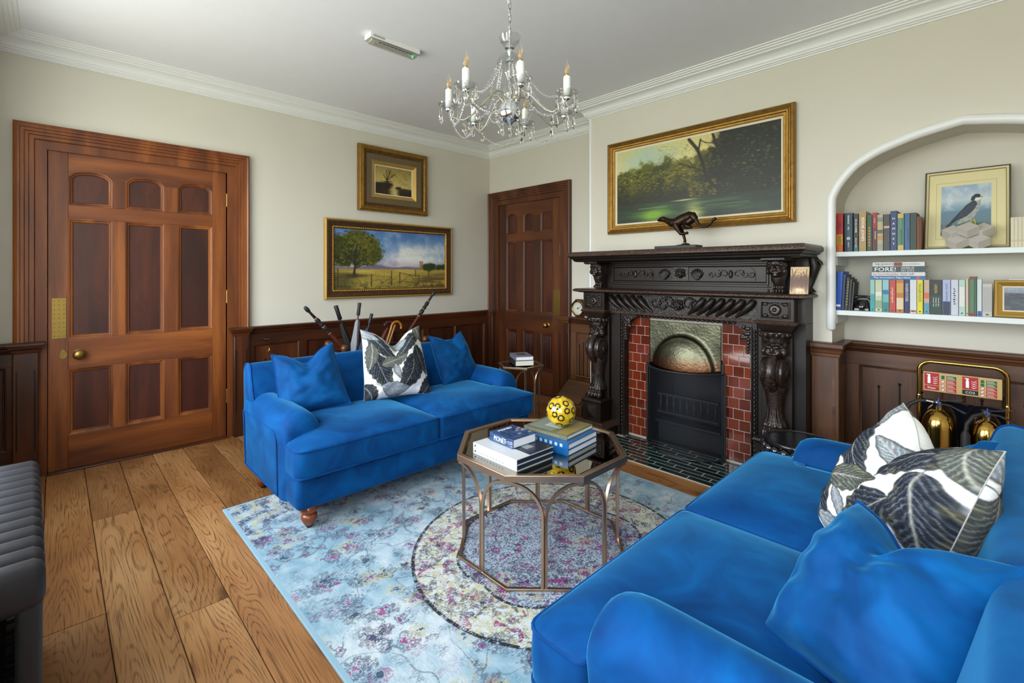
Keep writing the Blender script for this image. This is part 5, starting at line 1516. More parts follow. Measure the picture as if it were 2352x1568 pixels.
bk2 = book('large white and navy book lying under the water-lily book', M2, h, w, t1, white_c, navy_c, GB)
build(MB().box(0.004, w * 0.36, t1, h - 0.002, w - 0.001, t1 + 0.0005), 'cover_photo', navy_c, bk2)
build(MB().box(h * 0.55, w * 0.52, t1 + 0.0004, h * 0.80, w * 0.72, t1 + 0.0009), 'cover_photo', C(170, 176, 176, 0.3), bk2)
for bb in (bk1, bk2):
    build(MB().lathe([(0.0001, -0.0008), (0.005, -0.0008), (0.005, 0.0006)], 14, (0.016, 0, t1 / 2), 'y'), 'spine_dot', C(24, 60, 110), bb)
for i in range(9): build(MB().box(h * (0.12 + 0.07 * i), -0.0006, t1 * 0.35, h * (0.155 + 0.07 * i), 0.0005, t1 * 0.62), 'spine_letter', C(190, 196, 200), bk1)
# water-lily book
def lily_canvas():
    cv = Canvas(120, 90, (38, 66, 104)); n = vnoise(90, 120, 10, 5, 3)
    cv.put(np.clip((n - 0.45) * 4, 0, 1) * 0.7, (70, 100, 140)); cv.put(np.clip((0.42 - n) * 5, 0, 1) * 0.7, (22, 36, 58))
    r = np.random.default_rng(4)
    for _ in range(9):
        u, v = r.uniform(0.25, 0.95), r.uniform(0.3, 0.85)
        cv.blob(u, v, 0.09, 0.05, (96, 130, 150), 0.15)
        cv.blob(u + 0.01, v - 0.02, 0.05, 0.03, (204, 120, 146), 0.2)
        cv.blob(u, v - 0.03, 0.025, 0.016, (240, 214, 214), 0.2)
    return cv
t3 = 0.042
zt3 = TT + 2 * t1 + t3 + 0.002
M3, h3, w3 = flat_from_px((1125, 990), (1193, 1016), (1247, 998), zt3, t3)
bk3 = book('thick blue water-lily art book on top of the left pile', M3, 0.165, 0.150, t3, C(66, 104, 152, 0.3), W['pagew'], GB)
h3, w3 = 0.165, 0.150
cvl = lily_canvas()
canvas_mesh('cover_print', cvl, W['print'], bk3, lambda u, v: (h3 * v, 0.004 + (w3 - 0.005) * u, t3 + 0.0006))
canvas_mesh('spine_print', lily_canvas(), W['print'], bk3, lambda u, v: (h3 * u, -0.0006, t3 * (1 - v)))
text('MONET', W['paper'], bk3, basis((h3 * 0.17, w3 * 0.50, t3 + 0.001), (0, 1, 0), (-1, 0, 0)), 0.088, 0.017, 'title')
text('MONET', W['paper'], bk3, basis((h3 * 0.46, -0.0012, t3 * 0.5), (1, 0, 0), (0, 0, 1)), 0.086, 0.024, 'title')
# right pile
t4 = 0.028
zt4 = TT + 2 * t4 + 0.0012
M4, h4, w4 = flat_from_px((1222, 997), (1300, 1019), (1381, 990), zt4, t4)
h4, w4 = 0.215, 0.262
blue_c = C(30, 108, 176, 0.3)
M5 = M4.copy(); M5.translation = M4.translation - Vector((0, 0, t4 + 0.0006))
bk5 = book('blue hardback at the bottom of the right pile on the coffee table', M5, h4, w4, t4, blue_c, W['pagew'], GB)
bk4 = book('blue hardback in the middle of the right pile on the coffee table', M4, h4, w4, t4, blue_c, W['pagew'], GB)
for i in range(6): build(MB().box(h4 * (0.08 + 0.14 * i), -0.0006, t4 * 0.25, h4 * (0.15 + 0.14 * i), 0.0005, t4 * 0.8), 'spine_print', C(214, 226, 236), bk4)
t6 = 0.020
zt6 = zt4 + t6 + 0.0006
M6, h6, w6 = flat_from_px((1204, 976), (1298, 1001), (1368, 979), zt6, t6)
h6, w6 = 0.262, 0.240
bk6 = book('old olive book with a yellowed cover under the glass ball', M6, h6, w6, t6, C(120, 126, 108, 0.4), W['page'], GB)
build(MB().box(h6 * 0.06, w6 * 0.10, t6, h6 * 0.60, w6 * 0.92, t6 + 0.0005), 'cover_print', C(150, 160, 146, 0.4), bk6)
build(MB().box(h6 * 0.72, w6 * 0.06, t6, h6 * 0.97, w6 * 0.98, t6 + 0.0005), 'cover_print', C(172, 152, 84, 0.4), bk6)
build(MB().box(h6 * 0.30, w6 * 0.30, t6 + 0.0004, h6 * 0.66, w6 * 0.80, t6 + 0.001), 'cover_label', C(206, 214, 216, 0.4), bk6)
for i in range(14): build(MB().box(h6 * (0.14 + 0.05 * i), -0.0006, t6 * 0.35, h6 * (0.17 + 0.05 * i), 0.0005, t6 * 0.65), 'spine_letter', C(186, 170, 110), bk6)
# glass ball
br = 0.076
bz = zt6 + br
bc = onz(1289, 944, bz)
gb = thing('glass_ball', 'yellow glass ball with black rings resting on the book pile', 'ornament', (bc.x, bc.y, zt6 + 0.0012))
def sphere_cols():
    seg, rg = 200, 110
    m_ = MB().ball((0, 0, br), br, seg, rg)
    V = np.array(m_.v) - np.array([0, 0, br]); V /= np.linalg.norm(V, axis=1)[:, None]
    r = np.random.default_rng(21)
    cols = np.ones((len(V), 3)) * lin((206, 168, 16))
    nz = np.array([mnoise.noise(Vector(p) * 4.0) for p in V])
    cols = cols * (1 + 0.35 * nz[:, None]); cols[nz > 0.28] = lin((226, 196, 60))
    pts = []
    while len(pts) < 34:
        p = r.normal(size=3); p /= np.linalg.norm(p)
        if all(np.arccos(np.clip(p @ q, -1, 1)) > 0.46 for q in pts): pts.append(p)
        elif r.random() < 0.002: pts.append(p)
    for p in pts:
        d = np.arccos(np.clip(V @ p, -1, 1)); rr = r.uniform(0.15, 0.20)
        k = np.abs(d + 0.03 * nz - rr) < 0.052
        cols[k] = lin((22, 18, 8))
    return m_, cols
m_, cols = sphere_cols()
o = build(m_, 'ball_body', W['glassball'], gb, smooth=180, fix=False)
set_cols(o.data, np.clip(cols, 0, 1))
build(MB().lathe([(0.012, 0.0), (0.020, 0.0), (0.020, 0.002), (0.012, 0.003)], 20, (0, 0, 0)), 'base_ring', C(150, 130, 40, 0.2), gb)
# books on the little side table
z_s = 0.5485
Ms = basis((1.475, -1.075, z_s), Vector((0.86, -0.51, 0)), Vector((0.51, 0.86, 0)))
Ms.translation = Vector((1.31, -0.92, z_s))
book('thick cream-paged hardback at the bottom on the side table', Ms, 0.245, 0.165, 0.046, C(52, 56, 62), W['page'], 'books on the side table', inset=0.001)
Ms2 = Ms.copy(); Ms2.translation = Ms.translation + Vector((0.006, 0.004, 0.0465))
b_ = book('grey-covered hardback on top on the side table', Ms2, 0.235, 0.160, 0.032, C(150, 150, 168), W['pagew'], 'books on the side table')
build(MB().box(0.05, 0.04, 0.032, 0.15, 0.12, 0.0325), 'cover_photo', C(98, 96, 84), b_)

# ------------------------------------------------------------------ bobble drum table
dt = thing('drum_table', 'glossy black drum side table studded with bobbles beside the fireplace', 'table', (3.655, -0.915, 0))
build(MB().lathe([(0.150, 0.0), (0.158, 0.004), (0.158, 0.40), (0.150, 0.404)], 40, (0, 0, 0)), 'drum', W['black_gloss'], dt, smooth=50)
build(MB().lathe([(0.165, 0.402), (0.176, 0.406), (0.178, 0.416), (0.172, 0.424), (0.162, 0.424), (0.158, 0.417), (0.01, 0.416)], 48, (0, 0, 0)), 'tray_top', W['black_satin'], dt, smooth=50)
m_ = MB().ball((0, 0, 0), 0.031, 12, 8); bm_ = mesh_from(m_, 'bobble'); fixnormals(bm_); bm_.shade_smooth(); bm_.materials.append(W['black_gloss'])
for r_ in range(8):
    for k in range(20):
        a = 2 * PI * (k + 0.5 * (r_ % 2)) / 20
        o = bpy.data.objects.new('bobble', bm_); col.objects.link(o); o.parent = dt
        o.location = (0.164 * math.cos(a), 0.164 * math.sin(a), 0.034 + 0.0485 * r_)

# ------------------------------------------------------------------ radiator
ra = thing('column_radiator', 'dark grey cast iron column radiator under the window', 'radiator', (2.0, -3.948, 0), math.radians(1.65))
N_S = 13; pitch = 0.0695
def rad_section():
    m_ = MB()
    def bar_y(z, rz, rx):
        R = []
        for y, k in ((-0.205, 0.55), (-0.198, 0.85), (-0.185, 1.0), (-0.10, 1.0), (-0.020, 1.0), (-0.007, 0.85), (0.0, 0.55)):
            R.append([(rx * k * math.copysign(abs(math.cos(q)) ** 0.6, math.cos(q)), y, z + rz * k * math.copysign(abs(math.sin(q)) ** 0.6, math.sin(q))) for q in [2 * PI * j / 16 for j in range(16)]])
        m_.loft(R)
    bar_y(0.625, 0.055, 0.031); bar_y(0.105, 0.05, 0.031)
    for y in (-0.178, -0.103, -0.028):
        R = []
        for z in (0.10, 0.14, 0.35, 0.58, 0.62):
            R.append([(0.026 * math.cos(q), y + 0.0235 * math.copysign(abs(math.sin(q)) ** 0.7, math.sin(q)), z) for q in [2 * PI * j / 14 for j in range(14)]])
        m_.loft(R)
    return m_
sec = mesh_from(rad_section(), 'section'); fixnormals(sec); sec.shade_smooth(); sec.set_sharp_from_angle(angle=math.radians(50)); sec.materials.append(W['radiator'])
for i in range(N_S):
    o = bpy.data.objects.new('section', sec); col.objects.link(o); o.parent = ra
    o.location = (0.035 + pitch * i, 0, 0)
for i in (0, N_S - 1):
    for y in (-0.178, -0.028):
        build(MB().lathe([(0.022, 0.0), (0.024, 0.006), (0.016, 0.03), (0.018, 0.06)], 12, (0.035 + pitch * i, y, 0)), 'foot', W['radiator'], ra, local=True)
for z in (0.105, 0.625):
    build(MB().tube([(0.03, -0.103, z), (0.03 + pitch * N_S - 0.06, -0.103, z)], 0.022, 10), 'connecting_nipple', W['radiator'], ra, local=True)
build(MB().tube([(0.01, -0.103, 0.105), (-0.06, -0.103, 0.105), (-0.075, -0.103, 0.09), (-0.075, -0.103, 0.0)], 0.011, 10), 'supply_pipe', W['radiator'], ra, local=True)
# ------------------------------------------------------------------ pictures
def frame_part(name, mat, parent, u0, v0, u1, v1, prof, P, smooth=25):
    return build(MB().frame(u0, v0, u1, v1, prof, P), name, mat, parent, smooth=smooth)
# --- forest lake over the mantel
def lake_canvas():
    w, h = 360, 176
    cv = Canvas(w, h); n = vnoise(h, w, 9, 1, 4); nf = vnoise(h, w, 40, 2, 3); nt_ = vnoise(h, w, 60, 9, 2)
    cv.grad([(0, (206, 196, 120)), (0.2, (220, 206, 138)), (0.45, (226, 214, 150)), (0.6, (150, 150, 70)), (1, (60, 80, 30))])
    cv.blob(0.22, 0.16, 0.16, 0.16, (160, 190, 180), 0.35, n, 0.4, 0.85)
    # far trees
    for (u, v, ru, rv, c) in ((0.08, 0.55, 0.14, 0.26, (74, 78, 14)), (0.22, 0.52, 0.13, 0.30, (88, 92, 20)), (0.34, 0.52, 0.12, 0.30, (60, 66, 14)), (0.45, 0.55, 0.12, 0.30, (96, 96, 22)), (0.60, 0.50, 0.10, 0.34, (104, 98, 28))):
        cv.blob(u, v, ru, rv, c, 0.05, nf, 0.25)
        cv.put(cv.soft(np.sqrt(((cv.u - u) / ru) ** 2 + ((cv.v - v - 0.08) / rv) ** 2) - 0.8 + (n - 0.5), 0.1) * 0.7, np.array(c) * 0.5)
    m = ((cv.v > 0.32) & (cv.v < 0.72) & (cv.u < 0.62)).astype(float)
    cv.dabs(1500, (0, 0.3, 0.62, 0.72), 0.012, [(120, 116, 20), (150, 142, 30), (46, 48, 10), (30, 32, 8), (86, 88, 16)], 3, m, 0.55, 1.6)
    cv.put(cv.soft(0.60 - cv.v, 0.04) * (cv.u < 0.60) * 0.8, (22, 26, 12))
    # right dark wood
    d = 0.64 - cv.u - 0.16 * (cv.v - 0.2) + (nf - 0.5) * 0.12
    cv.put(cv.soft(d, 0.012), (22, 26, 14))
    mr = (d < 0).astype(float)
    cv.dabs(900, (0.60, 0.02, 1, 0.8), 0.011, [(40, 48, 20), (60, 70, 24), (16, 20, 12), (84, 96, 28), (30, 34, 18)], 5, mr, 0.5, 1.5)
    cv.dabs(40, (0.80, 0.28, 0.96, 0.52), 0.009, [(96, 112, 30), (130, 150, 46)], 6, None, 0.45, 1.6)
    cv.dabs(130, (0.50, 0.55, 0.66, 0.75), 0.012, [(130, 116, 20), (90, 84, 14)], 12, None, 0.55, 1.6)
    # water
    wy = 0.755
    cv.put(cv.soft(wy - cv.v, 0.006), (26, 44, 26))
    ws = vnoise(h, w, 6, 21, 3, ay=26)
    g = cv.soft(wy - cv.v, 0.006)
    cv.put(g * np.clip((ws - 0.45) * 3.5, 0, 1) * 0.75, (54, 92, 44))
    cv.put(g * np.exp(-((cv.u - 0.27) / 0.10) ** 2 - ((cv.v - 0.93) / 0.09) ** 2) * (0.4 + ws) * 1.1, (116, 160, 40))
    cv.put(g * np.exp(-((cv.u - 0.53) / 0.055) ** 2) * (0.3 + ws) * np.clip((cv.v - 0.72) * 5, 0, 1), (206, 206, 124))
    cv.put(g * np.clip((cv.u - 0.72) * 4, 0, 1) * 0.7, (24, 44, 40))
    cv.put(np.exp(-((cv.v - 0.765 - 0.02 * (0.45 - cv.u)) / 0.008) ** 2) * np.exp(-((cv.u - 0.47) / 0.07) ** 2) * 0.9, (226, 220, 168))
    cv.put(np.exp(-((cv.v - 0.82) / 0.005) ** 2) * ((cv.u > 0.16) & (cv.u < 0.36)) * 0.5, (206, 200, 140))
    cv.put(np.exp(-((cv.v - 0.86) / 0.004) ** 2) * ((cv.u > 0.60) & (cv.u < 0.84)) * 0.45, (190, 186, 130))
    # bare trunks
    tr = (34, 26, 12)
    cv.line([(0.50, 0.02), (0.55, 0.16), (0.585, 0.35), (0.60, 0.48), (0.64, 0.62), (0.70, 0.74)], 0.018, tr, 1, 0.020)
    cv.line([(0.64, 0.0), (0.66, 0.14), (0.71, 0.35), (0.76, 0.52), (0.80, 0.66)], 0.014, tr)
    cv.line([(0.69, 0.0), (0.73, 0.18), (0.75, 0.34)], 0.010, tr)
    cv.line([(0.60, 0.46), (0.53, 0.38), (0.44, 0.30)], 0.006, tr); cv.line([(0.56, 0.16), (0.57, 0.05)], 0.009, tr)
    cv.line([(0.655, 0.13), (0.60, 0.10), (0.57, 0.06)], 0.005, tr); cv.line([(0.53, 0.38), (0.50, 0.28)], 0.003, tr)
    cv.dabs(150, (0.30, 0.04, 0.54, 0.22), 0.007, [(110, 106, 30), (80, 80, 20)], 14, None, 0.5, 2.0)
    return cv
FW0, FW1, FZ0, FZ1 = 2.008, 3.488, 1.695, 2.492
pic = thing('landscape_painting', 'long oil painting of a forest lake in a wide gilt frame above the mantel', 'painting', (2.748, YB, FZ0), world=True)
PP = lambda u, v, h_: (u, YB - 0.001 - h_, v)
frame_part('frame', W['gold'], pic, FW0, FZ0, FW1, FZ1, [(0, 0), (0, 0.030), (0.008, 0.046), (0.018, 0.050), (0.026, 0.044), (0.032, 0.046), (0.040, 0.040), (0.050, 0.038), (0.056, 0.030), (0.066, 0.027), (0.066, 0)], PP)
frame_part('gilt_inner_edge', W['gold_light'], pic, FW0 + 0.066, FZ0 + 0.066, FW1 - 0.066, FZ1 - 0.066, [(0, 0), (0, 0.024), (0.004, 0.026), (0.008, 0.022), (0.008, 0)], PP)
frame_part('linen_slip', W['linen'], pic, FW0 + 0.074, FZ0 + 0.074, FW1 - 0.074, FZ1 - 0.074, [(0, 0), (0, 0.020), (0.014, 0.014), (0.014, 0)], PP)
i_ = 0.087
canvas_mesh('canvas', lake_canvas(), W['oil'], pic, lambda u, v: PP(FW0 + i_ + (FW1 - FW0 - 2 * i_) * u, FZ1 - i_ - (FZ1 - FZ0 - 2 * i_) * v, 0.012))
# --- meadow with gate
def meadow_canvas():
    w, h = 320, 166
    cv = Canvas(w, h); n = vnoise(h, w, 6, 31, 4); nf = vnoise(h, w, 36, 32, 3); st = vnoise(h, w, 5, 33, 4, ay=24)
    cv.grad([(0, (76, 118, 176)), (0.25, (110, 148, 196)), (0.5, (150, 170, 200)), (0.62, (196, 180, 190)), (1, (150, 130, 60))])
    k = vnoise(h, w, 5, 37, 4)
    cv.put(np.clip((k - 0.47) * 5, 0, 1) * np.clip(1.5 - np.abs(cv.v - 0.44) * 5, 0, 1) * np.clip((cv.u - 0.3) * 4, 0, 1), (226, 226, 222))
    cv.blob(0.62, 0.43, 0.17, 0.15, (232, 232, 228), 0.2, n, 0.8, 0.9); cv.blob(0.86, 0.38, 0.18, 0.12, (170, 190, 200), 0.25, n, 0.8, 0.7)
    cv.blob(0.50, 0.47, 0.10, 0.06, (226, 220, 220), 0.25, nf, 0.6, 0.8)
    cv.put(np.clip((n - 0.5) * 3, 0, 1) * np.clip(1 - cv.v * 3, 0, 1) * 0.5, (56, 100, 164))
    for (u, v, ru, rv, o_) in ((0.55, 0.52, 0.14, 0.05, 0.8), (0.72, 0.36, 0.10, 0.07, 0.7), (0.66, 0.48, 0.20, 0.05, 0.7), (0.80, 0.50, 0.16, 0.05, 0.6), (0.95, 0.30, 0.10, 0.10, 0.5)): cv.blob(u, v, ru, rv, (236, 236, 230), 0.3, nf, 0.9, o_)
    cv.blob(0.56, 0.56, 0.12, 0.04, (206, 176, 190), 0.4, nf, 0.6, 0.6)
    sk = vnoise(h, w, 8, 38, 4)
    cv.put((np.clip((sk - 0.48) * 5, 0, 1)) * (cv.v < 0.6) * 0.35, (206, 214, 222)); cv.put((np.clip((0.46 - sk) * 5, 0, 1)) * (cv.v < 0.6) * 0.35, (84, 120, 160))
    hill = 0.635 - 0.05 * np.exp(-((cv.u - 0.33) / 0.10) ** 2) - 0.018 * np.exp(-((cv.u - 0.62) / 0.08) ** 2)
    cv.put(cv.soft(hill - cv.v, 0.006), (112, 104, 130))
    cv.put(cv.soft(0.665 - cv.v, 0.006), (176, 150, 66))
    cv.put(cv.soft(0.665 - cv.v, 0.006) * np.clip((st - 0.42) * 3, 0, 1) * 0.8, (206, 186, 92))
    cv.put(cv.soft(0.80 - cv.v + 0.04 * np.sin(cv.u * 5), 0.03) * np.clip((st - 0.35) * 3, 0, 1), (104, 96, 42))
    cv.put(cv.soft(0.88 - cv.v, 0.03) * np.clip((nf - 0.42) * 3, 0, 1) * 0.8, (58, 56, 30))
    cv.put(cv.soft(0.76 - cv.v - 0.1 * (cv.u - 0.8), 0.02) * (cv.u > 0.70) * np.clip((st - 0.40) * 4, 0, 1) * 0.75, (96, 72, 40))
    cv.put(cv.soft(0.72 - cv.v, 0.03) * np.clip((0.22 - cv.u) * 8, 0, 1) * 0.75, (70, 64, 34))
    # big tree
    for (u, v, ru, rv, c) in ((0.17, 0.34, 0.17, 0.26, (62, 70, 22)), (0.08, 0.42, 0.12, 0.20, (46, 54, 18)), (0.29, 0.40, 0.11, 0.20, (74, 78, 24)), (0.18, 0.13, 0.09, 0.13, (84, 88, 28)), (0.25, 0.24, 0.10, 0.15, (90, 90, 28)), (0.05, 0.28, 0.08, 0.16, (58, 66, 20))):
        cv.blob(u, v, ru, rv, c, 0.05, nf, 0.28)
    m = (((cv.u - 0.17) / 0.24) ** 2 + ((cv.v - 0.34) / 0.32) ** 2 < 1).astype(float)
    cv.dabs(600, (0, 0.02, 0.42, 0.6), 0.016, [(104, 104, 34), (40, 46, 14), (128, 120, 40), (30, 34, 12), (66, 74, 24)], 41, m, 0.55, 1.2)
    tr = (44, 38, 34)
    cv.line([(0.155, 0.76), (0.165, 0.60), (0.16, 0.45), (0.18, 0.28)], 0.020, tr, 1, 0.008)
    for q in ([(0.165, 0.62), (0.21, 0.52), (0.27, 0.44)], [(0.162, 0.58), (0.12, 0.50), (0.08, 0.42)], [(0.165, 0.52), (0.20, 0.40), (0.21, 0.30)], [(0.16, 0.66), (0.22, 0.60), (0.26, 0.58)]): cv.line(q, 0.008, tr)
    cv.blob(0.16, 0.78, 0.09, 0.03, (36, 32, 20), 0.3, nf, 0.5, 0.8)
    # hedge and poplars
    for u, ru, rv in ((0.80, 0.035, 0.06), (0.84, 0.035, 0.08), (0.88, 0.03, 0.06), (0.94, 0.04, 0.05), (0.99, 0.03, 0.05)): cv.blob(u, 0.62, ru, rv, (44, 62, 28), 0.1, nf, 0.35)
    for u in (0.745, 0.757, 0.77): cv.line([(u, 0.66), (u, 0.52)], 0.008, (150, 100, 44))
    # gate and posts
    pk = (58, 46, 32)
    for u, a, b_ in ((0.03, 0.66, 0.96), (0.30, 0.76, 0.96), (0.475, 0.70, 0.94), (0.55, 0.72, 0.93), (0.70, 0.68, 0.80), (0.83, 0.70, 0.80)): cv.line([(u, a), (u, b_)], 0.007, pk)
    cv.line([(0.555, 0.73), (0.74, 0.80)], 0.004, pk); cv.line([(0.56, 0.88), (0.73, 0.92)], 0.004, pk); cv.line([(0.73, 0.78), (0.735, 0.93)], 0.005, pk)
    cv.line([(0.56, 0.90), (0.64, 0.77), (0.72, 0.91)], 0.003, pk); cv.line([(0.39, 0.92), (0.475, 0.80)], 0.003, pk); cv.line([(0.0, 0.74), (0.475, 0.80)], 0.002, pk, 0.7)
    cv.dabs(500, (0, 0.72, 1, 1), 0.008, [(150, 140, 60), (84, 80, 36), (48, 46, 26), (186, 170, 90)], 44, None, 0.35, 2.5)
    return cv
PLW = lambda u, v, h_: (0.001 + h_, u, v)
y0, y1, z0, z1 = -2.085, -0.606, 1.104, 1.880
pic = thing('landscape_painting', 'wide oil painting of a meadow with tree and gate in a brown and gilt frame', 'painting', (0, (y0 + y1) / 2, z0), world=True)
frame_part('frame', W['gold_light'], pic, y0, z0, y1, z1, [(0, 0), (0, 0.020), (0.005, 0.034), (0.013, 0.037), (0.020, 0.034), (0.020, 0)], PLW)
frame_part('frame_flat', W['frame_brown'], pic, y0 + 0.020, z0 + 0.020, y1 - 0.020, z1 - 0.020, [(0, 0), (0, 0.033), (0.012, 0.036), (0.040, 0.026), (0.054, 0.024), (0.054, 0)], PLW)
a = 0.074
frame_part('gilt_slip', W['gold'], pic, y0 + a, z0 + a, y1 - a, z1 - a, [(0, 0), (0, 0.026), (0.010, 0.028), (0.022, 0.020), (0.022, 0)], PLW)
m_ = MB()
def bead_line(p0, p1, n):
    for i in range(n):
        t = (i + 0.5) / n; m_.ball((p0[0] + (p1[0] - p0[0]) * t, p0[1] + (p1[1] - p0[1]) * t, p0[2] + (p1[2] - p0[2]) * t), 0.0075, 6, 4)
q = a + 0.006
bead_line((0.028, y0 + q, z0 + q), (0.028, y1 - q, z0 + q), 66); bead_line((0.028, y0 + q, z1 - q), (0.028, y1 - q, z1 - q), 66)
bead_line((0.028, y0 + q, z0 + q), (0.028, y0 + q, z1 - q), 34); bead_line((0.028, y1 - q, z0 + q), (0.028, y1 - q, z1 - q), 34)
tag(build(m_, 'beading', W['gold_light'], pic, smooth=180), kind='stuff')
i2 = 0.096
canvas_mesh('canvas', meadow_canvas(), W['oil'], pic, lambda u, v: PLW(y0 + i2 + (y1 - y0 - 2 * i2) * u, z1 - i2 - (z1 - z0 - 2 * i2) * v, 0.014))
# --- small river painting
def river_canvas():
    w, h = 150, 116
    cv = Canvas(w, h); n = vnoise(h, w, 6, 51, 4); nf = vnoise(h, w, 30, 52, 3)
    cv.grad([(0, (150, 132, 66)), (0.4, (186, 164, 88)), (0.68, (206, 186, 118)), (1, (150, 128, 70))])
    cv.put(np.clip((n - 0.5) * 4, 0, 1) * 0.5, (120, 108, 56))
    bank = 0.72 + 0.06 * (cv.u - 0.5) + (nf - 0.5) * 0.06
    cv.put(cv.soft(bank - cv.v, 0.02) * np.clip(np.abs(cv.u - 0.50) * 9 - 0.6, 0, 1), (42, 30, 14))
    cv.blob(0.30, 0.66, 0.16, 0.12, (30, 22, 10), 0.12, nf, 0.5); cv.blob(0.12, 0.68, 0.14, 0.10, (36, 26, 12), 0.12, nf, 0.5)
    cv.blob(0.62, 0.72, 0.08, 0.05, (46, 34, 16), 0.12, nf, 0.5); cv.blob(0.85, 0.77, 0.2, 0.05, (60, 44, 20), 0.15, nf, 0.5)
    cv.put(cv.soft(0.86 - cv.v, 0.02) * np.clip((nf - 0.4) * 3, 0, 1) * 0.7, (50, 38, 18))
    tr = (38, 26, 12)
    cv.line([(0.30, 0.66), (0.32, 0.40)], 0.03, tr, 1, 0.02)
    for q in ([(0.32, 0.46), (0.30, 0.12)], [(0.32, 0.44), (0.42, 0.10)], [(0.33, 0.46), (0.50, 0.26)], [(0.33, 0.52), (0.46, 0.50)], [(0.31, 0.50), (0.22, 0.30)], [(0.38, 0.26), (0.36, 0.08)], [(0.44, 0.33), (0.55, 0.22)], [(0.34, 0.58), (0.46, 0.60)]): cv.line(q, 0.009, tr)
    cv.put(np.exp(-((cv.u - 0.50 - 0.25 * (cv.v - 0.8)) / 0.07) ** 2) * np.clip((cv.v - 0.72) * 6, 0, 1), (206, 188, 120))
    return cv
y0, y1, z0, z1 = -1.752, -0.948, 1.980, 2.642
pic = thing('river_painting', 'small painting of a bare tree by a river in a deep bronze-gilt frame', 'painting', (0, (y0 + y1) / 2, z0), world=True)
frame_part('frame', W['gold'], pic, y0, z0, y1, z1, [(0, 0), (0, 0.030), (0.006, 0.044), (0.020, 0.050), (0.034, 0.046), (0.046, 0.050), (0.054, 0.044), (0.054, 0)], PLW)
frame_part('bronze_band', W['gold_dark'], pic, y0 + 0.054, z0 + 0.054, y1 - 0.054, z1 - 0.054, [(0, 0), (0, 0.044), (0.014, 0.040), (0.030, 0.036), (0.030, 0)], PLW)
frame_part('olive_slip', W['olive_mat'], pic, y0 + 0.084, z0 + 0.084, y1 - 0.084, z1 - 0.084, [(0, 0), (0, 0.038), (0.030, 0.034), (0.056, 0.034), (0.060, 0.038), (0.060, 0)], PLW)
frame_part('gilt_slip', W['gold_light'], pic, y0 + 0.144, z0 + 0.144, y1 - 0.144, z1 - 0.144, [(0, 0), (0, 0.038), (0.036, 0.018), (0.036, 0)], PLW)
frame_part('white_slip', W['linen'], pic, y0 + 0.180, z0 + 0.180, y1 - 0.180, z1 - 0.180, [(0, 0), (0, 0.020), (0.010, 0.018), (0.010, 0)], PLW)
i3 = 0.189
canvas_mesh('canvas', river_canvas(), W['oil'], pic, lambda u, v: PLW(y0 + i3 + (y1 - y0 - 2 * i3) * u, z1 - i3 - (z1 - z0 - 2 * i3) * v, 0.014))
# ------------------------------------------------------------------ chandelier
CD = 2.10
cu = (1171 - CX) / F
chx, chy = CAMX + (_R[0] * cu + _W[0]) * CD, CAMY + (_R[1] * cu + _W[1]) * CD
zy = lambda y: H + (HZ - y) / F * CD
ch = thing('chandelier', 'crystal chandelier with seven candle bulbs and chrome ball hanging from chain', 'chandelier', (chx, chy, 0), world=True)
X0, Y0 = chx, chy
build(MB().lathe([(0.004, 2.884), (0.05, 2.884), (0.052, 2.870), (0.035, 2.850), (0.012, 2.838), (0.004, 2.836)], 24, (X0, Y0, 0)), 'ceiling_rose', W['chrome'], ch)
zl = 2.838; k = 0
while zl > 2.408:
    a = math.radians(90 * (k % 2) + 20)
    pts = [(X0 + 0.0075 * math.cos(q) * math.cos(a), Y0 + 0.0065 * math.cos(q) * math.sin(a), zl - 0.016 + 0.018 * math.sin(q)) for q in [2 * PI * i / 12 for i in range(12)]]
    build(MB().tube(pts, 0.0021, 5, closed=True), 'chain_link', W['steel'], ch)
    zl -= 0.0285; k += 1
build(MB().tube([(X0 + 0.006 * math.sin(i * 0.55) - 0.007, Y0 + 0.005 * math.cos(i * 0.55), 2.84 - 0.03 * i) for i in range(16)], 0.0022, 6), 'flex', W['candle'], ch, smooth=60)
def dish(r0, r1, za, zb, n=10, wave=0.05, flip=1):
    prof = [(r0, za), (r0 + (r1 - r0) * 0.55, za + (zb - za) * 0.18), (r0 + (r1 - r0) * 0.85, za + (zb - za) * 0.5), (r1, zb), (r1 - 0.0018, zb), (r0 + (r1 - r0) * 0.82, za + (zb - za) * 0.52), (r0 * 0.9, za + (zb - za) * 0.1)]
    m_ = MB(); seg = 40; R = []
    for i, (r, z) in enumerate(prof):
        k_ = wave * (abs(r - r0) / max(1e-6, abs(r1 - r0)))
        R.append([(r * (1 + k_ * math.cos(n * q)) * math.cos(q), r * (1 + k_ * math.cos(n * q)) * math.sin(q), z + 0.15 * k_ * (zb - za) * math.cos(n * q)) for q in [2 * PI * j / seg for j in range(seg)]])
    return m_.loft(R, cap=False)
def at(mb, x, y, z): mb.v = [(p[0] + x, p[1] + y, p[2] + z) for p in mb.v]; return mb
build(at(dish(0.010, 0.047, 2.350, 2.400, 8), X0, Y0, 0), 'top_dish', W['cup_glass'], ch, smooth=60, fix=False)
build(MB().lathe([(0.004, 2.41), (0.006, 2.36), (0.020, 2.356), (0.022, 2.346), (0.012, 2.340), (0.014, 2.330), (0.008, 2.322), (0.008, 2.30), (0.016, 2.296), (0.016, 2.288), (0.006, 2.284), (0.006, 2.10), (0.02, 2.10)], 18, (X0, Y0, 0)), 'stem', W['chrome'], ch, smooth=50)
build(at(dish(0.012, 0.060, 2.322, 2.270, 10), X0, Y0, 0), 'crown_dish', W['cup_glass'], ch, smooth=60, fix=False)
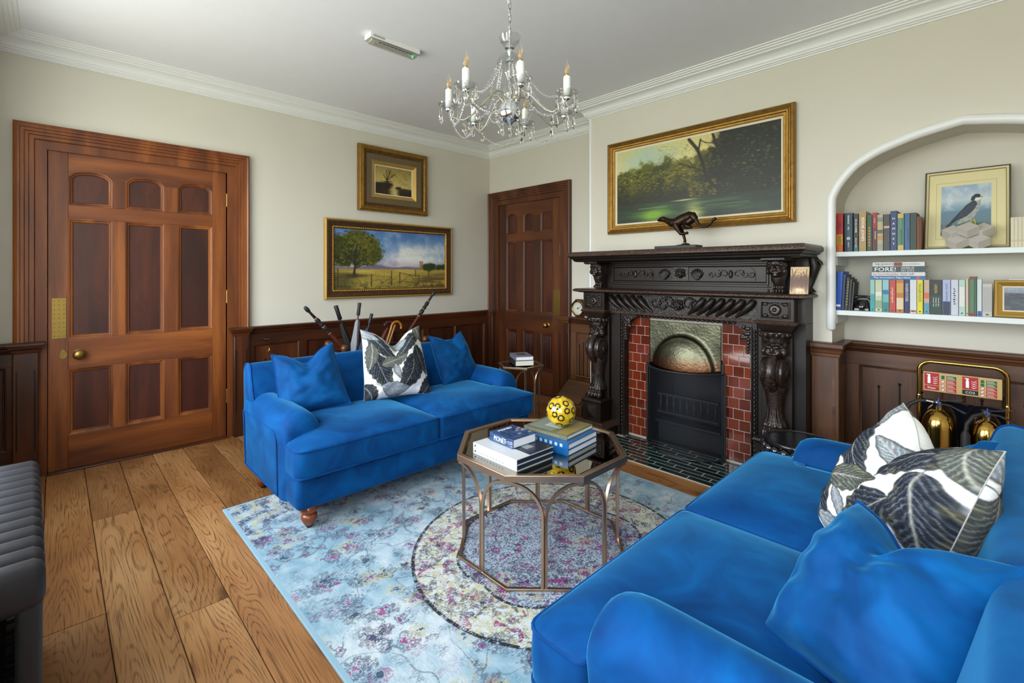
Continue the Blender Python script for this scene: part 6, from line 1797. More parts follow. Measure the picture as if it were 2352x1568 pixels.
build(MB().lathe([(0.008, 2.275), (0.022, 2.262), (0.027, 2.245), (0.018, 2.225), (0.010, 2.205), (0.024, 2.185), (0.034, 2.150), (0.030, 2.125), (0.014, 2.105)], 20, (X0, Y0, 0), 'z', 10, 0.06), 'glass_baluster', W['cup_glass'], ch, smooth=40)
build(MB().lathe([(0.020, 2.110), (0.030, 2.106), (0.040, 2.098), (0.046, 2.088), (0.050, 2.072), (0.052, 2.060), (0.050, 2.048), (0.042, 2.034), (0.030, 2.024), (0.016, 2.018), (0.012, 2.010), (0.006, 2.006)], 48, (X0, Y0, 0), 'z', 24, 0.012), 'chrome_ball', W['chrome'], ch, smooth=50)
build(MB().lathe([(0.007, 2.008), (0.006, 1.985), (0.010, 1.978), (0.004, 1.968)], 12, (X0, Y0, 0)), 'finial', W['arm_glass'], ch)
def facet(mb, c, r, h):
    n = 6
    a = [(c[0] + r * math.cos(2 * PI * j / n), c[1] + r * math.sin(2 * PI * j / n), c[2]) for j in range(n)]
    k_ = len(mb.v); mb.v += a + [(c[0], c[1], c[2] + h), (c[0], c[1], c[2] - h)]
    for j in range(n): mb.f += [(k_ + j, k_ + (j + 1) % n, k_ + n), (k_ + (j + 1) % n, k_ + j, k_ + n + 1)]
def drop(mb, c, L, r):
    """pointed crystal drop hanging from c"""
    n = 6; prof = [(0.15, 0), (0.45, 0.12), (0.55, 0.35), (1.0, 0.72), (0.7, 0.88), (0.05, 1.0)]
    mb.loft([[(c[0] + r * a * math.cos(2 * PI * j / n), c[1] + r * a * math.sin(2 * PI * j / n), c[2] - L * b_) for j in range(n)] for a, b_ in prof])
def bead_chain(p, q, sag, n, r=0.0060, name='bead_chain'):
    m_ = MB(); pts = []
    for i in range(n + 1):
        t = i / n; v = Vector(p).lerp(Vector(q), t); v.z -= sag * 4 * t * (1 - t); pts.append(v)
    for i, v in enumerate(pts):
        rr = r * (1.0 if i % 2 else 0.72)
        facet(m_, v, rr, rr)
    m_.tube(pts, 0.0006, 4)
    tag(build(m_, name, W['crystal'], ch, smooth=0), kind='stuff')
fx, fy = _W; rx_, ry_ = _R
tips = []
RA = 0.272
for deg in (9, -40, -92, -140, 61, 112, 164):
    a = math.radians(deg)
    ux, uy = rx_ * math.sin(a) - fx * math.cos(a), ry_ * math.sin(a) - fy * math.cos(a)     # 0 deg points at the camera
    pt = lambda r, z: (X0 + ux * r, Y0 + uy * r, z)
    ctl = [(0.020, 2.085), (0.030, 2.115), (0.055, 2.140), (0.085, 2.138), (0.115, 2.112), (0.145, 2.078), (0.175, 2.048), (0.205, 2.032), (0.235, 2.036), (0.258, 2.052), (RA, 2.078)]
    arm_ = build(MB().tube([pt(r, z) for r, z in ctl], [0.0065] * 10 + [0.006], 9, flat=(1, 1)), 'arm', W['arm_glass'], ch, smooth=70)
    build(MB().tube([pt(r, z) for r, z in ctl], 0.0032, 6), 'arm_core', C(214, 208, 186, 0.4), arm_, smooth=70)
    c = pt(RA, 0)
    build(MB().lathe([(0.006, 2.070), (0.014, 2.074), (0.016, 2.080), (0.010, 2.084)], 14, (c[0], c[1], 0)), 'cup_ring', W['chrome'], arm_)
    build(at(dish(0.010, 0.046, 2.082, 2.104, 9), c[0], c[1], 0), 'drip_cup', W['cup_glass'], arm_, smooth=60, fix=False)
    build(MB().lathe([(0.013, 2.086), (0.0148, 2.088), (0.0148, 2.164), (0.013, 2.168), (0.004, 2.168)], 18, (c[0], c[1], 0)), 'candle_sleeve', W['candle'], arm_, smooth=50)
    build(MB().lathe([(0.007, 2.168), (0.0085, 2.172), (0.0085, 2.176)], 12, (c[0], c[1], 0)), 'bulb_cap', W['brass'], arm_)
    build(MB().lathe([(0.007, 2.174), (0.011, 2.184), (0.0135, 2.196), (0.0125, 2.210), (0.008, 2.224), (0.003, 2.234), (0.0008, 2.238)], 16, (c[0], c[1], 0)), 'bulb', W['bulb'], arm_, smooth=60)
    m_ = MB()
    for q in range(4): m_.tube([(c[0] + 0.004 * math.cos(q * PI / 2), c[1] + 0.004 * math.sin(q * PI / 2), 2.184), (c[0] + 0.005 * math.cos(q * PI / 2), c[1] + 0.005 * math.sin(q * PI / 2), 2.210)], 0.0012, 5)
    tag(build(m_, 'filament', W['filament'], arm_), kind='stuff')
    for q in range(5):
        b_ = 2 * PI * q / 5 + a
        hx, hy = c[0] + 0.043 * math.cos(b_), c[1] + 0.043 * math.sin(b_)
        m_ = MB(); facet(m_, (hx, hy, 2.092), 0.0045, 0.005); drop(m_, (hx, hy, 2.086), 0.052 if q % 2 else 0.066, 0.0085)
        tag(build(m_, 'crystal_drop', W['crystal'], arm_, smooth=0), kind='stuff')
    tips.append((deg, c))
    bead_chain((X0 + ux * 0.058, Y0 + uy * 0.058, 2.272), (c[0] - ux * 0.04, c[1] - uy * 0.04, 2.098), 0.055, 24)
    bead_chain((X0 + ux * 0.060, Y0 + uy * 0.060, 2.268), (X0 + ux * 0.090, Y0 + uy * 0.090, 2.140), 0.0, 13)
    bead_chain((X0 + ux * 0.115, Y0 + uy * 0.115, 2.108), (X0 + ux * 0.05, Y0 + uy * 0.05, 2.03), 0.04, 12)
    m_ = MB(); drop(m_, pt(0.205, 2.026), 0.05, 0.0085); tag(build(m_, 'crystal_drop', W['crystal'], arm_, smooth=0), kind='stuff')
tips.sort()
for (d1_, p), (d2_, q) in zip(tips, tips[1:] + tips[:1]):
    bead_chain((p[0], p[1], 2.070), (q[0], q[1], 2.070), 0.085, 26)
for q in range(8):
    b_ = 2 * PI * q / 8; hx, hy = X0 + 0.047 * math.cos(b_), Y0 + 0.047 * math.sin(b_)
    m_ = MB(); facet(m_, (hx, hy, 2.020), 0.004, 0.005); drop(m_, (hx, hy, 2.014), 0.048, 0.007)
    tag(build(m_, 'crystal_drop', W['crystal'], ch, smooth=0), kind='stuff')
# ------------------------------------------------------------------ emergency light
p = onz(851, 71, ZC); q = onz(966, 114, ZC)
ex1 = (p.x + q.x) / 2; ex0 = ex1 - 0.085; ey0, ey1 = p.y, q.y
em = thing('emergency_light', 'white emergency bulkhead light with green indicator on the ceiling', 'light fitting', ((ex0 + ex1) / 2, (ey0 + ey1) / 2, ZC), world=True)
build(MB().box(ex0, ey0, ZC - 0.034, ex1, ey1, ZC), 'housing', W['candle'], em, bevel=0.003)
m_ = MB().loft([[(ex0 + o, ey0 + o, z), (ex1 - o, ey0 + o, z), (ex1 - o, ey1 - o, z), (ex0 + o, ey1 - o, z)] for o, z in ((0.0, ZC - 0.034), (0.004, ZC - 0.042), (0.022, ZC - 0.058))])
build(m_, 'diffuser', thin_glass('ribbed_diffuser', (0.92, 0.92, 0.90, 1), 0.10, 0.2), em, smooth=0)
build(MB().box(ex0 + 0.014, ey0 + 0.02, ZC - 0.046, ex1 - 0.014, ey1 - 0.02, ZC - 0.036), 'reflector', C(236, 234, 226, 0.5), em)
build(MB().tube([((ex0 + ex1) / 2, ey0 + 0.04, ZC - 0.048), ((ex0 + ex1) / 2, ey1 - 0.05, ZC - 0.048)], 0.006, 10), 'lamp_tube', C(222, 220, 210, 0.3), em)
build(MB().ball((ex1 - 0.03, ey1 - 0.045, ZC - 0.055), 0.0045, 8, 6), 'indicator', W['led'], em)
for a in (ey0 + 0.012, ey1 - 0.012):
    for b_ in (ex0 + 0.012, ex1 - 0.012): build(MB().ball((b_, a, ZC - 0.044), 0.005, 8, 6), 'screw', W['candle'], em)
for i in range(9): build(MB().box(ex1 - 0.0005, ey0 + 0.06 + 0.028 * i, ZC - 0.052, ex1 - 0.012, ey0 + 0.082 + 0.028 * i, ZC - 0.050), 'rib', C(110, 108, 100, 0.5), em)
build(MB().box(ex1 - 0.0005, ey0 + 0.02, ZC - 0.026, ex1 + 0.0006, ey0 + 0.10, ZC - 0.010), 'rating_label', C(206, 208, 204, 0.5), em)
# ------------------------------------------------------------------ books in the alcove
def upright(label, px0, px1, pytop, yf, zb, cov, depth=0.15, page=None, rnd=0.0, lean=0.0, group=None, ht=None):
    xm = (px0 + px1) / 2
    a = ony(px0, 560, yf).x; b_ = ony(px1, 560, yf).x
    top = ony(xm, pytop, yf).z
    t = max(0.008, b_ - a - 0.0008); h = (top - zb) if ht is None else ht
    depth = min(depth, -0.006 - yf)
    M = basis((a + t, yf, zb + 0.0004), (0, 0, 1), (0, 1, 0))
    if lean: M = Matrix.Translation((a + t, yf, zb)) @ Matrix.Rotation(lean, 4, 'Y') @ Matrix.Translation((-a - t, -yf, -zb)) @ M
    r = book(label, M, h, depth, t, cov, page, group, rnd, b=0.0022)
    r['_r'] = rnd
    return r
WT, BKc, GD = W['paper'], W['ink'], C(206, 176, 90)
GU = 'books standing on the upper alcove shelf'
YU = -0.285
r = upright('red and yellow paperback at the left end of the upper shelf', 1921, 1936.5, 490, YU, SZ1, C(196, 30, 20), 0.16, group=GU)
spine_band(r, 0.0, 0.20, C(232, 120, 30)); spine_band(r, 0.20, 0.46, C(236, 176, 30))
spine_text(r, 'SUASION', BKc, 0.68, 0.055, 0.017); spine_text(r, 'PRE-', C(90, 10, 10), 0.34, 0.055, 0.016)
r = upright('dark teal hardback with a white portrait beside the red and yellow book', 1940, 1958.5, 489, YU, SZ1, C(16, 62, 80), 0.17, rnd=0.004, group=GU)
spine_text(r, 'REGINALD', WT, 0.18, 0.055, 0.008, rnd=0.004); spine_text(r, 'HILL', WT, 0.40, 0.02, 0.008, rnd=0.004)
build(MB().lathe([(0.0001, -0.0055), (0.010, -0.0052), (0.011, -0.003)], 14, (0.085, 0, r['_dims'][2] / 2), 'y'), 'portrait', C(190, 200, 196), r)
spine_text(r, 'DEATH', WT, 0.82, 0.03, 0.006, rnd=0.004)
r = upright('slim black book with white title between teal and tan spines', 1961, 1971.5, 491, YU, SZ1, C(28, 36, 42), 0.16, group=GU)
spine_text(r, 'GO AS A RIVER', WT, 0.32, 0.085, 0.008); spine_text(r, 'SHELLEY READ', WT, 0.76, 0.06, 0.006)
spine_band(r, 0.0, 0.16, C(30, 110, 116))
r = upright('thick tan hardback with large white lettering', 1973, 1989.5, 485.5, YU, SZ1, C(186, 152, 96), 0.18, group=GU)
spine_text(r, 'EDDIE JONES', WT, 0.45, 0.145, 0.017)
r = upright('green book with orange title next to the tan hardback', 1991.5, 2003, 494, YU, SZ1, C(24, 84, 44), 0.15, group=GU)
for i in range(7): build(MB().box(0.03 + 0.018 * i, -0.0006, r['_dims'][2] * 0.35, 0.042 + 0.018 * i, 0.0005, r['_dims'][2] * 0.7), 'title_mark', C(214, 120, 40), r)
r = upright('maroon book with red top and white title', 2003.8, 2014.5, 488.5, YU, SZ1, C(96, 26, 36), 0.16, group=GU)
spine_band(r, 0.60, 1.0, C(172, 26, 44)); spine_text(r, 'A MAN', C(236, 206, 206), 0.20, 0.032, 0.006)
for i in range(5): build(MB().box(0.075 + 0.010 * i, -0.0006, 0.005, 0.081 + 0.010 * i, 0.0004, 0.011), 'title_mark', C(236, 206, 206), r)
r = upright('pale floral-jacketed book between maroon and grey spines', 2015, 2028.5, 492.5, YU, SZ1, C(206, 184, 140), 0.14, rnd=0.003, group=GU)
for a, b_, c in ((0.80, 0.92, (120, 150, 130)), (0.48, 0.58, (90, 100, 96)), (0.30, 0.42, (196, 150, 90)), (0.05, 0.2, (150, 170, 160))): spine_band(r, a, b_, C(*c), rnd=0.003)
r = upright('charcoal book with a mottled pattern left of the navy spine', 2029.5, 2044, 492, YU, SZ1, C(66, 62, 56), 0.14, group=GU)
spine_band(r, 0.62, 0.68, C(196, 180, 160)); spine_band(r, 0.05, 0.30, C(56, 66, 72))
r = upright('navy book with white stacked capital letters', 2045, 2060.5, 484.5, YU, SZ1, C(26, 58, 112), 0.18, group=GU)
hh, ww, tt = r['_dims']
for i, L_ in enumerate('HAMNET'): text(L_, WT, r, basis((hh * (0.81 - 0.128 * i), -0.0007, tt / 2), (0, 0, -1), (1, 0, 0)), None, 0.0125, 'title_letter')
r = upright('green jacketed book with yellow ends', 2061.5, 2076.5, 490.5, YU, SZ1, C(104, 150, 128), 0.15, rnd=0.004, group=GU)
spine_band(r, 0.88, 1.0, C(214, 186, 90), rnd=0.004); spine_band(r, 0.0, 0.14, C(214, 186, 90), rnd=0.004)
for i in range(9): build(MB().box(0.04 + 0.010 * i, -0.0046, tt * 0.3, 0.046 + 0.010 * i, -0.003, tt * 0.55), 'title_mark', C(40, 80, 70), r)
r = upright('plain mid-blue cloth book near the falcon picture', 2077.5, 2090, 489.5, YU, SZ1, C(48, 100, 146), 0.15, group=GU)
for i in range(8): build(MB().box(0.05 + 0.010 * i, -0.0006, 0.005, 0.056 + 0.010 * i, 0.0005, 0.010), 'title_mark', C(24, 50, 80), r)
r = upright('plain dark green cloth book near the falcon picture', 2090.8, 2105.5, 488.5, YU, SZ1, C(22, 50, 34), 0.15, group=GU)
r = upright('small brown leather book touching the falcon picture', 2106, 2115.5, 497.5, YU, SZ1, C(128, 72, 40), 0.13, rnd=0.003, group=GU)
for i in range(5):
    x0_ = ony(2321.5, 560, YU).x + 0.0135 * i
    M = basis((x0_ + 0.0127, YU, SZ1 + 0.0004), (0, 0, 1), (0, 1, 0))
    r = book('thin cream volume in the matching set right of the falcon picture', M, 0.158, 0.12, 0.0127, C(226, 218, 186), W['page'], 'matching cream volumes', b=0.0015)
    for z in (0.030, 0.036): build(MB().box(z, -0.0006, 0.002, z + 0.003, 0.0004, 0.0107), 'gilt_mark', GD, r)
GL = 'books standing on the lower alcove shelf'
YL = -0.298
r = upright('tall bright blue book leaning at the left end of the lower shelf', 1917.5, 1931.5, 621, YL, SZ2, C(10, 96, 206), 0.17, lean=0.05, group=GL, ht=0.245)
build(MB().box(0.02, -0.0006, 0.003, 0.033, 0.0005, r['_dims'][2] - 0.003), 'spine_logo', WT, r)
r = upright('dark blue book leaning beside the bright blue one', 1932.5, 1938.5, 629, YL, SZ2, C(14, 40, 96), 0.16, lean=0.05, group=GL, ht=0.226)
r = upright('black book with gilt lettering leaning on the lower shelf', 1939.5, 1946.5, 634, YL, SZ2, C(26, 26, 22), 0.15, lean=0.06, group=GL, ht=0.208)
for i in range(9): build(MB().box(0.03 + 0.018 * i, -0.0006, 0.003, 0.04 + 0.018 * i, 0.0005, 0.008), 'title_mark', C(176, 166, 90), r)
r = upright('plain black book leaning next to the telephone', 1947.5, 1953, 640, YL, SZ2, C(20, 18, 18), 0.14, lean=0.06, group=GL, ht=0.196)
r = upright('thin black and white book leaning against the telephone', 1954, 1957.5, 646, YL, SZ2, C(30, 30, 32), 0.13, lean=0.07, group=GL, ht=0.178)
row = [(1999, 2009.5, 'pale teal paperback at the start of the lower row', (150, 206, 200), [(0.0, 0.55, (36, 170, 176))], None),
       (2010.5, 2026, 'pale patterned paperback second in the lower row', (206, 214, 176), [(0.1, 0.35, (150, 176, 140)), (0.5, 0.62, (240, 240, 230))], None),
       (2027, 2042, 'turquoise beach paperback third in the lower row', (110, 190, 190), [(0.0, 0.3, (30, 140, 140)), (0.7, 1.0, (150, 206, 214)), (0.55, 0.68, (20, 120, 170))], None),
       (2043, 2057.5, 'red paperback in the lower row', (206, 66, 50), [], ('', (250, 220, 210))),
       (2058.5, 2076, 'orange paperback with white bands in the lower row', (206, 122, 30), [(0.1, 0.45, (236, 216, 180)), (0.6, 0.9, (220, 170, 80))], None),
       (2077, 2089, 'navy paperback with white title in the lower row', (20, 40, 96), [], ('THE KEEPER OF STORIES', (240, 240, 240))),
       (2090, 2105.5, 'white paperback with orange logo in the lower row', (228, 230, 236), [(0.03, 0.09, (206, 110, 50))], None),
       (2106.5, 2120, 'yellow paperback with black title in the lower row', (236, 226, 40), [], ('THE DARK FLOOD', (20, 20, 20))),
       (2122, 2135, 'sunset pastel paperback in the lower row', (206, 176, 150), [(0.0, 0.32, (70, 160, 196)), (0.45, 0.62, (226, 110, 70))], None),
       (2135.8, 2164, 'thick dark green and black paperback in the lower row', (16, 60, 48), [(0.55, 1.0, (18, 22, 22))], ('LARSSON', (236, 206, 40))),
       (2165, 2183.5, 'lilac paperback with navy foot in the lower row', (178, 190, 226), [(0.0, 0.38, (24, 48, 84))], ('John Grisham', (60, 70, 130))),
       (2184.5, 2201.5, 'plain white paperback with black script in the lower row', (214, 218, 232), [], ('', (30, 30, 40))),
       (2202.5, 2217, 'pale mint paperback with white label in the lower row', (186, 218, 210), [(0.25, 0.80, (236, 234, 228))], None),
       (2218, 2225, 'thin beige paperback in the lower row', (214, 196, 150), [(0.35, 0.75, (226, 190, 180))], None),
       (2226, 2243.5, 'green foil-jacketed hardback with red ends', (96, 130, 104), [(0.0, 0.07, (130, 44, 44)), (0.93, 1.0, (130, 44, 44))], None),
       (2244.5, 2255.5, 'white paperback with blue foot in the lower row', (218, 230, 232), [(0.0, 0.14, (20, 90, 176))], None),
       (2256.5, 2279, 'broad grey-white paperback beside the small gilt picture', (206, 204, 198), [(0.15, 0.9, (186, 184, 180))], None)]
for k, (a, b_, lb, c, bands, tx) in enumerate(row):
    top = {13: 640, 14: 635, 15: 641.5, 16: 651.5}.get(k, 642.5 + 0.15 * max(0, 8 - k) * 0)
    r = upright(lb, a, b_, top, YL, SZ2, C(*c), 0.13, group=GL, rnd=0.004 if k == 14 else 0)
    for q0, q1, cc in bands: spine_band(r, q0, q1, C(*cc), rnd=0.004 if k == 14 else 0)
    t_ = r['_dims'][2]; h_ = r['_dims'][0]
    if tx and not tx[0]:
        for i in range(8): build(MB().box(h_ * (0.30 + 0.06 * i), -0.0007, t_ * (0.40 + 0.06 * (i % 2)), h_ * (0.335 + 0.06 * i), 0.0004, t_ * (0.60 + 0.06 * (i % 3))), 'title_mark', C(*tx[1]), r)
    elif tx: spine_text(r, tx[0], C(*tx[1]), 0.26 if tx[0] in ('LARSSON',) else 0.38, min(h_ * 0.55, 0.02 * len(tx[0])) if tx[0] != 'LARSSON' else 0.05, min(t_ * 0.6, 0.012))
    if k == 9:
        for i, s_ in enumerate(('The Girl Who', 'Kicked The', "Hornets' Nest")): text(s_, WT, r, basis((h_ * 0.35, -0.0008, t_ * (0.28 + 0.2 * i)), (-1, 0, 0), (0, 0, -1)), 0.05, 0.005, 'subtitle')
    elif not tx or k in (3, 5, 7):
        build(MB().box(h_ * 0.04, -0.0008, t_ * 0.35, h_ * 0.08, 0.0004, t_ * 0.65), 'publisher_mark', C(60, 60, 66), r)
# four lying on top of the row
GH = 'books lying on the lower row'
def lying(label, px0, px1, py0, py1, cov, z0, depth=0.135):
    a = ony(px0, 630, YL).x; b_ = ony(px1, 630, YL).x; t = (py1 - py0) / F * 3.0
    t = ony((px0 + px1) / 2, py0, YL).z - ony((px0 + px1) / 2, py1, YL).z
    M = basis((a, YL, z0), (1, 0, 0), (0, 1, 0))
    return book(label, M, b_ - a, depth, t, cov, None, GH, b=0.0016), t
zr = ony(2060, 642.5, YL).z + 0.0012
r, t = lying('blue book lying at the bottom of the flat pile', 1998.5, 2126, 633.5, 642, C(20, 110, 170), zr)
h_ = r['_dims'][0]; text('The Innovation Algorithm', WT, r, basis((h_ * 0.40, -0.0008, t / 2), (1, 0, 0), (0, 0, 1)), 0.175, 0.012, 'title')
build(MB().box(h_ * 0.84, -0.0006, 0.002, h_ * 0.9, 0.0004, t - 0.002), 'spine_picture', C(200, 90, 90), r); zr += t + 0.0005
r, t = lying('white book with red title second from bottom of the flat pile', 2002.5, 2125, 625, 633.5, C(232, 232, 230), zr)
h_ = r['_dims'][0]; text('See You In November', C(176, 20, 24), r, basis((h_ * 0.27, -0.0008, t / 2), (1, 0, 0), (0, 0, 1)), 0.125, 0.013, 'title'); text('Peter Stiff', BKc, r, basis((h_ * 0.68, -0.0008, t / 2), (1, 0, 0), (0, 0, 1)), 0.06, 0.011, 'author'); zr += t + 0.0005
r, t = lying('dark green book with big white capitals in the flat pile', 2003.5, 2127, 611.5, 624.7, C(40, 70, 76), zr)
h_ = r['_dims'][0]; text('FORE!', WT, r, basis((h_ * 0.25, -0.0008, t / 2), (1, 0, 0), (0, 0, 1)), 0.10, 0.024, 'title')
for i, s_ in enumerate(('THE BEST OF', 'JOHN HOPKINS', 'ON GOLF')): text(s_, WT, r, basis((h_ * 0.67, -0.0008, t * (0.78 - 0.28 * i)), (1, 0, 0), (0, 0, 1)), 0.06, 0.007, 'subtitle')
zr += t + 0.0005
r, t = lying('white book with black italic title on top of the flat pile', 2004.5, 2124, 601.5, 611, C(230, 230, 226), zr)
h_ = r['_dims'][0]; text('THE QUANTS', BKc, r, basis((h_ * 0.22, -0.0008, t / 2), (1, 0, 0), (0, 0, 1)), 0.09, 0.013, 'title'); text('SCOTT PATTERSON', C(60, 60, 60), r, basis((h_ * 0.74, -0.0008, t / 2), (1, 0, 0), (0, 0, 1)), 0.075, 0.006, 'author')
build(MB().box(h_ * 0.42, -0.0006, 0.0015, h_ * 0.58, 0.0004, t - 0.0015), 'spine_picture', C(140, 50, 44), r)
# telephone
tp = ony(1976, 712, -0.24)
ph = thing('telephone', 'black bakelite telephone between the books on the lower shelf', 'telephone', (tp.x + 0.012, -0.235, SZ2 + 0.0005))
ph.scale = (0.82, 0.9, 0.95)
build(MB().loft([[(a * wx, b_ * wy - 0.0, z) for a, b_ in round_poly([(-1, -1), (1, -1), (1, 1), (-1, 1)], 0.35, 4)] for wx, wy, z in ((0.060, 0.055, 0.0), (0.060, 0.055, 0.014), (0.056, 0.050, 0.018), (0.040, 0.036, 0.050), (0.032, 0.028, 0.066), (0.030, 0.026, 0.070))]), 'body', W['black_gloss'], ph, smooth=40)
build(MB().lathe([(0.002, 0.012), (0.022, 0.012), (0.028, 0.008), (0.029, 0.0), (0.002, 0.0)], 24, (0, 0, 0)).xf(Matrix.Translation((0, -0.043, 0.040)) @ Matrix.Rotation(math.radians(62), 4, 'X')), 'dial', W['black_gloss'], ph, smooth=40)
build(MB().tube([(-0.052, 0.0, 0.082), (-0.03, 0, 0.090), (0, 0, 0.092), (0.03, 0, 0.090), (0.052, 0.0, 0.082)], [0.011, 0.009, 0.009, 0.009, 0.011], 10).ball((-0.056, 0, 0.076), (0.017, 0.019, 0.012), 12, 8).ball((0.056, 0, 0.076), (0.017, 0.019, 0.012), 12, 8), 'handset', W['black_gloss'], ph, smooth=60)
# falcon picture
def falcon_canvas():
    w, h = 150, 150
    cv = Canvas(w, h); n = vnoise(h, w, 6, 61, 4); nf = vnoise(h, w, 40, 62, 3)
    cv.grad([(0, (150, 176, 206)), (0.30, (196, 208, 214)), (0.42, (150, 172, 190)), (0.55, (110, 140, 160)), (0.8, (110, 134, 140)), (1, (90, 104, 100))])
    cv.put(np.clip((n - 0.48) * 4, 0, 1) * (cv.v < 0.5) * 0.6, (222, 226, 226))
    cv.put(np.clip((nf - 0.5) * 4, 0, 1) * (cv.v > 0.75) * 0.8, (70, 78, 74))
    cv.put(cv.soft(np.sqrt(((cv.u - 0.60) / 0.22) ** 2 + ((cv.v - 0.84) / 0.09) ** 2) - 1, 0.08), (44, 104, 50))
    def poly(pts, c, e=0.6):
        m = np.zeros((h, w)); P = [(a * w, b_ * h) for a, b_ in pts]
        xx, yy = cv.u * w, cv.v * h; ins = np.zeros((h, w), bool)
        for (x1, y1), (x2, y2) in zip(P, P[1:] + P[:1]):
            cnd = ((y1 > yy) != (y2 > yy)) & (xx < (x2 - x1) * (yy - y1) / (y2 - y1 + 1e-9) + x1); ins ^= cnd
        cv.put(ins.astype(float), c)
        return ins
    belly = poly([(0.70, 0.24), (0.80, 0.30), (0.80, 0.42), (0.74, 0.56), (0.62, 0.70), (0.44, 0.76), (0.34, 0.78), (0.44, 0.62), (0.56, 0.46)], (198, 198, 190))
    cv.put(belly * (np.sin(cv.u * 150) * np.sin(cv.v * 170) > 0.15) * 0.75, (56, 58, 62))
    poly([(0.62, 0.34), (0.70, 0.33), (0.73, 0.40), (0.66, 0.52), (0.52, 0.63), (0.34, 0.70), (0.24, 0.76), (0.06, 0.93), (0.0, 0.98), (0.12, 0.82), (0.26, 0.66), (0.40, 0.52), (0.50, 0.42)], (50, 60, 72))
    wing = poly([(0.60, 0.36), (0.70, 0.36), (0.68, 0.46), (0.54, 0.60), (0.30, 0.70), (0.40, 0.55)], (62, 72, 84)); cv.put(wing * np.clip((np.sin((cv.u + cv.v) * 160)) * 2, 0, 1) * 0.35, (96, 106, 116))
    poly([(0.60, 0.32), (0.62, 0.25), (0.69, 0.20), (0.78, 0.205), (0.81, 0.25), (0.77, 0.29), (0.70, 0.29), (0.66, 0.34)], (58, 64, 76))
    poly([(0.70, 0.27), (0.78, 0.275), (0.80, 0.31), (0.74, 0.34), (0.67, 0.33)], (226, 226, 220)); poly([(0.79, 0.235), (0.845, 0.255), (0.84, 0.285), (0.79, 0.275)], (196, 170, 60))
    cv.blob(0.745, 0.237, 0.016, 0.014, (20, 16, 10), 0.1); cv.line([(0.62, 0.72), (0.60, 0.80)], 0.012, (206, 170, 40)); cv.line([(0.67, 0.70), (0.70, 0.78)], 0.012, (206, 170, 40))
    return cv
bl = ony(2121, 571, -0.19); br_ = ony(2323, 563, -0.19); tr_ = ony(2328, 371, -0.07)
fw = br_.x - bl.x; fh = tr_.z - SZ1
pf = thing('framed_print', 'framed print of a grey falcon leaning on the upper shelf', 'picture', ((bl.x + br_.x) / 2, -0.185, SZ1 + 0.0005))
pf.rotation_euler = (math.radians(-14), 0, 0)
PF = lambda u, v, h_: (u, -h_, v)
hw = fw / 2
build(slab(MB(), rect(-hw + 0.004, 0.004, hw - 0.004, fh - 0.004), -0.010, 0.0, PF), 'backing_board', C(96, 84, 64, 0.8), pf)
build(MB().frame(-hw, 0, hw, fh, [(0, -0.010), (0, 0.012), (0.005, 0.014), (0.008, 0.012), (0.008, -0.010)], PF), 'outer_frame', W['silver'], pf, smooth=25)
build(MB().frame(-hw + 0.008, 0.008, hw - 0.008, fh - 0.008, [(0, 0), (0, 0.012), (0.008, 0.010), (0.012, 0.006), (0.012, 0)], PF), 'inner_frame', W['pale_gilt'], pf, smooth=25)
build(slab(MB(), rect(-hw + 0.018, 0.018, hw - 0.018, fh - 0.018), 0.0, 0.002, PF), 'mount', W['mount'], pf)
mw0, mw1, mz0, mz1 = -hw + fw * 0.205, hw - fw * 0.215, fh * 0.175, fh * 0.80
build(MB().frame(mw0 - 0.022, mz0 - 0.022, mw1 + 0.022, mz1 + 0.022, [(0, 0.002), (0, 0.0025), (0.0012, 0.0025), (0.0012, 0.002)], PF), 'mount_line', C(170, 150, 100), pf)
canvas_mesh('falcon_picture', falcon_canvas(), W['print'], pf, lambda u, v: PF(mw0 + (mw1 - mw0) * u, mz1 - (mz1 - mz0) * v, 0.0028))
build(MB().add([PF(-hw + 0.018, 0.018, 0.0055), PF(hw - 0.018, 0.018, 0.0055), PF(hw - 0.018, fh - 0.018, 0.0055), PF(-hw + 0.018, fh - 0.018, 0.0055)], [(0, 1, 2, 3)]), 'glass', W['picture_glass'], pf, smooth=0)
# white faceted sculpture
sc0 = ony(2222, 568, -0.255)
gs = thing('block_sculpture', 'off-white sculpture of interlocking cubes in front of the falcon print', 'ornament', (sc0.x, -0.262, SZ1))
cube_m = C(222, 216, 206, 0.5)
s6 = 0.058
def cube(c, yaw):
    M = Matrix.Translation(c) @ Matrix.Rotation(math.radians(yaw), 4, 'Z') @ Matrix.Rotation(math.radians(36), 4, 'X') @ Matrix.Rotation(math.radians(42), 4, 'Z')
    build(MB().box(-s6 * 0.56, -s6 * 0.56, -s6 * 0.42, s6 * 0.56, s6 * 0.56, s6 * 0.42).xf(M), 'cube', cube_m, gs, bevel=0.001)
for c, yw in (((-0.042, -0.012, 0.037), 0), ((0.046, -0.012, 0.038), 0), ((-0.062, 0.018, 0.092), 0), ((0.004, -0.016, 0.104), 0), ((0.062, 0.022, 0.098), 0)): cube(c, yw)
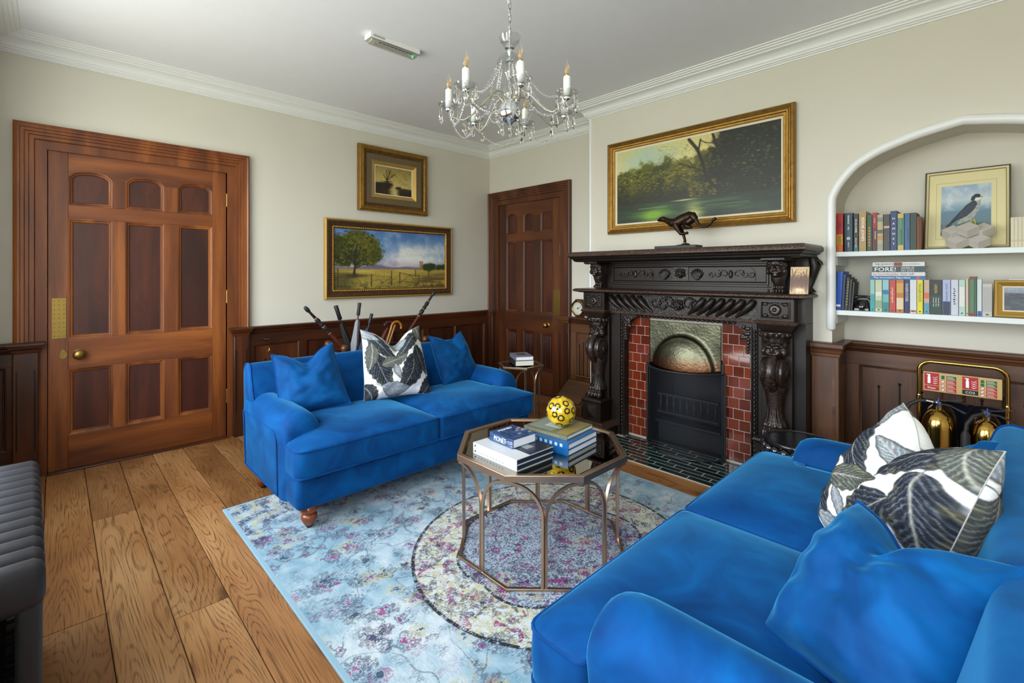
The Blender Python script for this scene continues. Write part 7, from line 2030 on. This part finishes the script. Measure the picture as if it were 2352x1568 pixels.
# small gilt seascape
def sea_canvas():
    cv = Canvas(80, 50); n = vnoise(50, 80, 5, 71, 4, ay=20)
    cv.grad([(0, (150, 160, 166)), (0.24, (120, 134, 146)), (0.27, (44, 50, 58)), (1, (52, 58, 66))]); cv.put(np.clip((n - 0.5) * 4, 0, 1) * 0.6, (110, 120, 130))
    return cv
sl = ony(2283, 728, -0.300); st_ = ony(2283, 643, -0.285)
sh = st_.z - SZ2; sw = 0.245
ps = thing('framed_seascape', 'small dark seascape in a bright gilt frame on the lower shelf', 'picture', (sl.x + sw / 2, -0.300, SZ2 + 0.0005))
ps.rotation_euler = (math.radians(-8), 0, 0)
build(slab(MB(), rect(-sw / 2 + 0.003, 0.003, sw / 2 - 0.003, sh - 0.003), -0.008, 0.0, PF), 'backing_board', C(80, 66, 44, 0.8), ps)
build(MB().frame(-sw / 2, 0, sw / 2, sh, [(0, -0.008), (0, 0.010), (0.004, 0.016), (0.010, 0.014), (0.018, 0.020), (0.026, 0.014), (0.032, 0.008), (0.032, 0)], PF), 'frame', W['gold_light'], ps, smooth=25)
build(MB().frame(-sw / 2 + 0.032, 0.032, sw / 2 - 0.032, sh - 0.032, [(0, 0), (0, 0.008), (0.006, 0.006), (0.006, 0)], PF), 'slip', W['linen'], ps, smooth=25)
canvas_mesh('canvas', sea_canvas(), W['oil'], ps, lambda u, v: PF(-sw / 2 + 0.037 + (sw - 0.074) * u, sh - 0.037 - (sh - 0.074) * v, 0.004))
x_ = ony(2317, 640, -0.22).x
for i, (c, lb) in enumerate((((196, 196, 192), 'grey box file lying behind the small gilt seascape'), ((236, 236, 232), 'white book lying on the box file behind the gilt seascape'))):
    zb = SZ2 + 0.0005 + (0.178 if i else 0)
    M = basis((x_, -0.215 + 0.01 * i, zb), (1, 0, 0), (0, 1, 0))
    book(lb, M, 0.24, 0.16, 0.177 if i == 0 else 0.026, C(*c), W['pagew'], None, name='box_file' if i == 0 else 'book')

# ------------------------------------------------------------------ fire extinguishers
sy = -0.205
st = thing('extinguisher_stand', 'brass tubular extinguisher stand with a gold safety sign in the alcove', 'stand', (4.28, sy, 0), world=True)
x0_, x1_ = 4.100, 4.464; zt_ = 0.838
pts = [(x0_, sy, 0.02), (x0_, sy, 0.40), (x0_, sy, zt_ - 0.06)] + [(x0_ + 0.055 * (1 - math.cos(t)), sy, zt_ - 0.06 + 0.055 * math.sin(t)) for t in [PI / 2 * i / 6 for i in range(1, 7)]] + [(x1_ - 0.055 * (1 - math.cos(t)), sy, zt_ - 0.06 + 0.055 * math.sin(t)) for t in [PI / 2 * (1 - i / 6) for i in range(7)]] + [(x1_, sy, 0.40), (x1_, sy, 0.02)]
build(MB().tube(pts, 0.011, 12), 'tube_frame', W['brass'], st, smooth=60)
for x in (x0_, x1_):
    build(MB().lathe([(0.013, 0.60), (0.014, 0.605), (0.014, 0.63), (0.013, 0.635)], 14, (x, sy, 0)), 'collar', W['brass'], st)
build(MB().box(x0_ - 0.02, sy - 0.15, 0.0, x1_ + 0.02, sy + 0.03, 0.02), 'base_plate', W['brass'], st, bevel=0.004)
build(MB().box(x0_ + 0.010, sy + 0.004, 0.15, x1_ - 0.010, sy + 0.010, 0.615), 'back_panel', W['black_gloss'], st, bevel=0.002)
bo = build(MB().box(x0_ + 0.020, sy - 0.014, 0.664, x1_ - 0.020, sy - 0.010, 0.775), 'sign_board', C(222, 186, 118, 0.4), st)
RED, GRN, BLKc = C(200, 24, 40, 0.4), C(0, 110, 60, 0.4), C(24, 24, 26, 0.4)
sb = x0_ + 0.020; sbw = (x1_ - x0_ - 0.04)
def sq(u0, v0, u1, v1, m, d=0.0005, nm='sign_panel'):
    return build(MB().box(sb + sbw * u0, sy - 0.0142 - d, 0.664 + 0.111 * v0, sb + sbw * u1, sy - 0.0140, 0.664 + 0.111 * v1), nm, m, bo)
for k, (o, lab) in enumerate(((0.015, 'Water'), (0.515, 'CO2'))):
    sq(o, 0.32, o + 0.20, 0.95, RED); sq(o, 0.06, o + 0.20, 0.29, RED if k == 0 else BLKc)
    l0 = wloc(bo)
    text(lab, WT, bo, basis((sb + sbw * (o + 0.10), sy - 0.0152, 0.664 + 0.111 * 0.175), (1, 0, 0), (0, 0, 1)), 0.038, 0.012, 'sign_word')
    sq(o + 0.045, 0.40, o + 0.085, 0.74, WT, 0.0012, 'extinguisher_symbol'); sq(o + 0.050, 0.74, o + 0.080, 0.84, WT, 0.0012, 'extinguisher_symbol'); sq(o + 0.030, 0.84, o + 0.082, 0.88, WT, 0.0012, 'extinguisher_symbol')
    for i in range(4):
        m_ = MB().tube([(sb + sbw * (o + 0.115), sy - 0.0150, 0.664 + 0.111 * (0.44 + 0.10 * i)), (sb + sbw * (o + 0.145), sy - 0.0150, 0.664 + 0.111 * (0.40 + 0.10 * i)), (sb + sbw * (o + 0.182), sy - 0.0150, 0.664 + 0.111 * (0.46 + 0.11 * i))], [0.0010, 0.0022, 0.0008], 6)
        build(m_, 'flame_symbol', WT, bo)
    for i in range(4 + k):
        n_ = 4 + k; v0 = 0.90 - (i + 1) * 0.86 / n_; v1 = v0 + 0.74 / n_
        g = i == 0 or (k == 1 and i == 1)
        sq(o + 0.295, v0, o + 0.425, v1, GRN if g else RED)
        for j in range(2): sq(o + 0.305, v0 + (v1 - v0) * (0.2 + 0.38 * j), o + 0.405 - 0.02 * j, v0 + (v1 - v0) * (0.40 + 0.38 * j), C(226, 210, 200), 0.001, 'sign_line')
        cx_, cz_ = sb + sbw * (o + 0.250), 0.664 + 0.111 * (v0 + v1) / 2
        if g: sq(o + 0.228, v0, o + 0.272, v1, GRN)
        else:
            build(MB().lathe([(0.0001, -0.0010), (0.0075, -0.0010), (0.0075, 0.0)], 16, (cx_, sy - 0.0142, cz_), 'y'), 'prohibition_disc', WT, bo)
            build(MB().tube([(cx_ + 0.0072 * math.cos(t), sy - 0.0152, cz_ + 0.0072 * math.sin(t)) for t in [2 * PI * i2_ / 16 for i2_ in range(16)]], 0.0010, 5, closed=True).tube([(cx_ - 0.005, sy - 0.0152, cz_ + 0.005), (cx_ + 0.005, sy - 0.0152, cz_ - 0.005)], 0.0010, 5), 'prohibition_ring', RED, bo)
def extinguisher(label, x, y, r, zt, co2):
    e_ = thing('fire_extinguisher', label, 'extinguisher', (x, y, 0.0205), group='brass fire extinguishers')
    build(MB().lathe([(r * 0.9, 0.0), (r, 0.006), (r, zt - 0.12), (r * 0.96, zt - 0.09), (r * 0.80, zt - 0.055), (r * 0.5, zt - 0.030), (r * 0.30, zt - 0.022), (r * 0.28, zt)], 36, (0, 0, 0)), 'cylinder', W['brass'], e_, smooth=50)
    build(MB().lathe([(0.018, zt - 0.004), (0.020, zt), (0.020, zt + 0.024), (0.012, zt + 0.030)], 16, (0, 0, 0)), 'valve', W['steel'], e_)
    build(MB().bar([(-0.02, 0, zt + 0.030), (0.03, 0, zt + 0.034), (0.105, -0.01, zt + 0.052)], 0.020, 0.005), 'lever', W['black'], e_)
    build(MB().bar([(-0.015, 0, zt + 0.014), (0.05, 0, zt + 0.012), (0.115, -0.01, zt - 0.020)], 0.020, 0.006), 'carry_handle', W['black'], e_)
    build(MB().tube([(0.004, -0.016, zt + 0.046), (0.004, -0.021, zt + 0.020), (0.014, -0.021, zt - 0.004)], 0.0030, 6), 'safety_tag', C(20, 70, 200), e_)
    if not co2:
        build(MB().lathe([(0.010, -0.010), (0.012, -0.002), (0.012, 0.0)], 14, (-0.012, -0.020, zt + 0.012), 'y'), 'gauge', W['chrome'], e_)
        build(MB().tube([(-0.012, 0, zt + 0.016), (-0.055, -0.004, zt + 0.020)], 0.008, 10), 'hose_fitting', W['steel'], e_)
        build(MB().tube([(-0.05, -0.004, zt + 0.020), (-0.085, -0.006, zt + 0.016), (-0.125, -0.008, zt - 0.015), (-0.148, -0.010, zt - 0.07), (-0.148, -0.010, zt - 0.14), (-0.125, -0.010, zt - 0.25), (-0.10, -0.01, zt - 0.34)], 0.0105, 10), 'hose', W['rubber'], e_, smooth=60)
    else:
        build(MB().tube([(-0.012, -0.01, zt + 0.012), (-0.05, -0.03, zt - 0.004), (-0.075, -0.045, zt - 0.05), (-0.080, -0.05, zt - 0.10)], 0.010, 10), 'hose', W['rubber'], e_, smooth=60)
        build(MB().lathe([(0.016, zt - 0.28), (0.022, zt - 0.278), (0.020, zt - 0.11), (0.012, zt - 0.09)], 14, (-0.080, -0.05, 0)), 'discharge_horn', W['rubber'], e_)
        build(MB().grid(lambda u, v: ((r + 0.001) * math.sin(-1.1 + 1.9 * u), -(r + 0.001) * math.cos(-1.1 + 1.9 * u), zt - 0.28 + 0.12 * v), 14, 2), 'label_band', BLKc, e_, smooth=180, fix=False)
        M = basis((-0.026, -r - 0.0012, zt - 0.185), (0.95, 0.3 * 0, 0), (0, 0, 1)); text('CO2', WT, e_, M, 0.055, 0.024, 'label_word')
extinguisher('brass water extinguisher with a looped black hose on the stand', 4.190, sy - 0.085, 0.072, 0.578, False)
extinguisher('brass extinguisher with black CO2 label on the stand', 4.385, sy - 0.085, 0.062, 0.560, True)
# ------------------------------------------------------------------ mantel ornaments
ys = -0.625
ct = thing('cheetah_statue', 'dark bronze running cheetah statue on a slate base on the mantel', 'statue', (ony(1558, 565, ys).x, ys, 1.5315), world=True)
bx0, bx1 = ony(1511.5, 560, ys).x, ony(1606, 560, ys).x
build(MB().box(bx0, ys - 0.055, 1.5315, bx1, ys + 0.055, 1.553), 'base', W['slate'], ct, bevel=0.002)
def S(zx, zy_, dy=0.0):
    p = ony(1480 + zx / 11.76, 480 + zy_ / 11.76, ys + dy); return (p.x, p.y, p.z)
m_ = MB()
m_.tube([S(640, 330), S(740, 370), S(850, 385), S(960, 310), S(1080, 245), S(1200, 200), S(1300, 215), S(1390, 290)], [0.022, 0.030, 0.038, 0.036, 0.034, 0.036, 0.036, 0.022], 16, flat=(1.05, 0.8))
m_.tube([S(480, 275), S(580, 300), S(680, 340), S(780, 380)], [0.018, 0.020, 0.024, 0.030], 12)
m_.tube([S(365, 310), S(400, 300), S(450, 280), S(510, 270), S(570, 290)], [0.009, 0.013, 0.019, 0.021, 0.018], 12)
for q in (-1, 1): m_.ball(S(545, 240, q * 0.010), (0.006, 0.004, 0.007), 8, 6)
m_.tube([S(1380, 270), S(1440, 380), S(1510, 450), S(1600, 475), S(1700, 455), S(1790, 390), S(1860, 290), S(1935, 240)], [0.016, 0.012, 0.010, 0.0095, 0.0095, 0.010, 0.011, 0.010], 10)
for q, off in ((1, 0), (-1, 30)):
    m_.tube([S(1300, 270, q * 0.014), S(1180, 360, q * 0.018), S(1070, 430, q * 0.016), S(1180, 480, q * 0.015), S(1290 - off, 490, q * 0.014)], [0.030, 0.025, 0.017, 0.012, 0.011], 10)
    m_.tube([S(1290 - off, 490, q * 0.014), S(1150 - off, 510, q * 0.013), S(1030, 500, q * 0.012)], [0.011, 0.009, 0.009], 8)
m_.tube([S(840, 420, -0.014), S(900, 530, -0.016), S(990, 670, -0.016), S(1080, 660, -0.016), S(1180, 640, -0.016)], [0.027, 0.020, 0.013, 0.010, 0.011], 10)
m_.tube([S(880, 440, 0.012), S(980, 560, 0.012), S(1050, 680, 0.010), S(1080, 780, 0.008), S(1100, 860, 0.006), S(1080, 905, 0.004)], [0.026, 0.019, 0.012, 0.010, 0.010, 0.013], 10)
o = build(m_, 'cheetah', W['bronze'], ct, smooth=180)
rm = o.modifiers.new('r', 'REMESH'); rm.mode = 'VOXEL'; rm.voxel_size = 0.0028; rm.use_smooth_shade = True
c_ = S(1110, 900)
build(MB().ball((c_[0], ys, 1.557), (0.034, 0.03, 0.014), 14, 8).ball((c_[0] - 0.035, ys, 1.553), (0.04, 0.028, 0.008), 14, 8), 'rocky_mound', W['bronze'], ct, smooth=60)
# sepia tile picture
def sepia_canvas():
    cv = Canvas(70, 90, (226, 196, 150)); n = vnoise(90, 70, 6, 81, 4); nf = vnoise(90, 70, 30, 82, 3)
    cv.grad([(0, (216, 190, 140)), (0.35, (206, 170, 116)), (0.5, (110, 70, 36)), (0.75, (140, 96, 54)), (1, (220, 186, 140))])
    cv.put(cv.soft(np.abs(cv.v - 0.5) - 0.20 - (nf - 0.5) * 0.2, 0.03) * (0.45 + 0.5 * n), (86, 50, 24)); cv.put(np.clip((nf - 0.55) * 5, 0, 1) * 0.6, (70, 40, 20))
    for q in ([(0.9, 1), (0.85, 0.5), (0.88, 0.1)], [(0.86, 0.4), (0.7, 0.2)], [(0.1, 0.9), (0.14, 0.3), (0.08, 0.05)], [(0.14, 0.4), (0.3, 0.15)], [(0.55, 0.5), (0.6, 0.25)]): cv.line(q, 0.014, (64, 36, 18))
    cv.blob(0.5, 0.86, 0.26, 0.07, (236, 208, 170), 0.2, nf, 0.5)
    return cv
a0 = ony(1813, 669, -0.60); a1 = ony(1856, 671, -0.60)
tw = a1.x - a0.x; th_ = ony(1820, 612, -0.575).z - 1.223
tl = thing('sepia_picture_tile', 'small unframed sepia woodland picture leaning on the lower mantel shelf', 'picture', ((a0.x + a1.x) / 2, -0.60, 1.2232))
tl.rotation_euler = (math.radians(-10), 0, 0)
build(slab(MB(), rect(-tw / 2, 0, tw / 2, th_), -0.010, 0.0, PF), 'tile_body', C(206, 176, 130), tl, bevel=0.001)
canvas_mesh('printed_face', sepia_canvas(), W['print'], tl, lambda u, v: PF(-tw / 2 + 0.0008 + (tw - 0.0016) * u, th_ - 0.0008 - (th_ - 0.0016) * v, 0.0006))
# barometer on the dado ledge
bc_ = ony(1328, 703, -0.055)
bm = thing('barometer', 'brass-rimmed barometer on an octagonal wooden mount on the dado ledge', 'barometer', (bc_.x, -0.03, 0.9015), world=True)
oc = [(bc_.x + 0.105 * math.cos(PI / 8 + PI / 4 * i), bc_.z + 0.100 * math.sin(PI / 8 + PI / 4 * i)) for i in range(8)]
zmin = min(z for x, z in oc); oc = [(x, z - zmin + 0.9018) for x, z in oc]; cz_ = sum(z for x, z in oc) / 8
build(MB().prism(oc, 'y', -0.046, -0.022), 'wooden_mount', W['wain_v'], bm, bevel=0.004)
build(MB().lathe([(0.062, 0.0), (0.078, -0.004), (0.080, -0.016), (0.072, -0.024), (0.064, -0.022), (0.062, -0.012)], 32, (bc_.x, -0.046, cz_), 'y'), 'brass_rim', W['brass'], bm, smooth=50)
build(MB().lathe([(0.0005, -0.0135), (0.0635, -0.0135), (0.0635, -0.004)], 32, (bc_.x, -0.046, cz_), 'y'), 'dial', C(232, 230, 216), bm)
for i in range(16):
    a = math.radians(-120 + 20 * i + 90); build(MB().box(-0.001, -0.0006, -0.005, 0.001, 0.0, 0.005).xf(Matrix.Translation((bc_.x + 0.050 * math.cos(a), -0.0602, cz_ + 0.050 * math.sin(a))) @ Matrix.Rotation(-(a - PI / 2), 4, 'Y')), 'tick_mark', W['ink'], bm)
build(MB().tube([(bc_.x - 0.012, -0.0620, cz_ - 0.006), (bc_.x + 0.042, -0.0620, cz_ + 0.020)], [0.002, 0.0008], 6), 'pointer', W['ink'], bm)
build(MB().ball((bc_.x, -0.0615, cz_), (0.008, 0.004, 0.008), 12, 8), 'pointer_hub', W['ink'], bm)
# coal box
cbx = thing('coal_box', 'dark wooden sloping-lid coal box with brass handle by the chimney corner', 'coal box', (1.52, -0.22, 0), world=True)
P_ = [(-0.36, 0.0), (-0.06, 0.0), (-0.06, 0.27), (-0.13, 0.27), (-0.36, 0.10)]
build(MB().prism(P_, 'x', 1.36, 1.70), 'box_body', W['wain_x'], cbx, bevel=0.006)
build(MB().box(-0.15, -0.135, -0.006, 0.15, 0.135, 0.006).xf(Matrix.Translation((1.53, -0.252, 0.195)) @ Matrix.Rotation(math.atan2(0.17, 0.23), 4, 'X')), 'sloping_lid', W['wain_x'], cbx, bevel=0.003)
build(MB().tube([(1.43, -0.10, 0.272), (1.43, -0.10, 0.315)], 0.006, 8).lathe([(0.012, 0.27), (0.014, 0.274), (0.006, 0.28)], 12, (1.43, -0.10, 0)), 'handle_post', W['brass_dull'], cbx)
build(MB().tube([(1.63, -0.10, 0.272), (1.63, -0.10, 0.315)], 0.006, 8).lathe([(0.012, 0.27), (0.014, 0.274), (0.006, 0.28)], 12, (1.63, -0.10, 0)), 'handle_post', W['brass_dull'], cbx)
build(MB().tube([(1.38, -0.10, 0.315), (1.68, -0.10, 0.315)], 0.008, 10), 'handle_bar', W['brass_dull'], cbx)
# brass cabin hook on the panelling
hk = thing('brass_hook', 'small brass cabin hook on the dado left of the umbrella stand', 'hook', (0.022, -2.604, 0.785), world=True)
build(MB().tube([(0.022, -2.615, 0.790), (0.045, -2.615, 0.790)], 0.008, 10), 'screw_eye', W['brass'], hk)
build(MB().tube([(0.045, -2.618, 0.790), (0.047, -2.575, 0.786), (0.047, -2.570, 0.775), (0.046, -2.574, 0.720), (0.046, -2.572, 0.690), (0.046, -2.590, 0.676), (0.046, -2.604, 0.684)], 0.0042, 8), 'hook_arm', W['brass'], hk, smooth=60)

# ------------------------------------------------------------------ umbrella stand and its sticks
ux0, ux1, uy0, uy1 = 0.46, 0.78, -2.235, -1.47
us = thing('umbrella_stand', 'wooden slatted umbrella stand with ball finials behind the sofa', 'umbrella stand', ((ux0 + ux1) / 2, (uy0 + uy1) / 2, 0), world=True)
for x in (ux0, ux1):
    for y in (uy0, uy1):
        build(MB().box(x - 0.02, y - 0.02, 0, x + 0.02, y + 0.02, 0.70), 'post', W['wain_v'], us, bevel=0.003)
        build(MB().lathe([(0.012, 0.70), (0.018, 0.705), (0.010, 0.715), (0.018, 0.722), (0.029, 0.738), (0.031, 0.752), (0.026, 0.768), (0.014, 0.778), (0.002, 0.780)], 18, (x, y, 0)), 'finial', C(96, 56, 34, 0.3), us, smooth=60)
for z0_, z1_ in ((0.66, 0.70), (0.30, 0.33), (0.05, 0.09)):
    for x in (ux0, ux1): build(MB().box(x - 0.012, uy0 + 0.02, z0_, x + 0.012, uy1 - 0.02, z1_), 'rail', W['wain_y'], us, bevel=0.002)
    for y in (uy0, uy1): build(MB().box(ux0 + 0.02, y - 0.012, z0_, ux1 - 0.02, y + 0.012, z1_), 'rail', W['wain_x'], us, bevel=0.002)
for x in (ux0, ux1):
    for i in range(8):
        y = uy0 + (uy1 - uy0) * (i + 1) / 9; build(MB().box(x - 0.006, y - 0.012, 0.09, x + 0.006, y + 0.012, 0.66), 'slat', W['wain_v'], us)
build(MB().box(ux0 + 0.012, uy0 + 0.012, 0.05, ux1 - 0.012, uy1 - 0.012, 0.062), 'drip_tray', W['wain_y'], us)
US = 'sticks and umbrellas in the stand'
def stick_axis(ptop, pbot, X, zb=0.064):
    a = onx(*ptop, X); b_ = onx(*pbot, X); d = (b_ - a).normalized(); e_ = a + d * ((zb - a.z) / d.z)
    e_.y = min(max(e_.y, uy0 + 0.04), uy1 - 0.04)
    return a, e_
def lerp(a, b_, t): return a.lerp(b_, t)
def stick(name, label, cat, ptop, pbot, X):
    a, e_ = stick_axis(ptop, pbot, X)
    r = thing(name, label, cat, (e_.x, e_.y, e_.z), group=US, world=True)
    return r, a, e_
def along(mb, a, e_, L):
    """L = [(distance from the top in metres, radius)]"""
    d = (e_ - a).normalized()
    return mb.tube([a + d * s for s, r in L], [r for s, r in L], 12)
def carved_stick(label, ptop, pbot, X):
    r, a, e_ = stick('carved_stick', label, 'walking stick', ptop, pbot, X); d = (e_ - a).normalized(); Lt = (e_ - a).length
    build(along(MB(), a, e_, [(0.30, 0.012), (0.36, 0.013), (Lt, 0.009)]), 'red_shaft', C(96, 44, 34, 0.35), r, smooth=60)
    build(along(MB(), a, e_, [(0.055, 0.010), (0.07, 0.010), (0.125, 0.012), (0.13, 0.010)]), 'black_neck', W['black'], r, smooth=60)
    m_ = along(MB(), a, e_, [(0.0, 0.004), (0.006, 0.012), (0.02, 0.016), (0.04, 0.018), (0.055, 0.012), (0.06, 0.009)])
    for q in (-1, 1): m_.ball(a + d * 0.035 + Vector((0.010 * q, 0.006, 0)), 0.009, 8, 6)
    build(m_, 'carved_head', W['black'], r, smooth=60)
    build(along(MB(), a, e_, [(0.13, 0.010), (0.14, 0.016), (0.165, 0.020), (0.185, 0.013), (0.195, 0.019), (0.21, 0.019), (0.225, 0.013), (0.235, 0.019), (0.26, 0.020), (0.275, 0.013), (0.285, 0.018), (0.305, 0.014)]), 'carved_grip', W['black'], r, smooth=60)
    for s_ in (0.128, 0.222, 0.30): build(along(MB(), a, e_, [(s_, 0.013), (s_ + 0.002, 0.0155), (s_ + 0.007, 0.0155), (s_ + 0.009, 0.013)]), 'copper_ring', C(196, 132, 104, 0.3), r)
carved_stick('carved black stick with copper rings leaning far left in the stand', (699, 704), (788, 797), 0.60)
carved_stick('carved black stick with copper rings leaning right up to the painting', (1000, 667), (930, 775), 0.60)
def umbrella(label, ptop, pbot, X, hl, hr, cc, cr, hm):
    r, a, e_ = stick('umbrella', label, 'umbrella', ptop, pbot, X); Lt = (e_ - a).length
    build(along(MB(), a, e_, [(0.0, hr * 0.9), (0.004, hr), (hl * 0.5, hr * 0.94), (hl - 0.004, hr), (hl, hr * 0.8)]), 'handle', hm, r, smooth=50)
    build(along(MB(), a, e_, [(hl, 0.006), (hl + 0.05, 0.006)]), 'shaft', W['black'], r)
    d = (e_ - a).normalized(); u = d.orthogonal().normalized(); v = d.cross(u)
    R = []
    for s_, q in ((hl + 0.035, 0.35), (hl + 0.06, 0.7), (hl + 0.16, 0.95), (hl + 0.24, 1.25), (hl + 0.30, 1.0), (Lt - 0.06, 0.5), (Lt, 0.15)):
        R.append([a + d * min(s_, Lt) + (u * math.cos(t) + v * math.sin(t)) * (cr * q * (1 + 0.22 * math.cos(4 * t + s_ * 9))) for t in [2 * PI * j / 28 for j in range(28)]])
    build(MB().loft(R), 'furled_canopy', cc, r, smooth=60)
    return r
umbrella('black golf umbrella with a smooth tube handle', (771, 702), (800, 790), 0.55, 0.125, 0.018, C(24, 25, 28, 0.6), 0.026, W['black'])
umbrella('grey furled umbrella with a black foam handle', (826, 695), (815, 790), 0.62, 0.110, 0.015, C(150, 150, 158, 0.8), 0.024, W['rubber'])
umbrella('navy furled umbrella with a flared black handle', (854, 720), (830, 800), 0.66, 0.090, 0.014, C(14, 36, 74, 0.7), 0.030, W['rubber'])
# carved animal-head cane
r, a, e_ = stick('carved_cane', 'purple-brown carved cane with a curled animal head', 'walking stick', (893, 748), (868, 800), 0.58)
d = (e_ - a).normalized()
build(along(MB(), a, e_, [(0.02, 0.010), (0.06, 0.016), (0.10, 0.020), (0.15, 0.016), (0.22, 0.020), (0.28, 0.014), ((e_ - a).length, 0.010)]), 'carved_shaft', C(104, 48, 34, 0.25), r, smooth=60)
m_ = MB().tube([a + Vector((0, -0.045, 0.004)), a + Vector((0, -0.034, 0.018)), a + Vector((0, -0.010, 0.030)), a + Vector((0, 0.018, 0.026)), a + Vector((0, 0.034, 0.002)), a + Vector((0, 0.030, -0.026)), a + Vector((0, 0.008, -0.044)), a + d * 0.05], [0.009, 0.014, 0.015, 0.013, 0.012, 0.012, 0.013, 0.014], 12)
m_.ball(a + Vector((0.006, -0.026, 0.032)), 0.006, 8, 6)
build(m_, 'animal_head', C(72, 30, 44, 0.2), r, smooth=60)
def crook(label, ptop, pbot, X, rr, cm, rad, side=1):
    r, a, e_ = stick('crook_cane', label, 'walking stick', ptop, pbot, X); d = (e_ - a).normalized()
    pts = [a + Vector((0, side * rad * (1 - math.cos(t)) , rad * math.sin(t))) for t in [PI * 1.12 * (1 - i / 16) for i in range(17)]]
    pts = pts + [lerp(a, e_, q) for q in (0.06, 0.3, 0.7, 1.0)]
    rl = [rr * (1.12 if i % 4 == 0 else 1.0) for i in range(len(pts))]
    build(MB().tube(pts, rl, 12), 'cane', cm, r, smooth=60)
    for t in (0.25, 0.6, 0.9):
        p_ = a + Vector((0, side * rad * (1 - math.cos(PI * t)), rad * math.sin(PI * t)))
        build(MB().ball(p_, (rr * 1.15, rr * 1.15, rr * 1.15), 8, 6), 'knuckle', cm, r)
    return r
crook('honey-coloured bamboo crook cane arching above the cushion', (899, 752), (884, 800), 0.64, 0.010, C(190, 120, 40, 0.3), 0.050, 1)
crook('thin brown crook cane hooked over the right end of the stand', (936, 790), (925, 815), 0.60, 0.008, C(122, 72, 38, 0.3), 0.055, 1)
r, a, e_ = stick('plain_cane', 'short pale wooden cane behind the honey crook', 'walking stick', (908, 745), (893, 790), 0.70)
build(along(MB(), a, e_, [(0, 0.006), (0.01, 0.010), (0.05, 0.009), ((e_ - a).length, 0.007)]), 'cane', C(150, 100, 50, 0.35), r, smooth=60)
# ------------------------------------------------------------------ fit the lettering to its place and turn it into meshes
bpy.context.view_layer.update()
dg = bpy.context.evaluated_depsgraph_get()
for o, M, fw, fh in TEXTS:
    me = bpy.data.meshes.new_from_object(o.evaluated_get(dg))
    me.name = o.name
    co = np.empty(len(me.vertices) * 3); me.vertices.foreach_get('co', co); co = co.reshape(-1, 3)
    mn, mx = co.min(0), co.max(0)
    pw, ph = max(1e-5, mx[0] - mn[0]), max(1e-5, mx[1] - mn[1])
    sx = fw / pw if fw else None; sy = fh / ph if fh else None
    if sx is None: sx = sy or 1.0
    if sy is None: sy = sx
    co[:, 0] = (co[:, 0] - (mn[0] + mx[0]) / 2) * sx; co[:, 1] = (co[:, 1] - (mn[1] + mx[1]) / 2) * sy
    me.vertices.foreach_set('co', co.ravel()); me.update()
    nm, par, cu_ = o.name.split('.')[0], o.parent, o.data
    off = wloc(par) if par.get('_w') else Vector((0, 0, 0))
    bpy.data.objects.remove(o)
    n = bpy.data.objects.new(nm, me); col.objects.link(n); n.parent = par
    n.matrix_basis = Matrix.Translation(-off) @ M
    bpy.data.curves.remove(cu_)
for o in bpy.data.objects:
    for k in ('_w', '_dims', '_r'):
        if k in o: del o[k]
